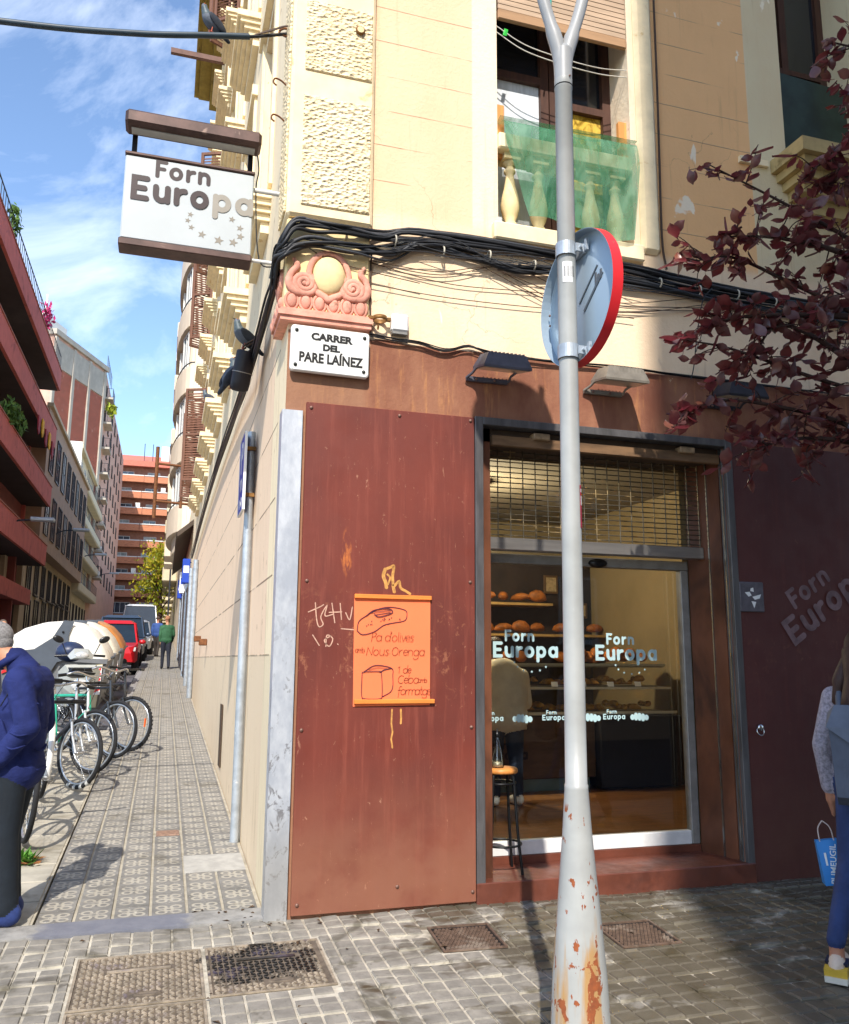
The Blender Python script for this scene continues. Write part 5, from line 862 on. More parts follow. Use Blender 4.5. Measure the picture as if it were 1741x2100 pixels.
def tuft(name, lab, c, r, m, n=160, s=.12, group='balcony plants', cat='plant', parent=None):
    b = MB()
    for k in range(n):
        d = Vector((random.gauss(0, 1), random.gauss(0, 1), random.gauss(0, 1))).normalized()*random.uniform(.3, 1); p = Vector((d.x*r[0], d.y*r[1], d.z*r[2])); M = TZ(*p)@Euler((random.uniform(0, 6), random.uniform(0, 6), random.uniform(0, 6))).to_matrix().to_4x4(); q = s*random.uniform(.6, 1.3)
        b.add([M@Vector(v) for v in ((-q, 0, 0), (0, -q*.45, .1*q), (q, 0, 0), (0, q*.45, .1*q))], [(0, 1, 2, 3)])
    o = link(name, b.mesh(name, m), parent, c); return tag(o, lab, cat, group) if lab else o
tuft('balcony_plant', 'pink bougainvillea on the top railing of the red block', (-8.05, 44.5, 20.6), (.35, 1.6, .7), m_leafp, 120, .16)
stuff_none = tuft('balcony_plant', 'green potted plant on the top railing of the red block', (-8.1, 33.5, 20.6), (.35, .9, .7), m_leafg, 120, .16)
tuft('balcony_plant', 'green trailing plants on the third balcony band of the red block', (-8.05, 37.5, 12.6), (.45, 2.6, .7), m_leafg, 320, .18)
for k in range(5): fo = thing('hanging_flag', ('first', 'second', 'third', 'fourth', 'last')[k]+' coloured cloth hanging at the far end of the red block balcony', 'flag', (-7.9, 44.0+k*1.5, 14.5+.2*(k % 2)), 0, 'cloths on the balcony'); b = MB(); b.prism([(-.35, 0), (.35, 0), (.42, -.7), (.1, -1.0), (-.3, -.8)], 'x', -.03, .03); b.ob('cloth', mat('flag yellow' if k % 2 else 'flag red', '#d9a522' if k % 2 else '#9a2f3a', .8, .3, 3), fo)
def street_lamp(x, y, z, i):
    o = thing('wall_lamp', ('near', 'middle', 'far', 'farthest')[i]+' flat grey street lamp on an arm from the left facades', 'street lamp', (x, y, z), 0, 'street lamps on arms'); MB().tube(bez([(0, 0, -.3), (.5, 0, 0), (1.3, 0, .12)], 5), .05, 6).ob('arm', m_rail, o); MB().bbox(1.2, -.22, .05, 2.35, .22, .25, .05).ob('head', mat('lamp head', '#b9c0c4', .4, .05, metal=.3), o)
street_lamp(-8.6, 40.5, 8.1, 0); street_lamp(-8.6, 60, 10.4, 1); street_lamp(-8.9, 84, 11.4, 2); street_lamp(-9, 110, 12, 3)
# ---- tan office block
TB = thing('tan_block', 'tan rendered block with rows of tall dark windows', 'building'); m_tan = mat('tan render', '#a88a72', .8, .08, 1.2, streak=.2); m_tan2 = mat('tan stone', '#b8a284', .8, .1, 1)
MB().box(-22, 52.1, 0, -9.3, 81, 8.4).ob('lower_wall', m_tan2, TB); MB().box(-22, 52.1, 8.402, -8.5, 81, 17.4).ob('upper_wall', m_tan, TB); MB().box(-8.7, 52.05, 17.4, -8.3, 81.05, 17.65).ob('cornice', m_tan2, TB)
for z in (9.3, 13.4):
    for k in range(8): gwin(TB, 1.9, 2.9, (-8.5, 54.3+k*3.45, z), E_, m_df, m_pl2 if (k+int(z)) % 3 == 0 else m_pn, 1, (.5,), False)
for k in range(8): gwin(TB, 1.7, 2.3, (-9.3, 54.5+k*3.4, 5.6), E_, m_df, m_pn, 1, (), True)
for k in range(7): gwin(TB, 2.0, 2.4, (-9.3, 55.2+k*3.8, 2.75+.16*k), E_, m_df, mat('shop dark glass', ''), 1, (), False, 'doorway')
# ---- cream balcony block
KB = thing('cream_balcony_block', 'cream block with curved balconies beyond the tan block', 'building'); m_kb = mat('pale cream render', '#d3c6a8', .8, .08, 1, streak=.15); m_wp = mat('white party wall', '#e8e4da', .85, .04, 1)
MB().box(-22, 81.1, 0, -9.6, 103, 21.6).ob('wall', m_kb, KB); MB().box(-22, 81.02, 17.7, -9.3, 81.09, 22.2).ob('party_wall', m_wp, KB); MB().box(-9.6, 81.1, 21.6, -9.2, 103, 22.0).ob('cornice', m_kb, KB)
for i, z in enumerate((8.6, 11.9, 15.2, 18.5)):
    MB().bbox(-9.6, 81.2, z-.9, -8.6, 102.5, z, .1).ob('balcony', m_kb, KB); railing(KB, [(-8.65, 81.3, z), (-8.65, 102.4, z)], 1.0, .9)
    for k in range(5): gwin(KB, 1.4, 2.3, (-9.6, 84+k*4.2, z+.02), E_, m_wf, m_pn if k % 2 else m_pl2, 1, (), False)
for k in range(6): gwin(KB, 1.2, 1.8, (-9.6, 83.5+k*3.3, 5.0), E_, m_df, m_pn, 1, ())
# ---- tall brick and pink tower with the oblique party wall
TW = thing('brick_tower', 'tall pink apartment tower with a ribbed red brick side wall', 'building'); m_pkt = mat('pink render', '#d2a893', .8, .08, 1, streak=.2); m_conc = mat('grey concrete', '#b5ad9f', .85, .1, 1, streak=.2)
A, C_ = Vector((-13.8, 89.6, 0)), Vector((-9.25, 101, 0)); dv = (C_-A).normalized(); nv_ = Vector((dv.y, -dv.x, 0)); L_ = (C_-A).length; ang = math.atan2(dv.y, dv.x)
b = MB(); b.prism([(A.x, A.y), (C_.x, C_.y), (-9.25, 150), (-24, 150), (-24, 95)], 'z', 0, 36); b.ob('wall', m_pkt, TW)
N = Nt('far brick'); br = N.n('TexBrick'); tcn = N.n('TexCoord'); mpn = N.n('Mapping'); mpn.inputs['Rotation'].default_value = (rad(90), 0, 0); N.l(tcn.outputs['Object'], mpn.inputs[0]); N.l(mpn.outputs[0], br.inputs[0]); br.inputs['Scale'].default_value = 1; br.inputs['Brick Width'].default_value = .5; br.inputs['Row Height'].default_value = .2; br.inputs['Mortar Size'].default_value = .015; br.inputs['Color1'].default_value = srgb('#b5583f'); br.inputs['Color2'].default_value = srgb('#9c4a34'); br.inputs['Mortar'].default_value = srgb('#9d8270')
N.col(N.mix(N.ramp(N.noise(1.6, 5, .8, (1, 1, .5)), .62, .68, 0, .7), br.outputs[0], srgb('#c99a88'))); N.rough(.85); m_fb = N.m
tw2 = link('party_wall', None, TW, A, (0, 0, ang)); 
for k in range(3): o = MB().box(.8+k*(L_-1.1)/3, -.06, 8, .8+(k+1)*(L_-1.1)/3-.5, -.001, 32.5).ob('brick_panel', m_fb, tw2)
for x in [.25]+[.8+(k+1)*(L_-1.1)/3-.25 for k in range(3)]: MB().box(x-.25, -.22, 8, x+.25, -.001, 35.8).ob('concrete_rib', m_conc, tw2)
MB().box(0, -.15, 32.6, L_, -.0005, 35.6).ob('concrete_band', m_conc, tw2); MB().box(-.2, -.3, 36, L_+.2, 6, 36.6).ob('coping', m_conc, tw2); MB().box(1, 2, 36.6, 6, 7, 39).ob('roof_hut', m_wp, tw2); MB().tube([(3, 3, 39), (3, 3, 42)], .12, 6).ob('vent_pipe', m_wp, tw2)
for i in range(8):
    z = 11+i*3.15; MB().box(-9.25, 101.6, z-.25, -8.3, 105.2, z).ob('balcony', m_conc, TW); railing(TW, [(-9.2, 101.65, z), (-8.35, 101.65, z), (-8.35, 105.1, z)], 1.1, .5); MB().bbox(-9.2, 106.2, z+.3, -8.75, 107.2, z+1.0, .03).ob('air_conditioner', m_wp, TW)
    for k in range(7): gwin(TW, 1.3, 1.7, (-9.25, 103.4+k*6.3, z+.4 if k else z+.05), E_, m_df, m_pn, 1, ())
railing(TW, [(-9.2, 101.2, 36.6), (-9.2, 110, 36.6)], 1.6, .8)
tuft('balcony_plant', 'yellow green palm on an upper balcony of the brick tower', (-8.4, 102, 31.5), (.7, .6, .9), mat('yellow palm', '#8f9a2a', .7, .3), 90, .4)
# ---- brick balcony block closing the street
EB = thing('brick_balcony_block', 'brown brick apartment block with balcony rows closing the street', 'building'); m_bk2 = mat('brown brick', '#bf7d5c', .85, .15, 3, stretch=(1, 1, 5), stain='#8c5238', ss=.7); m_bkd = mat('brick recess', '#9a6a56', .85, .15, 2); YE = 156
MB().box(-30, YE, 0, 12, YE+12, 37).ob('wall', m_bkd, EB); MB().box(-30, YE-1.4, 36.2, 12, YE+.5, 37.2).ob('roof_edge', mat('pink roof', '#c2705c', .8, .1), EB)
b = MB(); b.add([(-30, YE-1, 37.2), (12, YE-1, 37.2), (12, YE+9, 40.5), (-30, YE+9, 40.5)], [(0, 1, 2, 3)]); b.ob('roof', mat('pink roof', ''), EB); MB().box(-3, YE+2, 37.3, 4, YE+6, 41).ob('roof_hut', m_wp, EB)
for x in (-6, -4.5, -1.5): MB().tube([(x, YE, 37), (x, YE, 40.8)], .07, 5).ob('antenna', m_rail, EB)
for i in range(8):
    z = 12.2+i*3.0
    for k in range(5):
        xx = -15.2+k*4.6+(.3 if i % 2 else 0); MB().box(xx, YE-1.45-.15*(k % 2), z, xx+4.5, YE-1.2, z+1.15).ob('brick_parapet', m_bk2, EB); MB().box(xx, YE-1.55, z+1.16, xx+4.5, YE-1.3, z+1.32).ob('white_rail', m_wf, EB)
        gwin(EB, 2.2, 2.0, (xx+1.6, YE, z+.1), 0, m_wf, m_pl2 if (i+k) % 2 else m_pn, 1, (), False)
        if (i*3+k) % 4 == 0: MB().box(xx+3.3, YE-1.1, z+1.2, xx+4.1, YE-.3, z+2.2).ob('white_screen', m_wp, EB)
    MB().box(-16, YE-1.2, z-.02, 8, YE-.001, z+.18).ob('balcony_slab', m_bkd, EB)
for k in range(5): gwin(EB, 3.4, 1.9, (-13+k*4.5, YE, 9.4), 0, m_wf, m_pn, 3, (), True)
MB().box(-16, YE-.5, 6.9, 8, YE-.002, 9.1).ob('base_band', mat('ochre base', '#c08a58', .85, .1), EB)
for k in range(5): MB().box(-13.8+k*4.5, YE-.52, 7, -12.2+k*4.5, YE-.502, 8.6).ob('shop_door', m_dark, EB)
# ---- right side: low shops and the rounded balcony block
LS = thing('low_shops', 'low shops with a long dark awning beyond the corner building', 'building'); MB().box(-.04, 19.05, 0, 9, 31, 6.2).ob('wall', m_side, LS)
b = MB(); b.prism([(-.045, 5.3), (-.045, 5.15), (-.5, 4.75), (-.5, 4.9)], 'y', 19.3, 30.8); b.ob('awning', mat('dark awning', '#4f4338', .8, .15, 3), LS)
for k in range(4): gwin(LS, 2.0, 2.4, (-.04, 20.6+k*2.9, zg(21+k*2.9)+.05), W_, m_df, mat('shop dark glass', ''), 1, (), False, 'shop_window')
for k, (y, z) in enumerate(((19.6, 3.9), (23.5, 3.9), (27.5, 4.0))):
    o = thing('projecting_sign', ('nearest', 'middle', 'farthest')[k]+' small blue and white shop sign projecting from the side wall', 'sign', (-.45, y, z)); MB().bbox(.17, -.05, -.4, .38, .05, .3, .02).ob('panel', mat('sign blue', '') if k != 1 else mat('white enamel', ''), o); MB().box(.2, -.056, -.1, .35, -.051, .1).ob('stripe', mat('white enamel', '') if k != 1 else mat('sign blue', ''), o)
    MB().tube([(.36, 0, .2), (.41, 0, .2)], .02, 6).ob('bracket', m_rail, o)
RD = thing('rounded_balcony_block', 'tall cream block with rounded balconies on the right of the street', 'building'); m_rd = mat('cream rounded render', '#e6d6bd', .8, .06, 1, streak=.12); MB().box(-.04, 31.1, 0, 10, 52, 22).ob('wall', m_rd, RD)
def half(cy, ry, rx, n=14): return [(-.045-rx*math.sin(math.pi*k/n), cy-ry*math.cos(math.pi*k/n)) for k in range(n+1)]
b = MB(); b.prism(half(35.6, 3.9, .55), 'z', 6.0, 21.2); b.ob('bay', m_rd, RD)
for i in range(5):
    z = 6.7+i*3.05; b = MB(); b.prism(half(35.6, 4.4, .8), 'z', z, z+.16); b.ob('balcony_slab', m_rd, RD)
    p0, p1 = half(35.6, 4.4, .8), half(35.6, 4.3, .7); b = MB()
    for k in range(len(p0)-1): b.hull([(*q, zz) for q in (p0[k], p0[k+1], p1[k], p1[k+1]) for zz in (z+.161, z+1.15)])
    b.ob('balcony_parapet', m_rd, RD); b = MB(); b.tube([(x, y, z+1.3) for x, y in half(35.6, 4.35, .75)], .03, 5); b.ob('hand_rail', m_rail, RD)
    for k, a in enumerate((38, 88)):
        px, py = -.045-.55*math.sin(rad(a)), 35.6-3.9*math.cos(rad(a)); gwin(RD, 1.1, 1.75, (px, py, z+1.2), -math.atan2(.95*3.9*math.sin(rad(a))*0+math.sin(rad(a))*3.9, math.cos(rad(a))*.55)*1.0, m_wf, m_pn, 1, (), False)
    for yy in (42.5, 46.5): MB().bbox(-.9, yy-1.3, z, -.045, yy+1.3, z+.9, .05).ob('box_balcony', m_rd, RD); gwin(RD, 1.4, 2.0, (-.04, yy, z+.95), W_, m_df, m_pn, 1, (), False)
RD2 = thing('far_right_block', 'pale block with dark balcony boxes behind the rounded block', 'building'); MB().box(-.04, 52.1, 0, 10, 150, 15).ob('wall', m_kb, RD2)
for i in range(3):
    for k in range(9): MB().bbox(-1.0, 54+k*10, 6.5+3.2*i, -.045, 59+k*10, 7.5+3.2*i, .08).ob('box_balcony', m_kb, RD2); gwin(RD2, 1.6, 2.1, (-.04, 56.5+k*10, 7.55+3.2*i), W_, m_df, m_pn, 1, (), False)
# bracing frame high on the corner building, iron beam under the eave
FRm = thing('rusty_frame', 'rusty iron frame projecting from the far end of the side facade', 'frame', (-.05, 17.6, 5.4)); b = MB()
for z in (0, 1.0): b.tube([(0, 0, z), (-1.1, 0, z+.06)], .035, 5)
b.tube([(-1.05, 0, -.4), (-1.05, 0, 1.5)], .05, 5); b.tube([(-.4, 0, -.1), (-.4, 0, 1.2)], .04, 5); b.ob('bars', mat('rusty iron', ''), FRm)
IB = thing('iron_beam', 'rusty iron beam sticking out from under the high eave', 'beam', (-.5, 13.2, 15.2)); MB().box(-.78, -.05, -.06, .45, .05, .06).ob('beam', mat('beam brown', '#6b4f45', .7, .2), IB)
# building behind the viewer whose shadow falls over the right half of the front
OB = thing('opposite_building', 'plain building across the front street, behind the viewer', 'building'); MB().box(-3.6, -34, -2, 34, -18, 30).ob('wall', m_tan, OB)
for i in range(8):
    for k in range(8): gwin(OB, 1.3, 2.0, (-1+k*4.2, -18, 2+i*3.4), rad(180), m_wf, m_pn, 1, ())
# ================================================================ bins, scooter, bicycles, cars
m_bing = mat('bin grey', '#6b6d70', .55, .1, 3, .05, 60, stain='#5a5648', ss=2); m_band = mat('bin dark band', '#4c535c', .5, .08, 4); m_chr = mat('chrome', ''); m_tyre = mat('tyre rubber', '#1d1d1f', .8, .2, 30); m_blk = mat('black plastic', '')
def container(y, lidc, lab, grp='waste containers along the kerb'):
    o = thing('waste_container', lab, 'container', (-2.47, y, zg(y)-.13), 0, grp); o.rotation_euler.x = sl_ang; o.scale = (.95, 1, 1); L = 1.9; lid = mat('lid '+lidc, lidc, .4, .05, 3, stain='#b9ac86', ss=2, st=(.62, .75))
    def prof(s, dz=0): return [(x*s, .86+dz+(z-.86)*s) for x, z in ((-.95, 1.12), (-.9, 1.24), (-.78, 1.40), (-.55, 1.55), (-.25, 1.645), (.05, 1.67), (.32, 1.64), (.58, 1.52), (.78, 1.32), (.90, 1.12), (.93, 1.0))]
    b = MB(); secs = [(.0, .90), (.05, .965), (.16, 1.0), (L/2, 1.02), (L-.16, 1.0), (L-.05, .965), (L, .90)]; vs = []; n = 11
    for yy, s in secs: vs += [(x, yy, z) for x, z in prof(s)]
    b.add(vs, [(i*n+j, i*n+j+1, (i+1)*n+j+1, (i+1)*n+j) for i in range(len(secs)-1) for j in range(n-1)], True); b.add(vs[:n], [list(range(n))]); b.add(vs[-n:], [list(range(n))]); b.ob('lid', lid, o)
    b = MB(); b.hull([(x, yy, z) for yy in (.03, L-.03) for x, z in ((-.90, 1.06), (.90, .98), (.80, .22), (-.80, .22), (-.74, .15), (.74, .15))]); b.ob('body', m_bing, o)
    b = MB(); b.hull([(x, yy, z) for yy in (-.02, L+.02) for x, z in ((-.94, 1.12), (-.93, 1.05), (.20, 1.0), (.20, 1.08))]); b.ob('rim', m_band, o); b = MB(); b.hull([(x, yy, z) for yy in (-.015, L+.015) for x, z in ((.92, 1.03), (.91, .95), (.205, .99), (.205, 1.07))]); b.ob('rim', m_bing, o)
    for yy in (-.035, L+.015):
        b = MB(); b.prism([(.12, 1.70), (.30, 1.69), (.22, 1.45), (.22, 1.2), (.30, 1.05), (.05, .98), (-.1, .72), (-.24, .66), (-.22, .95), (-.5, 1.05), (-.95, 1.07), (-.95, 1.13), (-.35, 1.2), (-.05, 1.4)], 'y', yy, yy+.02); b.ob('hinge_arm', m_band, o)
    b = MB(); [b.lathe([(.02, 0), (.02, .02), (.001, .021)], 10, TZ(x, -.036, z)@RX(rad(90))) for x, z in ((.12, 1.5), (-.13, .85))]; b.ob('pivot', m_blk, o)
    b = MB(); b.hull([(x, yy, z) for yy in (-.012, .035) for x, z in ((.66, .93), (.84, .95), (.76, .2), (.62, .2))]); b.ob('corner_post', mat('bin post', '#b6ad90', .6, .1), o)
    for k in range(5): MB().prism([(.68, .44+.085*k), (.815, .50+.085*k), (.815, .545+.085*k), (.68, .485+.085*k)], 'y', -.0165, -.0125).ob('hazard_stripe', mat('hazard red', '#d22428', .5), o)
    MB().prism([(.675, .42), (.815, .42), (.83, .93), (.675, .91)], 'y', -.0145-.0-.0, -.0122).ob('hazard_plate', mat('white enamel', ''), o)
    for k in range(3): MB().prism([(-.86, .78+.09*k), (-.72, .84+.09*k), (-.72, .89+.09*k), (-.86, .83+.09*k)], 'y', .0, .028).ob('hazard_stripe', mat('hazard red', ''), o)
    b = MB(); b.tube([(.80, .5, .34), (.95, .5, .24), (.95, L-.5, .24), (.80, L-.5, .34)], .022, 6); b.ob('foot_pedal', m_bing, o); b = MB(); b.tube([(.90, .6, 1.0), (.97, .6, 1.04), (.97, L-.6, 1.04), (.90, L-.6, 1.0)], .02, 6); b.ob('lid_handle', m_band, o)
    for yy in (.3, L-.3):
        for x in (-.6, .6): MB().lathe([(.001, -.04), (.09, -.04), (.09, .04), (.001, .04)], 14, TZ(x, yy, .09)@RY(rad(90))).ob('caster', m_tyre, o)
container(11.1, '#e6e4da', 'nearest grey waste container with a cream white lid'); container(13.8, '#dedbcb', 'second grey waste container with a cream lid'); container(16.8, '#b5783f', 'far grey waste container with an orange brown lid')
# ---- bicycles
def wheel(name, parent, x, R=.335, knob=False, rimc='#b8bcc0', tw=.02):
    o = MB().torus((0, 0, 0), R-tw, tw, 40, 8, RX(rad(90))).ob(name, m_tyre, parent); o.location = (x, 0, R)
    if knob:
        b = MB()
        for k in range(44): a = k*2*math.pi/44; M = RY(-a)@TZ(R-.004, 0, 0); b.box(-.005, -.016, -.011, .006, .016, .011, 0, M)
        stuff(b.ob('knobs', m_tyre, o))
    MB().torus((0, 0, 0), R-2.1*tw-.004, .011, 36, 6, RX(rad(90))).ob('rim', mat('rim '+rimc, rimc, .3, .1, metal=.8), o); b = MB()
    for k in range(24): a = k*2*math.pi/24; s = 1 if k % 2 else -1; b.tube([(.02*math.cos(a+.9*s), s*.025, .02*math.sin(a+.9*s)), ((R-.05)*math.cos(a), 0, (R-.05)*math.sin(a))], .0016, 4, caps=False)
    b.ob('spokes', m_chr, o); MB().lathe([(.001, -.04), (.018, -.04), (.014, -.02), (.014, .02), (.018, .04), (.001, .04)], 10, RX(rad(90))).ob('hub', m_chr, o); return o
def bike(x, y, head, lab, fc, forkc, steer=0, fender=None, knob=False, bars='flat', rimc='#b8bcc0', refl=None, tape=False):
    """x,y = front wheel contact; heading in degrees from +X"""
    h = rad(head); o = thing('bicycle', lab, 'bicycle', (x-1.05*math.cos(h), y-1.05*math.sin(h), zg(y-.5*math.sin(h))+.002), h, 'bicycles parked on the corner'); m = mat('bike '+fc, fc, .35, .1, metal=.2); mf = mat('bike '+forkc, forkc, .35, .1, metal=.3); o.rotation_euler = (rad(-4), 0, h)
    wheel('wheel', o, 0, .33, knob, rimc); fk = link('fork', None, o, (1.05, 0, 0), (0, 0, rad(steer))); wheel('front_wheel', fk, 0, .33, knob, rimc)
    bb, st, ht, hb = (.42, 0, .28), (.28, 0, .78), (.88, 0, .80), (.92, 0, .66); b = MB()
    for p, q, r in ((bb, st, .017), (st, ht, .016), (bb, hb, .02), (hb, ht, .019)): b.tube([p, q], r, 8)
    for s in (-.05, .05): b.tube([bb, (0, s, .33)], .010, 6); b.tube([(.30, 0, .72), (0, s, .33)], .009, 6)
    b.ob('frame', m, o); b = MB()
    for s in (-.045, .045): b.tube([(-.12, s, .62), (-.09, s, .5), (0, s, .33)], .013, 8)
    b.tube([(-.12, -.06, .63), (-.12, .06, .63)], .014, 6); b.tube([(-.125, 0, .62), (-.18, 0, .96)], .014, 8); b.ob('fork_legs', mf, fk)
    b = MB(); b.tube([(-.18, 0, .95), (-.12, 0, .99)], .014, 6); 
    b.tube(bez([(-.20, -.29, 1.0), (-.14, -.2, 1.03), (-.12, 0, .99), (-.14, .2, 1.03), (-.20, .29, 1.0)], 5) if bars == 'swept' else [(-.14, -.21, 1.0), (-.12, 0, .985), (-.14, .21, 1.0)], .012, 8); b.ob('handlebar', m_chr if bars == 'swept' else m_blk, fk)
    for s in (-1, 1): MB().tube([(-.20 if bars == 'swept' else -.13, s*(.29 if bars == 'swept' else .21), 1.0), (-.235 if bars == 'swept' else -.16, s*.31 if bars != 'swept' else s*.36, .985 if bars == 'swept' else 1.0)], .017, 8).ob('grip', m_blk, fk)
    b = MB(); b.tube([(.285, 0, .74), (.25, 0, .9)], .013, 8); b.ob('seat_post', m_chr, o); b = MB(); b.hull([(.10, .085, .93), (.10, -.085, .93), (.12, .09, .96), (.12, -.09, .96), (.25, .045, .95), (.25, -.045, .95), (.38, .018, .94), (.38, -.018, .94), (.37, 0, .91), (.14, 0, .9)], smooth=False); b.ob('saddle', m_blk, o)
    b = MB(); b.lathe([(.06, -.006), (.095, -.006), (.095, 0), (.06, 0)], 24, TZ(.42, -.05, .28)@RX(rad(90))); b.tube([(.42, -.06, .28), (.55, -.07, .20)], .010, 6); b.tube([(.42, .06, .28), (.29, .07, .36)], .010, 6); b.box(.51, -.15, .19, .59, -.075, .21); b.box(.25, .075, .35, .33, .15, .37); b.ob('crankset', m_chr, o)
    b = MB(); b.tube([(.42, -.055, .375), (0, -.055, .37)], .005, 4); b.tube([(.42, -.055, .187), (0, -.055, .29)], .005, 4); b.ob('chain', m_rail, o)
    MB().tube(bez([(-.13, .1, 1.0), (-.02, .08, 1.02), (-.05, 0, .85), (-.12, -.01, .66)], 5), .003, 4).ob('brake_cable', m_blk, fk)
    if fender: MB().torus((0, 0, .33), .365, .028, 26, 6, RX(rad(90)), 0, rad(-20), rad(150)).ob('mudguard', mat('bike '+fender, fender, .4, .05), fk)
    if refl: MB().box(-.005, -.01, .30, .005, .01, .40, 0, TZ(.22, 0, 0)).ob('reflector', mat('orange reflector', '#e8641e', .3), fk)
    if tape:
        for k in range(4): MB().torus((0, 0, .33), .312, .023, 6, 8, RX(rad(90)), 0, rad(250+k*17), rad(257+k*17)).ob('tyre_tape', mat('grey tape', '#b5b5b0', .6), fk)
    return o
bike(-1.56, 1.9, -80, 'dark bicycle half hidden behind the man in the navy jacket', '#24282c', '#24282c', 4); bike(-1.66, 3.5, -76, 'bicycle with white front mudguard and blue down tube', '#2b55a8', '#d8d8d8', -2, fender='#dcdcda', bars='swept'); bike(-1.40, 3.9, -52, 'black bicycle with taped front tyre and silver fork', '#35383c', '#a8acb0', 3, knob=False, tape=True)
bike(-1.34, 4.7, -50, 'turquoise green bicycle with swept silver handlebar', '#2fa88a', '#c9ced0', 8, bars='swept'); bike(-1.17, 5.7, -48, 'black bicycle with bull bar grips and yellow chain ring', '#1e2024', '#3a4048', 6, bars='swept'); bike(-1.02, 6.25, -40, 'knobbly tyred bicycle with orange wheel reflector at the back', '#2a2622', '#33363a', 0, knob=True, refl=True)
wd = thing('weed_tuft', 'green weed with dry leaves growing at the foot of the bikes', 'weed', (-1.5, 1.45, zg(1.45)))
b = MB()
for k in range(70): a = random.uniform(0, 6.3); l = random.uniform(.05, .17); d = Vector((math.cos(a), math.sin(a), random.uniform(.3, 1.4))).normalized(); s_ = d.cross(Vector((0, 0, 1))).normalized()*.010; p = Vector((jit(.06), jit(.06), 0)); b.add([p-s_, p+s_, p+d*l*.6+s_*1.4, p+d*l, p+d*l*.6-s_*1.4], [(0, 1, 2, 3, 4)])
b.ob('blades', mat('weed green', '#5a8a34', .6, .4, 20), wd); b = MB()
for k in range(40): p = Vector((jit(.12), jit(.1), .012)); a = random.uniform(0, 6); b.add([p+Vector((math.cos(a+t)*r, math.sin(a+t)*r, abs(jit(.02)))) for t, r in ((0, .04), (1.6, .012), (3.14, .03), (4.7, .012))], [(0, 1, 2, 3)])
b.ob('dry_leaves', mat('dry leaf', '#8a5a30', .8, .3, 30), wd)
# ---- scooter facing the viewer
SCO = thing('scooter', 'silver motor scooter with raised black mirrors in front of the containers', 'scooter', (-1.86, 8.9, zg(8.9)), rad(12)); m_sil = mat('scooter silver', '#a9aca8', .35, .08, 4, metal=.4)
MB().torus((0, 0, .26), .2, .06, 28, 10, RY(rad(90))).ob('wheel', m_tyre, SCO); MB().torus((0, 1.25, .26), .2, .06, 28, 10, RY(rad(90))).ob('wheel', m_tyre, SCO)
b = MB(); b.hull([(-.09, -.2, .5), (.09, -.2, .5), (-.07, .18, .44), (.07, .18, .44), (-.09, 0, .53), (.09, 0, .53)]); b.ob('front_mudguard', m_sil, SCO)
b = MB(); b.hull([(s*u, v, z) for s in (-1, 1) for u, v, z in ((.19, .02, .42), (.27, .0, .62), (.30, .02, .82), (.22, -.06, .92), (.12, -.12, .5), (.15, -.12, .8), (.28, .18, .8), (.2, .2, .45))]); b.ob('leg_shield', m_sil, SCO)
b = MB(); b.hull([(s*u, v, z) for s in (-1, 1) for u, v, z in ((.20, -.07, .84), (.24, -.03, .90), (.15, -.125, .80), (.12, -.13, .86))]); b.ob('grille', m_blk, SCO); b = MB(); b.hull([(s*u, v, z) for s in (-1, 1) for u, v, z in ((.15, -.06, 1.0), (.19, .0, 1.05), (.1, .02, 1.16), (.1, -.09, 1.02), (.16, .12, 1.08))]); b.ob('handlebar_cowl', m_sil, SCO)
b = MB(); b.ball((0, -.075, 1.06), (.10, .05, .055), 16, 8); b.ball((.0, -.12, .62), (.13, .04, .09), 16, 8); b.ob('headlight', mat('headlight glass', '#d8dce0', .08, .1, 20, metal=.5), SCO)
for s in (-1, 1): MB().tube([(s*.14, .05, 1.06), (s*.36, .10, 1.05)], .018, 8).ob('grip', m_blk, SCO); b = MB(); b.tube([(s*.2, .04, 1.08), (s*.27, .05, 1.24)], .008, 6); b.ball((s*.33, .05, 1.30), (.085, .02, .05), 14, 8, 0, RY(rad(-s*25))); b.ob('mirror', m_blk, SCO)
b = MB(); b.hull([(s*u, v, z) for s in (-1, 1) for u, v, z in ((.16, .75, .75), (.13, .6, .72), (.17, 1.3, .82), (.12, 1.55, .86), (.1, .7, .84), (.12, 1.4, .92))]); b.ob('seat', m_blk, SCO); b = MB(); b.hull([(s*u, v, z) for s in (-1, 1) for u, v, z in ((.18, .7, .35), (.2, 1.4, .5), (.14, 1.6, .8), (.16, .7, .72), (.2, 1.1, .4))]); b.hull([(s*.17, v, z) for s in (-1, 1) for v, z in ((.15, .3), (.75, .3), (.15, .38), (.75, .38))]); b.ob('tail_body', m_sil, SCO)
b = MB(); b.ball((0, 1.35, 1.12), (.23, .22, .17), 18, 10); b.ob('top_case', mat('dark blue case', '#23304e', .4, .1), SCO)
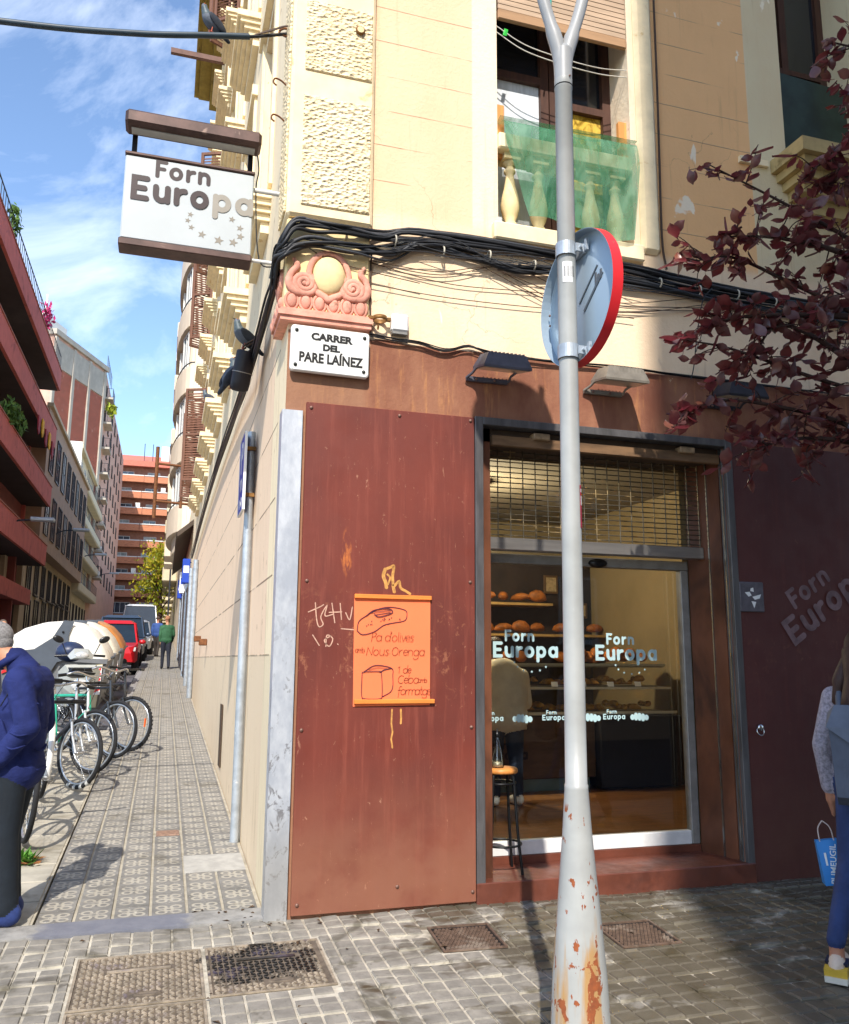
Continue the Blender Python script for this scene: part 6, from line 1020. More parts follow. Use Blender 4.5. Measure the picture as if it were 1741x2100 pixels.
# ---- cars
def car(name, lab, cat, x, y, col, w_=1.82, L=4.4, h=1.66, van=False):
    o = thing(name, lab, cat, (x, y, zg(y)-.13), 0); o.rotation_euler.x = sl_ang; m = mat('paint '+col, col, .28, .05, 2, metal=.25, spec=.6); W = w_/2; zb = .92 if not van else 1.05
    b = MB(); b.hull([(s*u, v, z) for s in (-1, 1) for u, v, z in ((W*.86, 0, .42), (W*.80, -.02, .68), (W*.92, .12, .40), (W, .45, .45), (W, .6, .82), (W*.9, .2, .90), (W*.7, .02, .86), (W, L-.4, .45), (W, L-.2, .9), (W*.92, L, .5), (W*.92, L, .95), (W*.97, 1.2, zb+.05), (W*.9, L*.3, .32), (W*.9, L-.4, .32))]); b.ob('body', m, o)
    y0, y1, y2, y3 = (1.15, 1.95, L-.75, L-.1) if not van else (.75, 1.35, L-.25, L-.05); b = MB(); b.hull([(s*u, v, z) for s in (-1, 1) for u, v, z in ((W*.94, y0, zb-.02), (W*.94, y3, zb-.02), (W*.76, y1, h-.09), (W*.76, y2, h-.09))]); b.ob('windows', mat('car glass', '#1b2328', .06, .2, 2, spec=.8), o)
    b = MB(); b.hull([(s*u, v, z) for s in (-1, 1) for u, v, z in ((W*.78, y1-.06, h-.10), (W*.78, y2+.08, h-.10), (W*.62, y1+.1, h), (W*.62, y2, h))]); b.ob('roof', m, o)
    for s in (-1, 1):
        b = MB(); b.tube([(s*W*.955, y0, zb-.03), (s*W*.785, y1, h-.08)], .035, 5); b.ob('pillar', m, o); b = MB(); b.tube([(s*W*.955, (y1+y2)/2, zb-.03), (s*W*.79, (y1+y2)/2, h-.08)], .03, 5); b.ob('pillar', m, o); b = MB(); b.ball((s*(W+.10), y0+.25, zb+.07), (.11, .06, .075), 12, 8); b.ob('mirror', m, o)
        b = MB(); b.hull([(s*u, v, z) for u, v, z in ((W*.95, .2, .86), (W*.93, .12, .74), (W*.48, -.035, .75), (W*.5, -.02, .84), (W*.9, .3, .8))]); b.ob('headlight', mat('headlight glass', ''), o)
        for yy in (.85, L-.85): 
            q = MB().lathe([(.20, -.11), (.32, -.11), (.345, -.08), (.345, .08), (.32, .11), (.20, .11)], 24, RY(rad(90))).ob('wheel', m_tyre, o); q.location = (s*(W-.06), yy, .345); MB().lathe([(.001, .09*s), (.2, .1*s)], 16, RY(rad(90))).ob('rim', m_chr, q)
    MB().box(-W*.42, -.045, .66, W*.42, -.015, .78).ob('grille', m_blk, o); b = MB(); b.hull([(s*u, v, z) for s in (-1, 1) for u, v, z in ((W*.62, -.035, .52), (W*.62, -.035, .40), (W*.85, .1, .36), (W*.7, .0, .34))]); b.ob('bumper_intake', m_blk, o); MB().box(-.26, -.06, .52, .26, -.046, .62).ob('number_plate', mat('white enamel', ''), o); MB().box(-W*.7, -.04, .30, W*.7, 0, .35).ob('skid_plate', m_chr, o); return o
car('parked_car', 'bright red parked car facing down the street behind the containers', 'car', -2.3, 22.6, '#c81f26', 1.75); car('parked_van', 'dark blue grey parked van just behind the red car', 'van', -2.25, 28.6, '#3c4a5c', 1.8, 4.5, 1.85, True); car('parked_car', 'silver grey parked car behind the dark van', 'car', -2.1, 34.5, '#8b9096')
car('parked_van', 'tall white parked van at the far end of the parked row', 'van', -2.0, 43.5, '#d5d8da', 2.0, 6, 2.5, True); car('parked_car', 'dark parked car far up the street beyond the white van', 'car', -2.0, 56, '#2d3034')
# ================================================================ people, pigeons, trees
def blob(name, prims, mats, vox, parent=None, smooth=4):
    """one continuous skin grown round a list of tapered capsules / ellipsoids; material by nearest primitive.
    ('c', mat, p0, r0, p1, r1[, flatten]) or ('e', mat, c, (rx,ry,rz)[, rot])"""
    mb = MB()
    for p in prims:
        if p[0] == 'c':
            a, c = Vector(p[2]), Vector(p[4]); n = 8; fl = p[6] if len(p) > 6 else 1
            L = (c-a).length; t = (c-a)/max(L, 1e-6); up = Vector((0, 1, 0)) if abs(t.y) < .9 else Vector((1, 0, 0)); Z = t; Y = (up-t*up.dot(t)).normalized(); X = Y.cross(Z)
            M = Matrix(((X.x, Y.x, Z.x, a.x), (X.y, Y.y, Z.y, a.y), (X.z, Y.z, Z.z, a.z), (0, 0, 0, 1)))
            prof = [(max(1e-4, p[3]*math.sin(math.pi/2*i/6)), -p[3]*math.cos(math.pi/2*i/6)) for i in range(7)]+[(max(1e-4, p[5]*math.cos(math.pi/2*i/6)), L+p[5]*math.sin(math.pi/2*i/6)) for i in range(7)]
            mb.lathe(prof, 18, M@Matrix.Diagonal((fl, 1, 1, 1)))
        else: mb.ball(p[2], p[3], 20, 14, 0, p[4].to_4x4() if len(p) > 4 else None)
    me = mb.mesh(name, mats); o = link(name, me, None)
    rm = o.modifiers.new('r', 'REMESH'); rm.mode = 'VOXEL'; rm.voxel_size = vox; rm.use_smooth_shade = True
    sm = o.modifiers.new('s', 'SMOOTH'); sm.factor = .5; sm.iterations = smooth
    dg = bpy.context.evaluated_depsgraph_get(); dg.update(); ne = bpy.data.meshes.new_from_object(o.evaluated_get(dg)); o.modifiers.clear(); o.data = ne; bpy.data.meshes.remove(me)
    if len(ne.materials) == 0:
        for m in mats: ne.materials.append(m)
    n = len(ne.polygons); ce = np.empty(n*3); ne.polygons.foreach_get('center', ce); ce = ce.reshape(-1, 3); best = np.full(n, 1e9); idx = np.zeros(n, int)
    for p in prims:
        if p[0] == 'c':
            a, c = np.array(p[2]), np.array(p[4]); d = c-a; t = np.clip(((ce-a)@d)/max(d@d, 1e-9), 0, 1); q = a+t[:, None]*d; ds = np.linalg.norm(ce-q, axis=1)-(p[3]+(p[5]-p[3])*t)*(1 if len(p) < 7 else max(.75, (1+p[6])/2))
        else:
            v = ce-np.array(p[2]); v = v@np.array(p[4]) if len(p) > 4 else v; r = np.array(p[3] if hasattr(p[3], '__len__') else [p[3]]*3); ds = (np.linalg.norm(v/r, axis=1)-1)*r.min()
        k = ds < best; best[k] = ds[k]; idx[k] = p[1]
    ne.polygons.foreach_set('material_index', idx.astype(np.int32)); ne.polygons.foreach_set('use_smooth', np.ones(n, bool)); ne.update()
    if parent: o.parent = parent
    return o
m_skin = mat('skin', '#c08a6c', .55, .08, 12); m_skin2 = mat('tan skin', '#a8745a', .55, .08, 12); N = Nt('navy jacket'); c = srgb('#222a58'); N.col(N.mix(N.ramp(N.noise(7, 5, .6), .3, .7), dk(c, .75), dk(c, 1.25))); N.rough(.85); N.b.inputs['Specular IOR Level'].default_value = .15; N.bump(N.noise(6, 3, .5, (1, 1, 1.8), 1.6), .3, .03); N.bump(N.noise(200, 2), .15, .003); m_navy = N.m; m_trs = mat('dark trousers', '#141c24', .85, .2, 9, .3, 40); m_shoe = mat('blue shoe', '#27386c', .7, .15, 30, .3, 120); m_ghair = mat('grey hair', '#7d7a78', .85, .3, 90, .12, 200); m_mask = mat('turquoise mask', '#4fb3b8', .7, .05)
# ---- man in the navy jacket (faces -X)
MN = thing('person', 'elderly man in a navy jacket and dark trousers standing at the left edge', 'person', (-1.42, .30, zg(.30)), rad(-12))
def man():
    P = []; 
    for s in (-1, 1):
        y = s*.085; kx = .0 if s < 0 else -.05
        P += [('c', 1, (.01, y, .80), .088, (.0+kx, y, .46), .072), ('c', 1, (.0+kx, y, .46), .072, (.035+kx, y, .10), .066), ('c', 1, (.035+kx, y, .15), .064, (.035+kx, y, .125), .066)]
        P += [('e', 2, (-.03+kx, y, .045), (.135, .055, .05)), ('e', 2, (.055+kx, y, .06), (.068, .052, .062)), ('e', 2, (-.11+kx, y-.005*s, .038), (.06, .05, .038))]
    P += [('c', 0, (.01, -.03, .84), .128, (.01, .03, .84), .128), ('c', 0, (.0, -.04, .98), .128, (.0, .04, .98), .128), ('c', 0, (.015, -.06, 1.13), .124, (.015, .06, 1.13), .124), ('c', 0, (.03, -.09, 1.26), .108, (.03, .09, 1.26), .108), ('c', 0, (.0, 0, 1.33), .085, (-.05, 0, 1.40), .068), ('e', 0, (.01, 0, 1.05), (.135, .17, .33)), ('c', 0, (.015, -.05, .80), .125, (.015, .05, .80), .125)]
    P += [('c', 0, (.03, -.155, 1.29), .075, (.115, -.20, 1.04), .064), ('c', 0, (.115, -.20, 1.04), .066, (-.03, -.19, .87), .052), ('c', 0, (-.02, -.20, .88), .054, (-.06, -.18, .85), .05)]
    P += [('c', 0, (.03, .155, 1.29), .075, (.06, .2, 1.04), .065), ('c', 0, (.06, .2, 1.04), .064, (-.06, .18, .87), .05)]
    P += [('c', 3, (-.05, 0, 1.36), .054, (-.13, 0, 1.44), .054), ('e', 3, (-.18, 0, 1.50), (.09, .072, .108)), ('e', 3, (-.255, 0, 1.475), (.022, .014, .02)), ('e', 3, (-.205, 0, 1.42), (.05, .045, .035)), ('e', 3, (-.158, -.074, 1.492), (.02, .011, .034)), ('e', 3, (-.158, .074, 1.492), (.02, .011, .034))]
    P += [('e', 3, (-.10, -.19, .835), (.05, .022, .03)), ('e', 3, (-.10, .175, .85), (.05, .022, .03))]
    return P
blob('body', man(), [m_navy, m_trs, m_shoe, m_skin], .0095, MN, 5)
b = MB(); b.ball((-.17, 0, 1.53), (.090, .0715, .084), 20, 14); b.ball((-.14, 0, 1.495), (.062, .064, .062), 16, 10); b.ob('hair', m_ghair, MN); b = MB(); b.ball((-.24, 0, 1.445), (.035, .055, .045), 14, 8); b.ob('face_mask', m_mask, MN); MB().tube([(-.23, -.05, 1.46), (-.165, -.082, 1.50)], .003, 4).ob('mask_strap', m_mask, MN)
for s in (-1, 1): MB().ball((-.248, s*.03, 1.515), .012, 8, 6).ob('eye', mat('eye white', '#e8e4de', .3), MN)
m_nvd = mat('navy seam', '#12162e', .7)
for p in ([(.03, -.185, 1.33), (.0, -.21, 1.22), (-.04, -.195, 1.15)], [(-.05, -.185, .98), (-.03, -.18, .90)]): MB().tube(bez(p, 5), .004, 5).ob('seam', m_nvd, MN)
for p in ([(.06, -.165, 1.2), (.12, -.20, 1.17), (.15, -.16, 1.16)], [(.03, -.235, 1.02), (.10, -.262, 1.0), (.17, -.21, 1.02)], [(.0, -.22, .96), (.06, -.252, .93), (.12, -.2, .95)], [(.10, -.10, 1.06), (.135, -.02, 1.02), (.13, .06, 1.05)], [(.09, -.11, .93), (.135, -.03, .90), (.13, .06, .93)], [(-.04, -.17, 1.08), (.0, -.185, 1.0), (.05, -.17, .92)]): MB().tube(bez(p, 5), [.004]+[.011]*9+[.004], 6, sx=.5).ob('fold', m_navy, MN)
b = MB(); b.torus((.01, 0, .80), .132, .012, 28, 6, Matrix.Diagonal((1, 1.18, 1, 1))); b.ob('jacket_hem', m_navy, MN); b = MB(); b.torus((-.075, 0, 1.392), .066, .022, 22, 8, RY(rad(-30))); b.ob('collar', m_navy, MN)
# ---- woman with backpack (walks away to the right)
WM = thing('person', 'woman with grey backpack and jeans carrying a blue bag at the right edge', 'person', (2.91, -1.33, zg(-1.33)), rad(-50)); m_jean = mat('blue jeans', '#25365f', .8, .2, 9, .3, 60); m_slv = mat('grey patterned knit', '#8f8a94', .8, .35, 60, .3, 120); m_shw = mat('beige trainer', '#c9b6a2', .6, .1, 20); m_hairb = mat('brown hair', '#3a2620', .6, .3, 30, .4, 80, stretch=(6, 6, .5))
P = []
for s, fx, fy in ((-1, -.17, -.40), (1, .09, .30)):
    hx = s*.085; P += [('c', 1, (hx, 0, .86), .095, (hx+(fx-hx)*.35, .06+fy*.4, .49), .066), ('c', 1, (hx+(fx-hx)*.35, .06+fy*.4, .49), .064, (fx, fy, .17), .044), ('c', 3, (fx, fy, .17), .034, (fx, fy, .09), .036), ('e', 2, (fx, fy+.07, .05), (.046, .135, .048)), ('e', 2, (fx, fy-.02, .06), (.042, .06, .055))]
P += [('e', 0, (0, 0, 1.1), (.18, .12, .3)), ('c', 0, (-.05, 0, .92), .12, (.05, 0, .92), .12), ('c', 0, (-.04, 0, 1.08), .105, (.04, 0, 1.08), .105), ('c', 0, (-.09, 0, 1.28), .1, (.09, 0, 1.28), .1), ('c', 3, (0, .01, 1.36), .05, (0, .02, 1.46), .048), ('e', 3, (0, .035, 1.55), (.07, .085, .105)), ('e', 3, (0, .12, 1.53), (.014, .02, .02))]
for s in (-1, 1): P += [('c', 0, (s*.155, 0, 1.30), .06, (s*.225, -.02, 1.05), .05), ('c', 0, (s*.225, -.02, 1.05), .05, (s*.21, .03, .83), .043), ('c', 3, (s*.21, .03, .82), .026, (s*.205, .04, .76), .03), ('c', 3, (s*.205, .04, .75), .024, (s*.20, .045, .68), .013), ('c', 3, (s*.19, .06, .75), .011, (s*.18, .07, .69), .009)]
blob('body', P, [m_slv, m_jean, m_shw, m_skin2], .010, WM, 4)
b = MB(); b.ball((0, -.005, 1.56), (.085, .09, .115), 16, 10); b.tube(bez([(0, -.06, 1.55), (0, -.10, 1.4), (-.03, -.13, 1.22), (-.04, -.14, 1.12)], 5), [.09]*5+[.085]*5+[.06]*5+[.02], 12, sx=1); b.tube(bez([(-.06, -.04, 1.5), (-.11, -.07, 1.38), (-.13, -.07, 1.25)], 5), [.04]*6+[.03]*4+[.008], 8); b.ob('hair', m_hairb, WM)
b = MB(); b.hull([(x, y, z) for x, y, z in ((-.16, -.10, .80), (.16, -.10, .80), (-.17, -.11, 1.20), (.17, -.11, 1.20), (-.13, -.30, .82), (.13, -.30, .82), (-.15, -.28, 1.15), (.15, -.28, 1.15), (-.1, -.22, 1.27), (.1, -.22, 1.27), (-.14, -.2, .77), (.14, -.2, .77))]); bpk = b.ob('backpack', mat('slate backpack', '#4b5260', .7, .15, 8, .2, 60), WM); b = MB(); b.hull([(x, y, z) for x, y, z in ((-.175, -.12, 1.22), (.175, -.12, 1.22), (-.16, -.305, 1.16), (.16, -.305, 1.16), (0, -.318, 1.05), (-.12, -.25, 1.27), (.12, -.25, 1.27))]); b.ob('flap', mat('slate flap', '#59616f', .7, .15, 8), bpk)
for s in (-1, 1): MB().tube(bez([(s*.11, -.14, 1.24), (s*.12, -.02, 1.40), (s*.12, .11, 1.26), (s*.13, .06, 1.0), (s*.14, -.1, .9)], 5), .018, 6).ob('strap', mat('slate backpack', ''), bpk)
for fx, fy in ((-.17, -.40), (.09, .30)):
    b = MB(); b.hull([(fx+s*.049, fy+v, z) for s in (-1, 1) for v, z in ((-.085, .0), (.21, .0), (-.09, .028), (.215, .026))]); b.ob('sole', mat('white sole', '#d9d3c4', .6), WM); b = MB(); b.hull([(fx+s*.050, fy+v, z) for s in (-1, 1) for v, z in ((-.082, .028), (-.02, .028), (-.088, .06), (-.03, .07))]); b.ob('heel_panel', mat('yellow heel', '#c9a63a', .6), WM); b = MB(); b.hull([(fx+s*.0485, fy+v, z) for s in (-1, 1) for v, z in ((-.02, .03), (.09, .03), (-.05, .085), (.03, .09))]); b.ob('navy_panel', mat('navy panel', '#1c2440', .6), WM)
BG = thing('paper_bag', 'bright blue carrier bag with white print in the walking woman\'s hand', 'bag', (2.78, -1.16, .28)); BG.rotation_euler = (0, rad(-8), rad(-30)); b = MB(); b.hull([(s*.055, v, z) for s in (-1, 1) for v, z in ((-.02, .22), (.02, .22), (-.045, .0), (.045, .0))]); b.ob('bag_body', mat('bag blue', '#2f7fc4', .5, .08), BG)
for s in (-1, 1): MB().tube(bez([(s*.035, -.018, .215), (s*.03, -.01, .28), (0, 0, .315)], 4), .0035, 5).ob('handle', mat('bag cord', '#b9a9a0', .6), BG)
text('print', 'PLIMEUGIL', .042, mat('white enamel', ''), BG, TZ(.02, -.0345, .10)@RX(rad(84))@RZ(rad(80)), .0006, .0004); b = MB(); [b.box(-.03, -.03-.004*k, .05+.02*k, -.02, -.028-.004*k, .16, 0) for k in range(2)]; b.ob('print_lines', mat('white enamel', ''), BG)
# ---- customer in the bakery
CU = thing('person', 'customer in a beige jacket and dark jeans leaning at the bakery counter', 'person', (2.30, 2.2, FZ)); m_bei = mat('beige jacket', '#e4dcc4', .75, .12, 6, .4, 24); m_dj = mat('dark blue jeans', '#252f42', .8, .2, 9); m_wsh = mat('white trainer', '#e4e4e2', .5, .05)
P = []
for s in (-1, 1): x = s*.10; P += [('c', 1, (x*.9, .02, .74), .10, (x, .0, .40), .068), ('c', 1, (x, .0, .40), .066, (x*1.1, -.02, .10), .05), ('e', 2, (x*1.15, .04, .04), (.05, .13, .042)), ('e', 2, (x*1.15, -.03, .055), (.045, .06, .05))]
P += [('e', 0, (0, .03, .95), (.235, .15, .34)), ('c', 0, (-.09, .0, .76), .135, (.09, .0, .76), .135), ('c', 0, (-.07, .02, .95), .135, (.07, .02, .95), .135), ('c', 0, (-.11, .05, 1.10), .12, (.11, .05, 1.10), .12), ('c', 0, (-.06, .09, 1.20), .08, (.06, .09, 1.20), .08), ('c', 3, (0, .14, 1.24), .05, (0, .2, 1.30), .05), ('e', 3, (0, .25, 1.36), (.075, .09, .1))]
for s in (-1, 1): P += [('c', 0, (s*.19, .06, 1.12), .075, (s*.23, .06, .88), .062), ('c', 0, (s*.23, .06, .88), .06, (s*.2, .3, .82), .045), ('c', 3, (s*.2, .3, .82), .03, (s*.18, .38, .82), .024)]
blob('body', P, [m_bei, m_dj, m_wsh, m_skin], .013, CU); b = MB(); b.ball((0, .23, 1.385), (.085, .095, .1), 14, 10); b.ob('hair', m_hairb, CU); b = MB(); b.torus((0, .12, 1.235), .075, .022, 18, 8, RX(rad(-25))); b.ob('collar', m_bei, CU)
# ---- people in the street
def walker(lab, x, y, rz, top, bot, hair, H=1.7, vox=.02, dress=False):
    o = thing('person', lab, 'person', (x, y, zg(y)-(.13 if x < -1.45 else 0)), rz); k = H/1.7; P = []; mt, mb_ = mat('top '+top, top, .8, .15, 8), mat('bottom '+bot, bot, .8, .15, 8)
    for s, f in ((-1, .12), (1, -.10)): P += [('c', 1, (s*.085, 0, .86), .09, (s*.085, f*.4+.03, .48), .066), ('c', 1, (s*.085, f*.4+.03, .48), .064, (s*.085, f-.02, .10), .05), ('e', 2, (s*.085, f+.04, .05), (.045, .12, .045))]
    P += [('e', 0, (0, 0, 1.12), (.2, .13, .32)), ('c', 0, (-.06, 0, .94), .12, (.06, 0, .94), .12), ('c', 0, (-.07, 0, 1.12), .115, (.07, 0, 1.12), .115), ('c', 0, (-.11, 0, 1.33), .095, (.11, 0, 1.33), .095), ('c', 3, (0, 0, 1.42), .05, (0, .01, 1.5), .05), ('e', 3, (0, .02, 1.60), (.075, .09, .105)), ('e', 3, (0, .11, 1.58), (.014, .02, .018))]
    if dress: P += [('c', 0, (0, 0, .9), .16, (0, 0, .55), .2)]
    for s, f in ((-1, -.08), (1, .05)): P += [('c', 0, (s*.18, 0, 1.35), .06, (s*.22, f*.3-.02, 1.1), .05), ('c', 0, (s*.22, f*.3-.02, 1.1), .05, (s*.2, f+.08, .9), .042), ('c', 3, (s*.2, f+.08, .89), .03, (s*.19, f+.12, .80), .02)]
    blob('body', P, [mt, mb_, m_blk, m_skin], vox, o, 3); b = MB(); b.ball((0, -.005, 1.635), (.085, .09, .09), 14, 8); b.ob('hair', mat('hair '+hair, hair, .8, .2, 40), o); o.scale = (k,)*3; return o
walker('man in a green jumper walking away along the side pavement', -.58, 24.0, rad(10), '#2f5a3a', '#22252f', '#9a6a4a'); walker('person in a blue shirt far along the pavement beyond the green jumper', -.95, 33, rad(-20), '#34508a', '#3a3430', '#4a3a30')
g = walker('woman in a dark spotted dress and face mask beside the containers', -3.75, 11.6, rad(170), '#1f2330', '#23242c', '#3a2c26', 1.62, .02, True); b = MB(); b.ball((0, .085, 1.565), (.05, .035, .042), 12, 8); b.ob('face_mask', m_mask, g); b = MB()
for k in range(60): a = random.uniform(0, 6.28); z = random.uniform(.6, 1.3); r = .125+.09*max(0, .95-z); b.ball((r*1.25*math.cos(a), r*1.02*math.sin(a), z), .010, 5, 4)
b.ob('dress_spots', mat('white enamel', ''), g); walker('person in dark clothes half hidden behind the nearest container', -3.9, 14.5, rad(200), '#3b3036', '#2a2a30', '#5a4a40', 1.66)
# ---- pigeons
m_pg = mat('pigeon grey', '#5c6470', .7, .2, 25, .2, 60); m_pgd = mat('pigeon dark', '#30353e', .7, .2, 25); m_pgn = mat('pigeon neck', '#4c5a60', .5, .3, 40); m_ft = mat('pigeon foot', '#b0543e', .6)
def pigeon(lab, loc, rz, pitch=50, sc_=1.0, perch='cable'):
    o = thing('pigeon', lab, 'pigeon', loc, rz, 'pigeons about the corner'); o.scale = (sc_,)*3; M = RY(rad(-pitch)).to_3x3()
    def T(x, y, z): v = M@Vector((x, y, z)); return (v.x, v.y, v.z+.11)
    P = [('e', 0, T(0, 0, 0), (.105, .055, .06), np.array(M).T@np.eye(3) if False else M), ('c', 1, T(.07, 0, .01), .042, T(.115, 0, .045), .028), ('e', 0, T(.125, 0, .06), (.028, .023, .025)), ('c', 2, T(-.08, 0, -.005), .03, T(-.2, 0, -.005), .016, 1)]
    blob('body', P, [m_pg, m_pgn, m_pgd], .005, o, 3); b = MB()
    for s in (-1, 1): b.ball(T(-.035, s*.048, .005), (.105, .014, .042), 14, 8, 0, M.to_4x4()@RZ(rad(s*6)))
    b.ob('wings', m_pgd, o); b = MB(); v = T(.155, 0, .055); b.tube([T(.148, 0, .06), T(.172, 0, .052)], [.007, .001], 6); b.ob('beak', m_blk, o); b = MB()
    for s in (-1, 1): b.tube([(.0, s*.02, .06), (.01, s*.02, .0)], .005, 5); b.tube([(-.012, s*.02, .002), (.03, s*.02, .002)], .004, 5)
    b.ob('feet', m_ft, o); b = MB(); [b.ball(T(.138, s*.02, .067), .005, 6, 4) for s in (-1, 1)]; b.ob('eyes', mat('orange eye', '#d2691e', .3), o); return o
pigeon('grey pigeon perched on the thick cable at the top left', (-.60, .2, 5.562), rad(205), 30, .76); pigeon('pigeon with green neck perched on top of the black splice canister', (-.20, 1.42, 3.82), rad(196), 35, .95); pigeon('pigeon seen behind the black splice canister', (-.28, 1.62, 3.56), rad(20), 60, .95); pigeon('dark pigeon perched on a sill of the side facade', (-.22, 7.6, 5.18), rad(160), 30)
# ---- plum tree at the right
m_bark = mat('plum bark', '#3d2c26', .85, .25, 14, .5, 40)
N = Nt('plum leaf'); oi = N.n('ObjectInfo'); cc = N.mix(N.ramp(N.noise(14, 3), .3, .7), srgb('#472e2e'), srgb('#6e4a44')); cc = N.mix(N.math('MULTIPLY', N.ramp(oi.outputs['Random'], .8, 1.0), .8), cc, srgb('#a06044')); N.col(cc); N.rough(.36); N.b.inputs['Specular IOR Level'].default_value = .7; tl = N.n('BsdfTranslucent'); tl.inputs[0].default_value = srgb('#8a3640'); ms = N.n('MixShader'); ms.inputs[0].default_value = .35; N.l(N.b.outputs[0], ms.inputs[1]); N.l(tl.outputs[0], ms.inputs[2]); N.l(ms.outputs[0], N.out.inputs[0]); m_plum = N.m
PT = thing('plum_tree', 'purple leaved plum tree reaching in from the right edge', 'tree', (4.35, -1.25, zg(-1.25))); tx, ty, tz = 4.35, -1.25, zg(-1.25)
b = MB(); b.tube(bez([(0, 0, -.05), (.02, .01, .8), (-.03, .02, 1.7), (-.05, 0, 2.5), (.05, .05, 3.6), (0, .1, 5.0), (.1, 0, 6.2)], 6), [.10-.0023*k for k in range(37)], 12); b.ob('trunk', m_bark, PT)
br_ = [  # limb ends in world x,y,z measured along the branch
 [(4.30, -1.25, 2.3), (3.9, -1.2, 2.75), (3.5, -1.1, 3.0), (3.0, -1.0, 3.15), (2.5, -.95, 3.28), (2.10, -.95, 3.30)],
 [(4.32, -1.25, 2.5), (3.8, -1.15, 3.2), (3.4, -1.05, 3.55), (2.9, -1.0, 3.75), (2.5, -1.0, 3.85), (2.22, -1.0, 3.78)],
 [(4.34, -1.25, 2.9), (3.8, -1.2, 3.7), (3.3, -1.1, 4.05), (2.85, -1.05, 4.25), (2.38, -1.0, 4.44)],
 [(4.3, -1.25, 2.1), (3.8, -1.1, 2.5), (3.3, -1.0, 2.85), (2.8, -.95, 2.95), (2.4, -.95, 2.95), (2.15, -.95, 2.84)],
 [(3.7, -1.12, 2.6), (3.3, -1.0, 2.75), (2.9, -.98, 2.75), (2.58, -.95, 2.66)], [(3.45, -1.08, 3.55), (3.05, -1.0, 3.55), (2.6, -.95, 3.5), (2.35, -.95, 3.42)],
 [(3.6, -1.15, 3.8), (3.2, -1.1, 3.95), (2.8, -1.05, 4.0), (2.45, -1.0, 3.98)], [(4.35, -1.2, 3.6), (3.9, -1.2, 4.5), (3.6, -1.1, 4.9), (3.3, -1.1, 5.15)], [(4.36, -1.2, 4.2), (3.9, -1.1, 5.0), (3.6, -1.1, 5.4), (3.36, -1.0, 5.55)],
 [(3.5, -1.1, 3.0), (3.2, -1.05, 3.3), (2.8, -1.0, 3.45), (2.55, -1.0, 3.1)], [(3.8, -1.15, 3.9), (3.5, -1.1, 4.3), (3.2, -1.1, 4.55), (3.05, -1.0, 4.45)], [(4.2, -1.2, 2.9), (3.7, -1.4, 3.2), (3.2, -1.4, 3.4), (2.85, -1.35, 3.55)], [(4.3, -1.2, 5.0), (4.6, -.8, 5.6), (4.9, -.6, 6.2)], [(4.35, -1.3, 3.4), (4.8, -1.6, 4.2), (5.2, -1.8, 4.8)]]
lm = []
for k in range(3):
    b = MB(); prof = [(-.28, .012), (0, .014), (.3, .28), (.65, .45), (1.0, .40), (1.3, .16), (1.5, 0)]; c_ = [(x, 0, -.16*math.sin(x*1.6+k*.8)) for x, _ in prof]; rr = [(x, -w_, .06+.05*k+c[2]) for (x, w_), c in zip(prof, c_)]; ll = [(x, w_, .06+.03*k+c[2]) for (x, w_), c in zip(prof, c_)]; n = 7
    b.add(c_+rr+ll, [(i, i+1, n+i+1, n+i) for i in range(n-1)]+[(i, 2*n+i, 2*n+i+1, i+1) for i in range(n-1)], True); lm.append(b.mesh('leaf', m_plum))
leaves = []
for bi, pts in enumerate(br_):
    loc = [(x-tx, y-ty, z-tz) for x, y, z in pts]; c = bez(loc, 8); n = len(c); MB().tube(c, [.024*(1-.85*i/(n-1)) for i in range(n)], 6).ob('branch', m_bark, PT)
    for i in range(5, n):
        if bi > 11 and i % 2: continue
        for q in range(1 if i < n-4 else 2): leaves.append((c[i]+Vector((random.gauss(0, .012), random.gauss(0, .012), random.gauss(0, .012))), Vector((random.gauss(-.4, .7), random.gauss(0, .8), random.gauss(-.3, .7)))))
    for q in range(16):   # side twigs
        i = random.randrange(5, n-1); p0 = c[i]; d = Vector((random.uniform(-1, .35), random.uniform(-.7, .7), random.uniform(-.8, .9))).normalized(); p1 = p0+d*random.uniform(.10, .30)+Vector((0, 0, -.03)); tw = bez([p0, p0.lerp(p1, .5)+Vector((random.gauss(0, .015), 0, .02)), p1], 4); MB().tube(tw, [.005-.0004*k for k in range(len(tw))], 5).ob('twig', m_bark, PT)
        for t in range(6): leaves.append((p0.lerp(p1, .25+.15*t) if t < 5 else p1, d*.5+Vector((random.gauss(0, 1), random.gauss(0, 1), random.gauss(-.5, .8)))))
random.shuffle(leaves); inview = [l for l in leaves if l[0].x+tx < 3.45]; other = [l for l in leaves if l[0].x+tx >= 3.45]; rest = MB()
for i, (p, q) in enumerate(inview+other):
    s = random.uniform(.042, .085); e = (q.normalized().to_track_quat('X', 'Z')@Euler((random.gauss(0, .7), 0, 0)).to_quaternion()).to_euler(); k = random.randrange(3)
    if i < 300: link('leaf', lm[k], PT, p, e, s)
    else:
        M = TZ(*p)@Euler(e).to_matrix().to_4x4()@Matrix.Scale(s, 4); me = lm[k]; rest.add([M@v.co for v in me.vertices], [list(f.vertices) for f in me.polygons], True)
stuff(rest.ob('more_leaves', m_plum, PT))
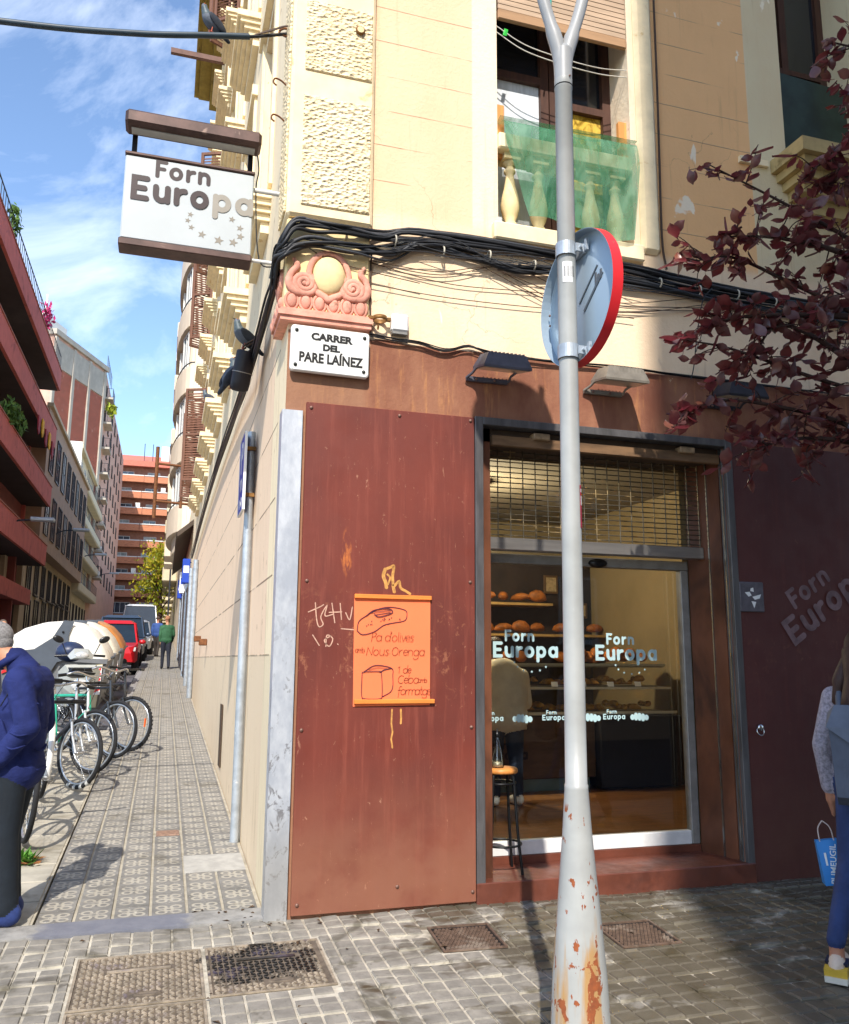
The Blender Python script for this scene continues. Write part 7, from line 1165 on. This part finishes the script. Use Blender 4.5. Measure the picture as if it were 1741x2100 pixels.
# ---- street tree at the end of the pavement
ET = thing('street_tree', 'yellow green plane tree at the far end of the side pavement', 'tree', (-1.05, 62, zg(62))); b = MB(); b.tube(bez([(0, 0, -.1), (.05, 0, 1.5), (-.05, .1, 3), (0, 0, 5.5)], 5), [.2-.008*k for k in range(16)], 8)
for k in range(7): a = k*.9; b.tube(bez([(0, 0, 2.2+.3*k), (.6*math.cos(a), .6*math.sin(a), 3.0+.35*k), (1.2*math.cos(a), 1.2*math.sin(a), 3.5+.4*k)], 4), [.07-.006*i for i in range(9)], 5)
b.ob('trunk', m_bark, ET); N = Nt('plane leaf'); cc = N.mix(N.ramp(N.noise(1.1, 4, .6), .35, .65), srgb('#66801e'), srgb('#c2b02a')); cc = N.mix(N.ramp(N.noise(4, 3, .6, off=(3, 0, 0)), .55, .7), cc, srgb('#43661c')); N.col(cc); N.rough(.6); tl = N.n('BsdfTranslucent'); tl.inputs[0].default_value = srgb('#b2b030'); ms = N.n('MixShader'); ms.inputs[0].default_value = .35; N.l(N.b.outputs[0], ms.inputs[1]); N.l(tl.outputs[0], ms.inputs[2]); N.l(ms.outputs[0], N.out.inputs[0]); b = MB()
cl = [(random.gauss(0, .75), random.gauss(0, .8), random.uniform(1.6, 7.2)) for k in range(34)]
for cx, cy, cz in cl:
    f = 1-.55*max(0, (cz-4.5)/3)
    for q in range(70):
        d = Vector((random.gauss(0, .42), random.gauss(0, .42), random.gauss(0, .34))); M = TZ(cx*f*1.2+d.x, cy*f*1.2+d.y, cz+d.z)@Euler((random.uniform(0, 6), random.uniform(0, 6), random.uniform(0, 6))).to_matrix().to_4x4(); s = random.uniform(.08, .16)
        b.add([M@Vector(v) for v in ((-s, 0, 0), (-.3*s, -s*.7, .1*s), (s, 0, 0), (-.3*s, s*.7, .1*s))], [(0, 1, 2, 3)])
b.ob('crown', N.m, ET)
pp = thing('lamp_post', 'thin dark post beside the far street tree', 'post', (-.5, 50, zg(50))); MB().tube([(0, 0, 0), (0, 0, 5.5)], .06, 6).ob('post', m_rail, pp); MB().ball((0, 0, 5.6), .2, 10, 8).ob('lantern', m_rail, pp)
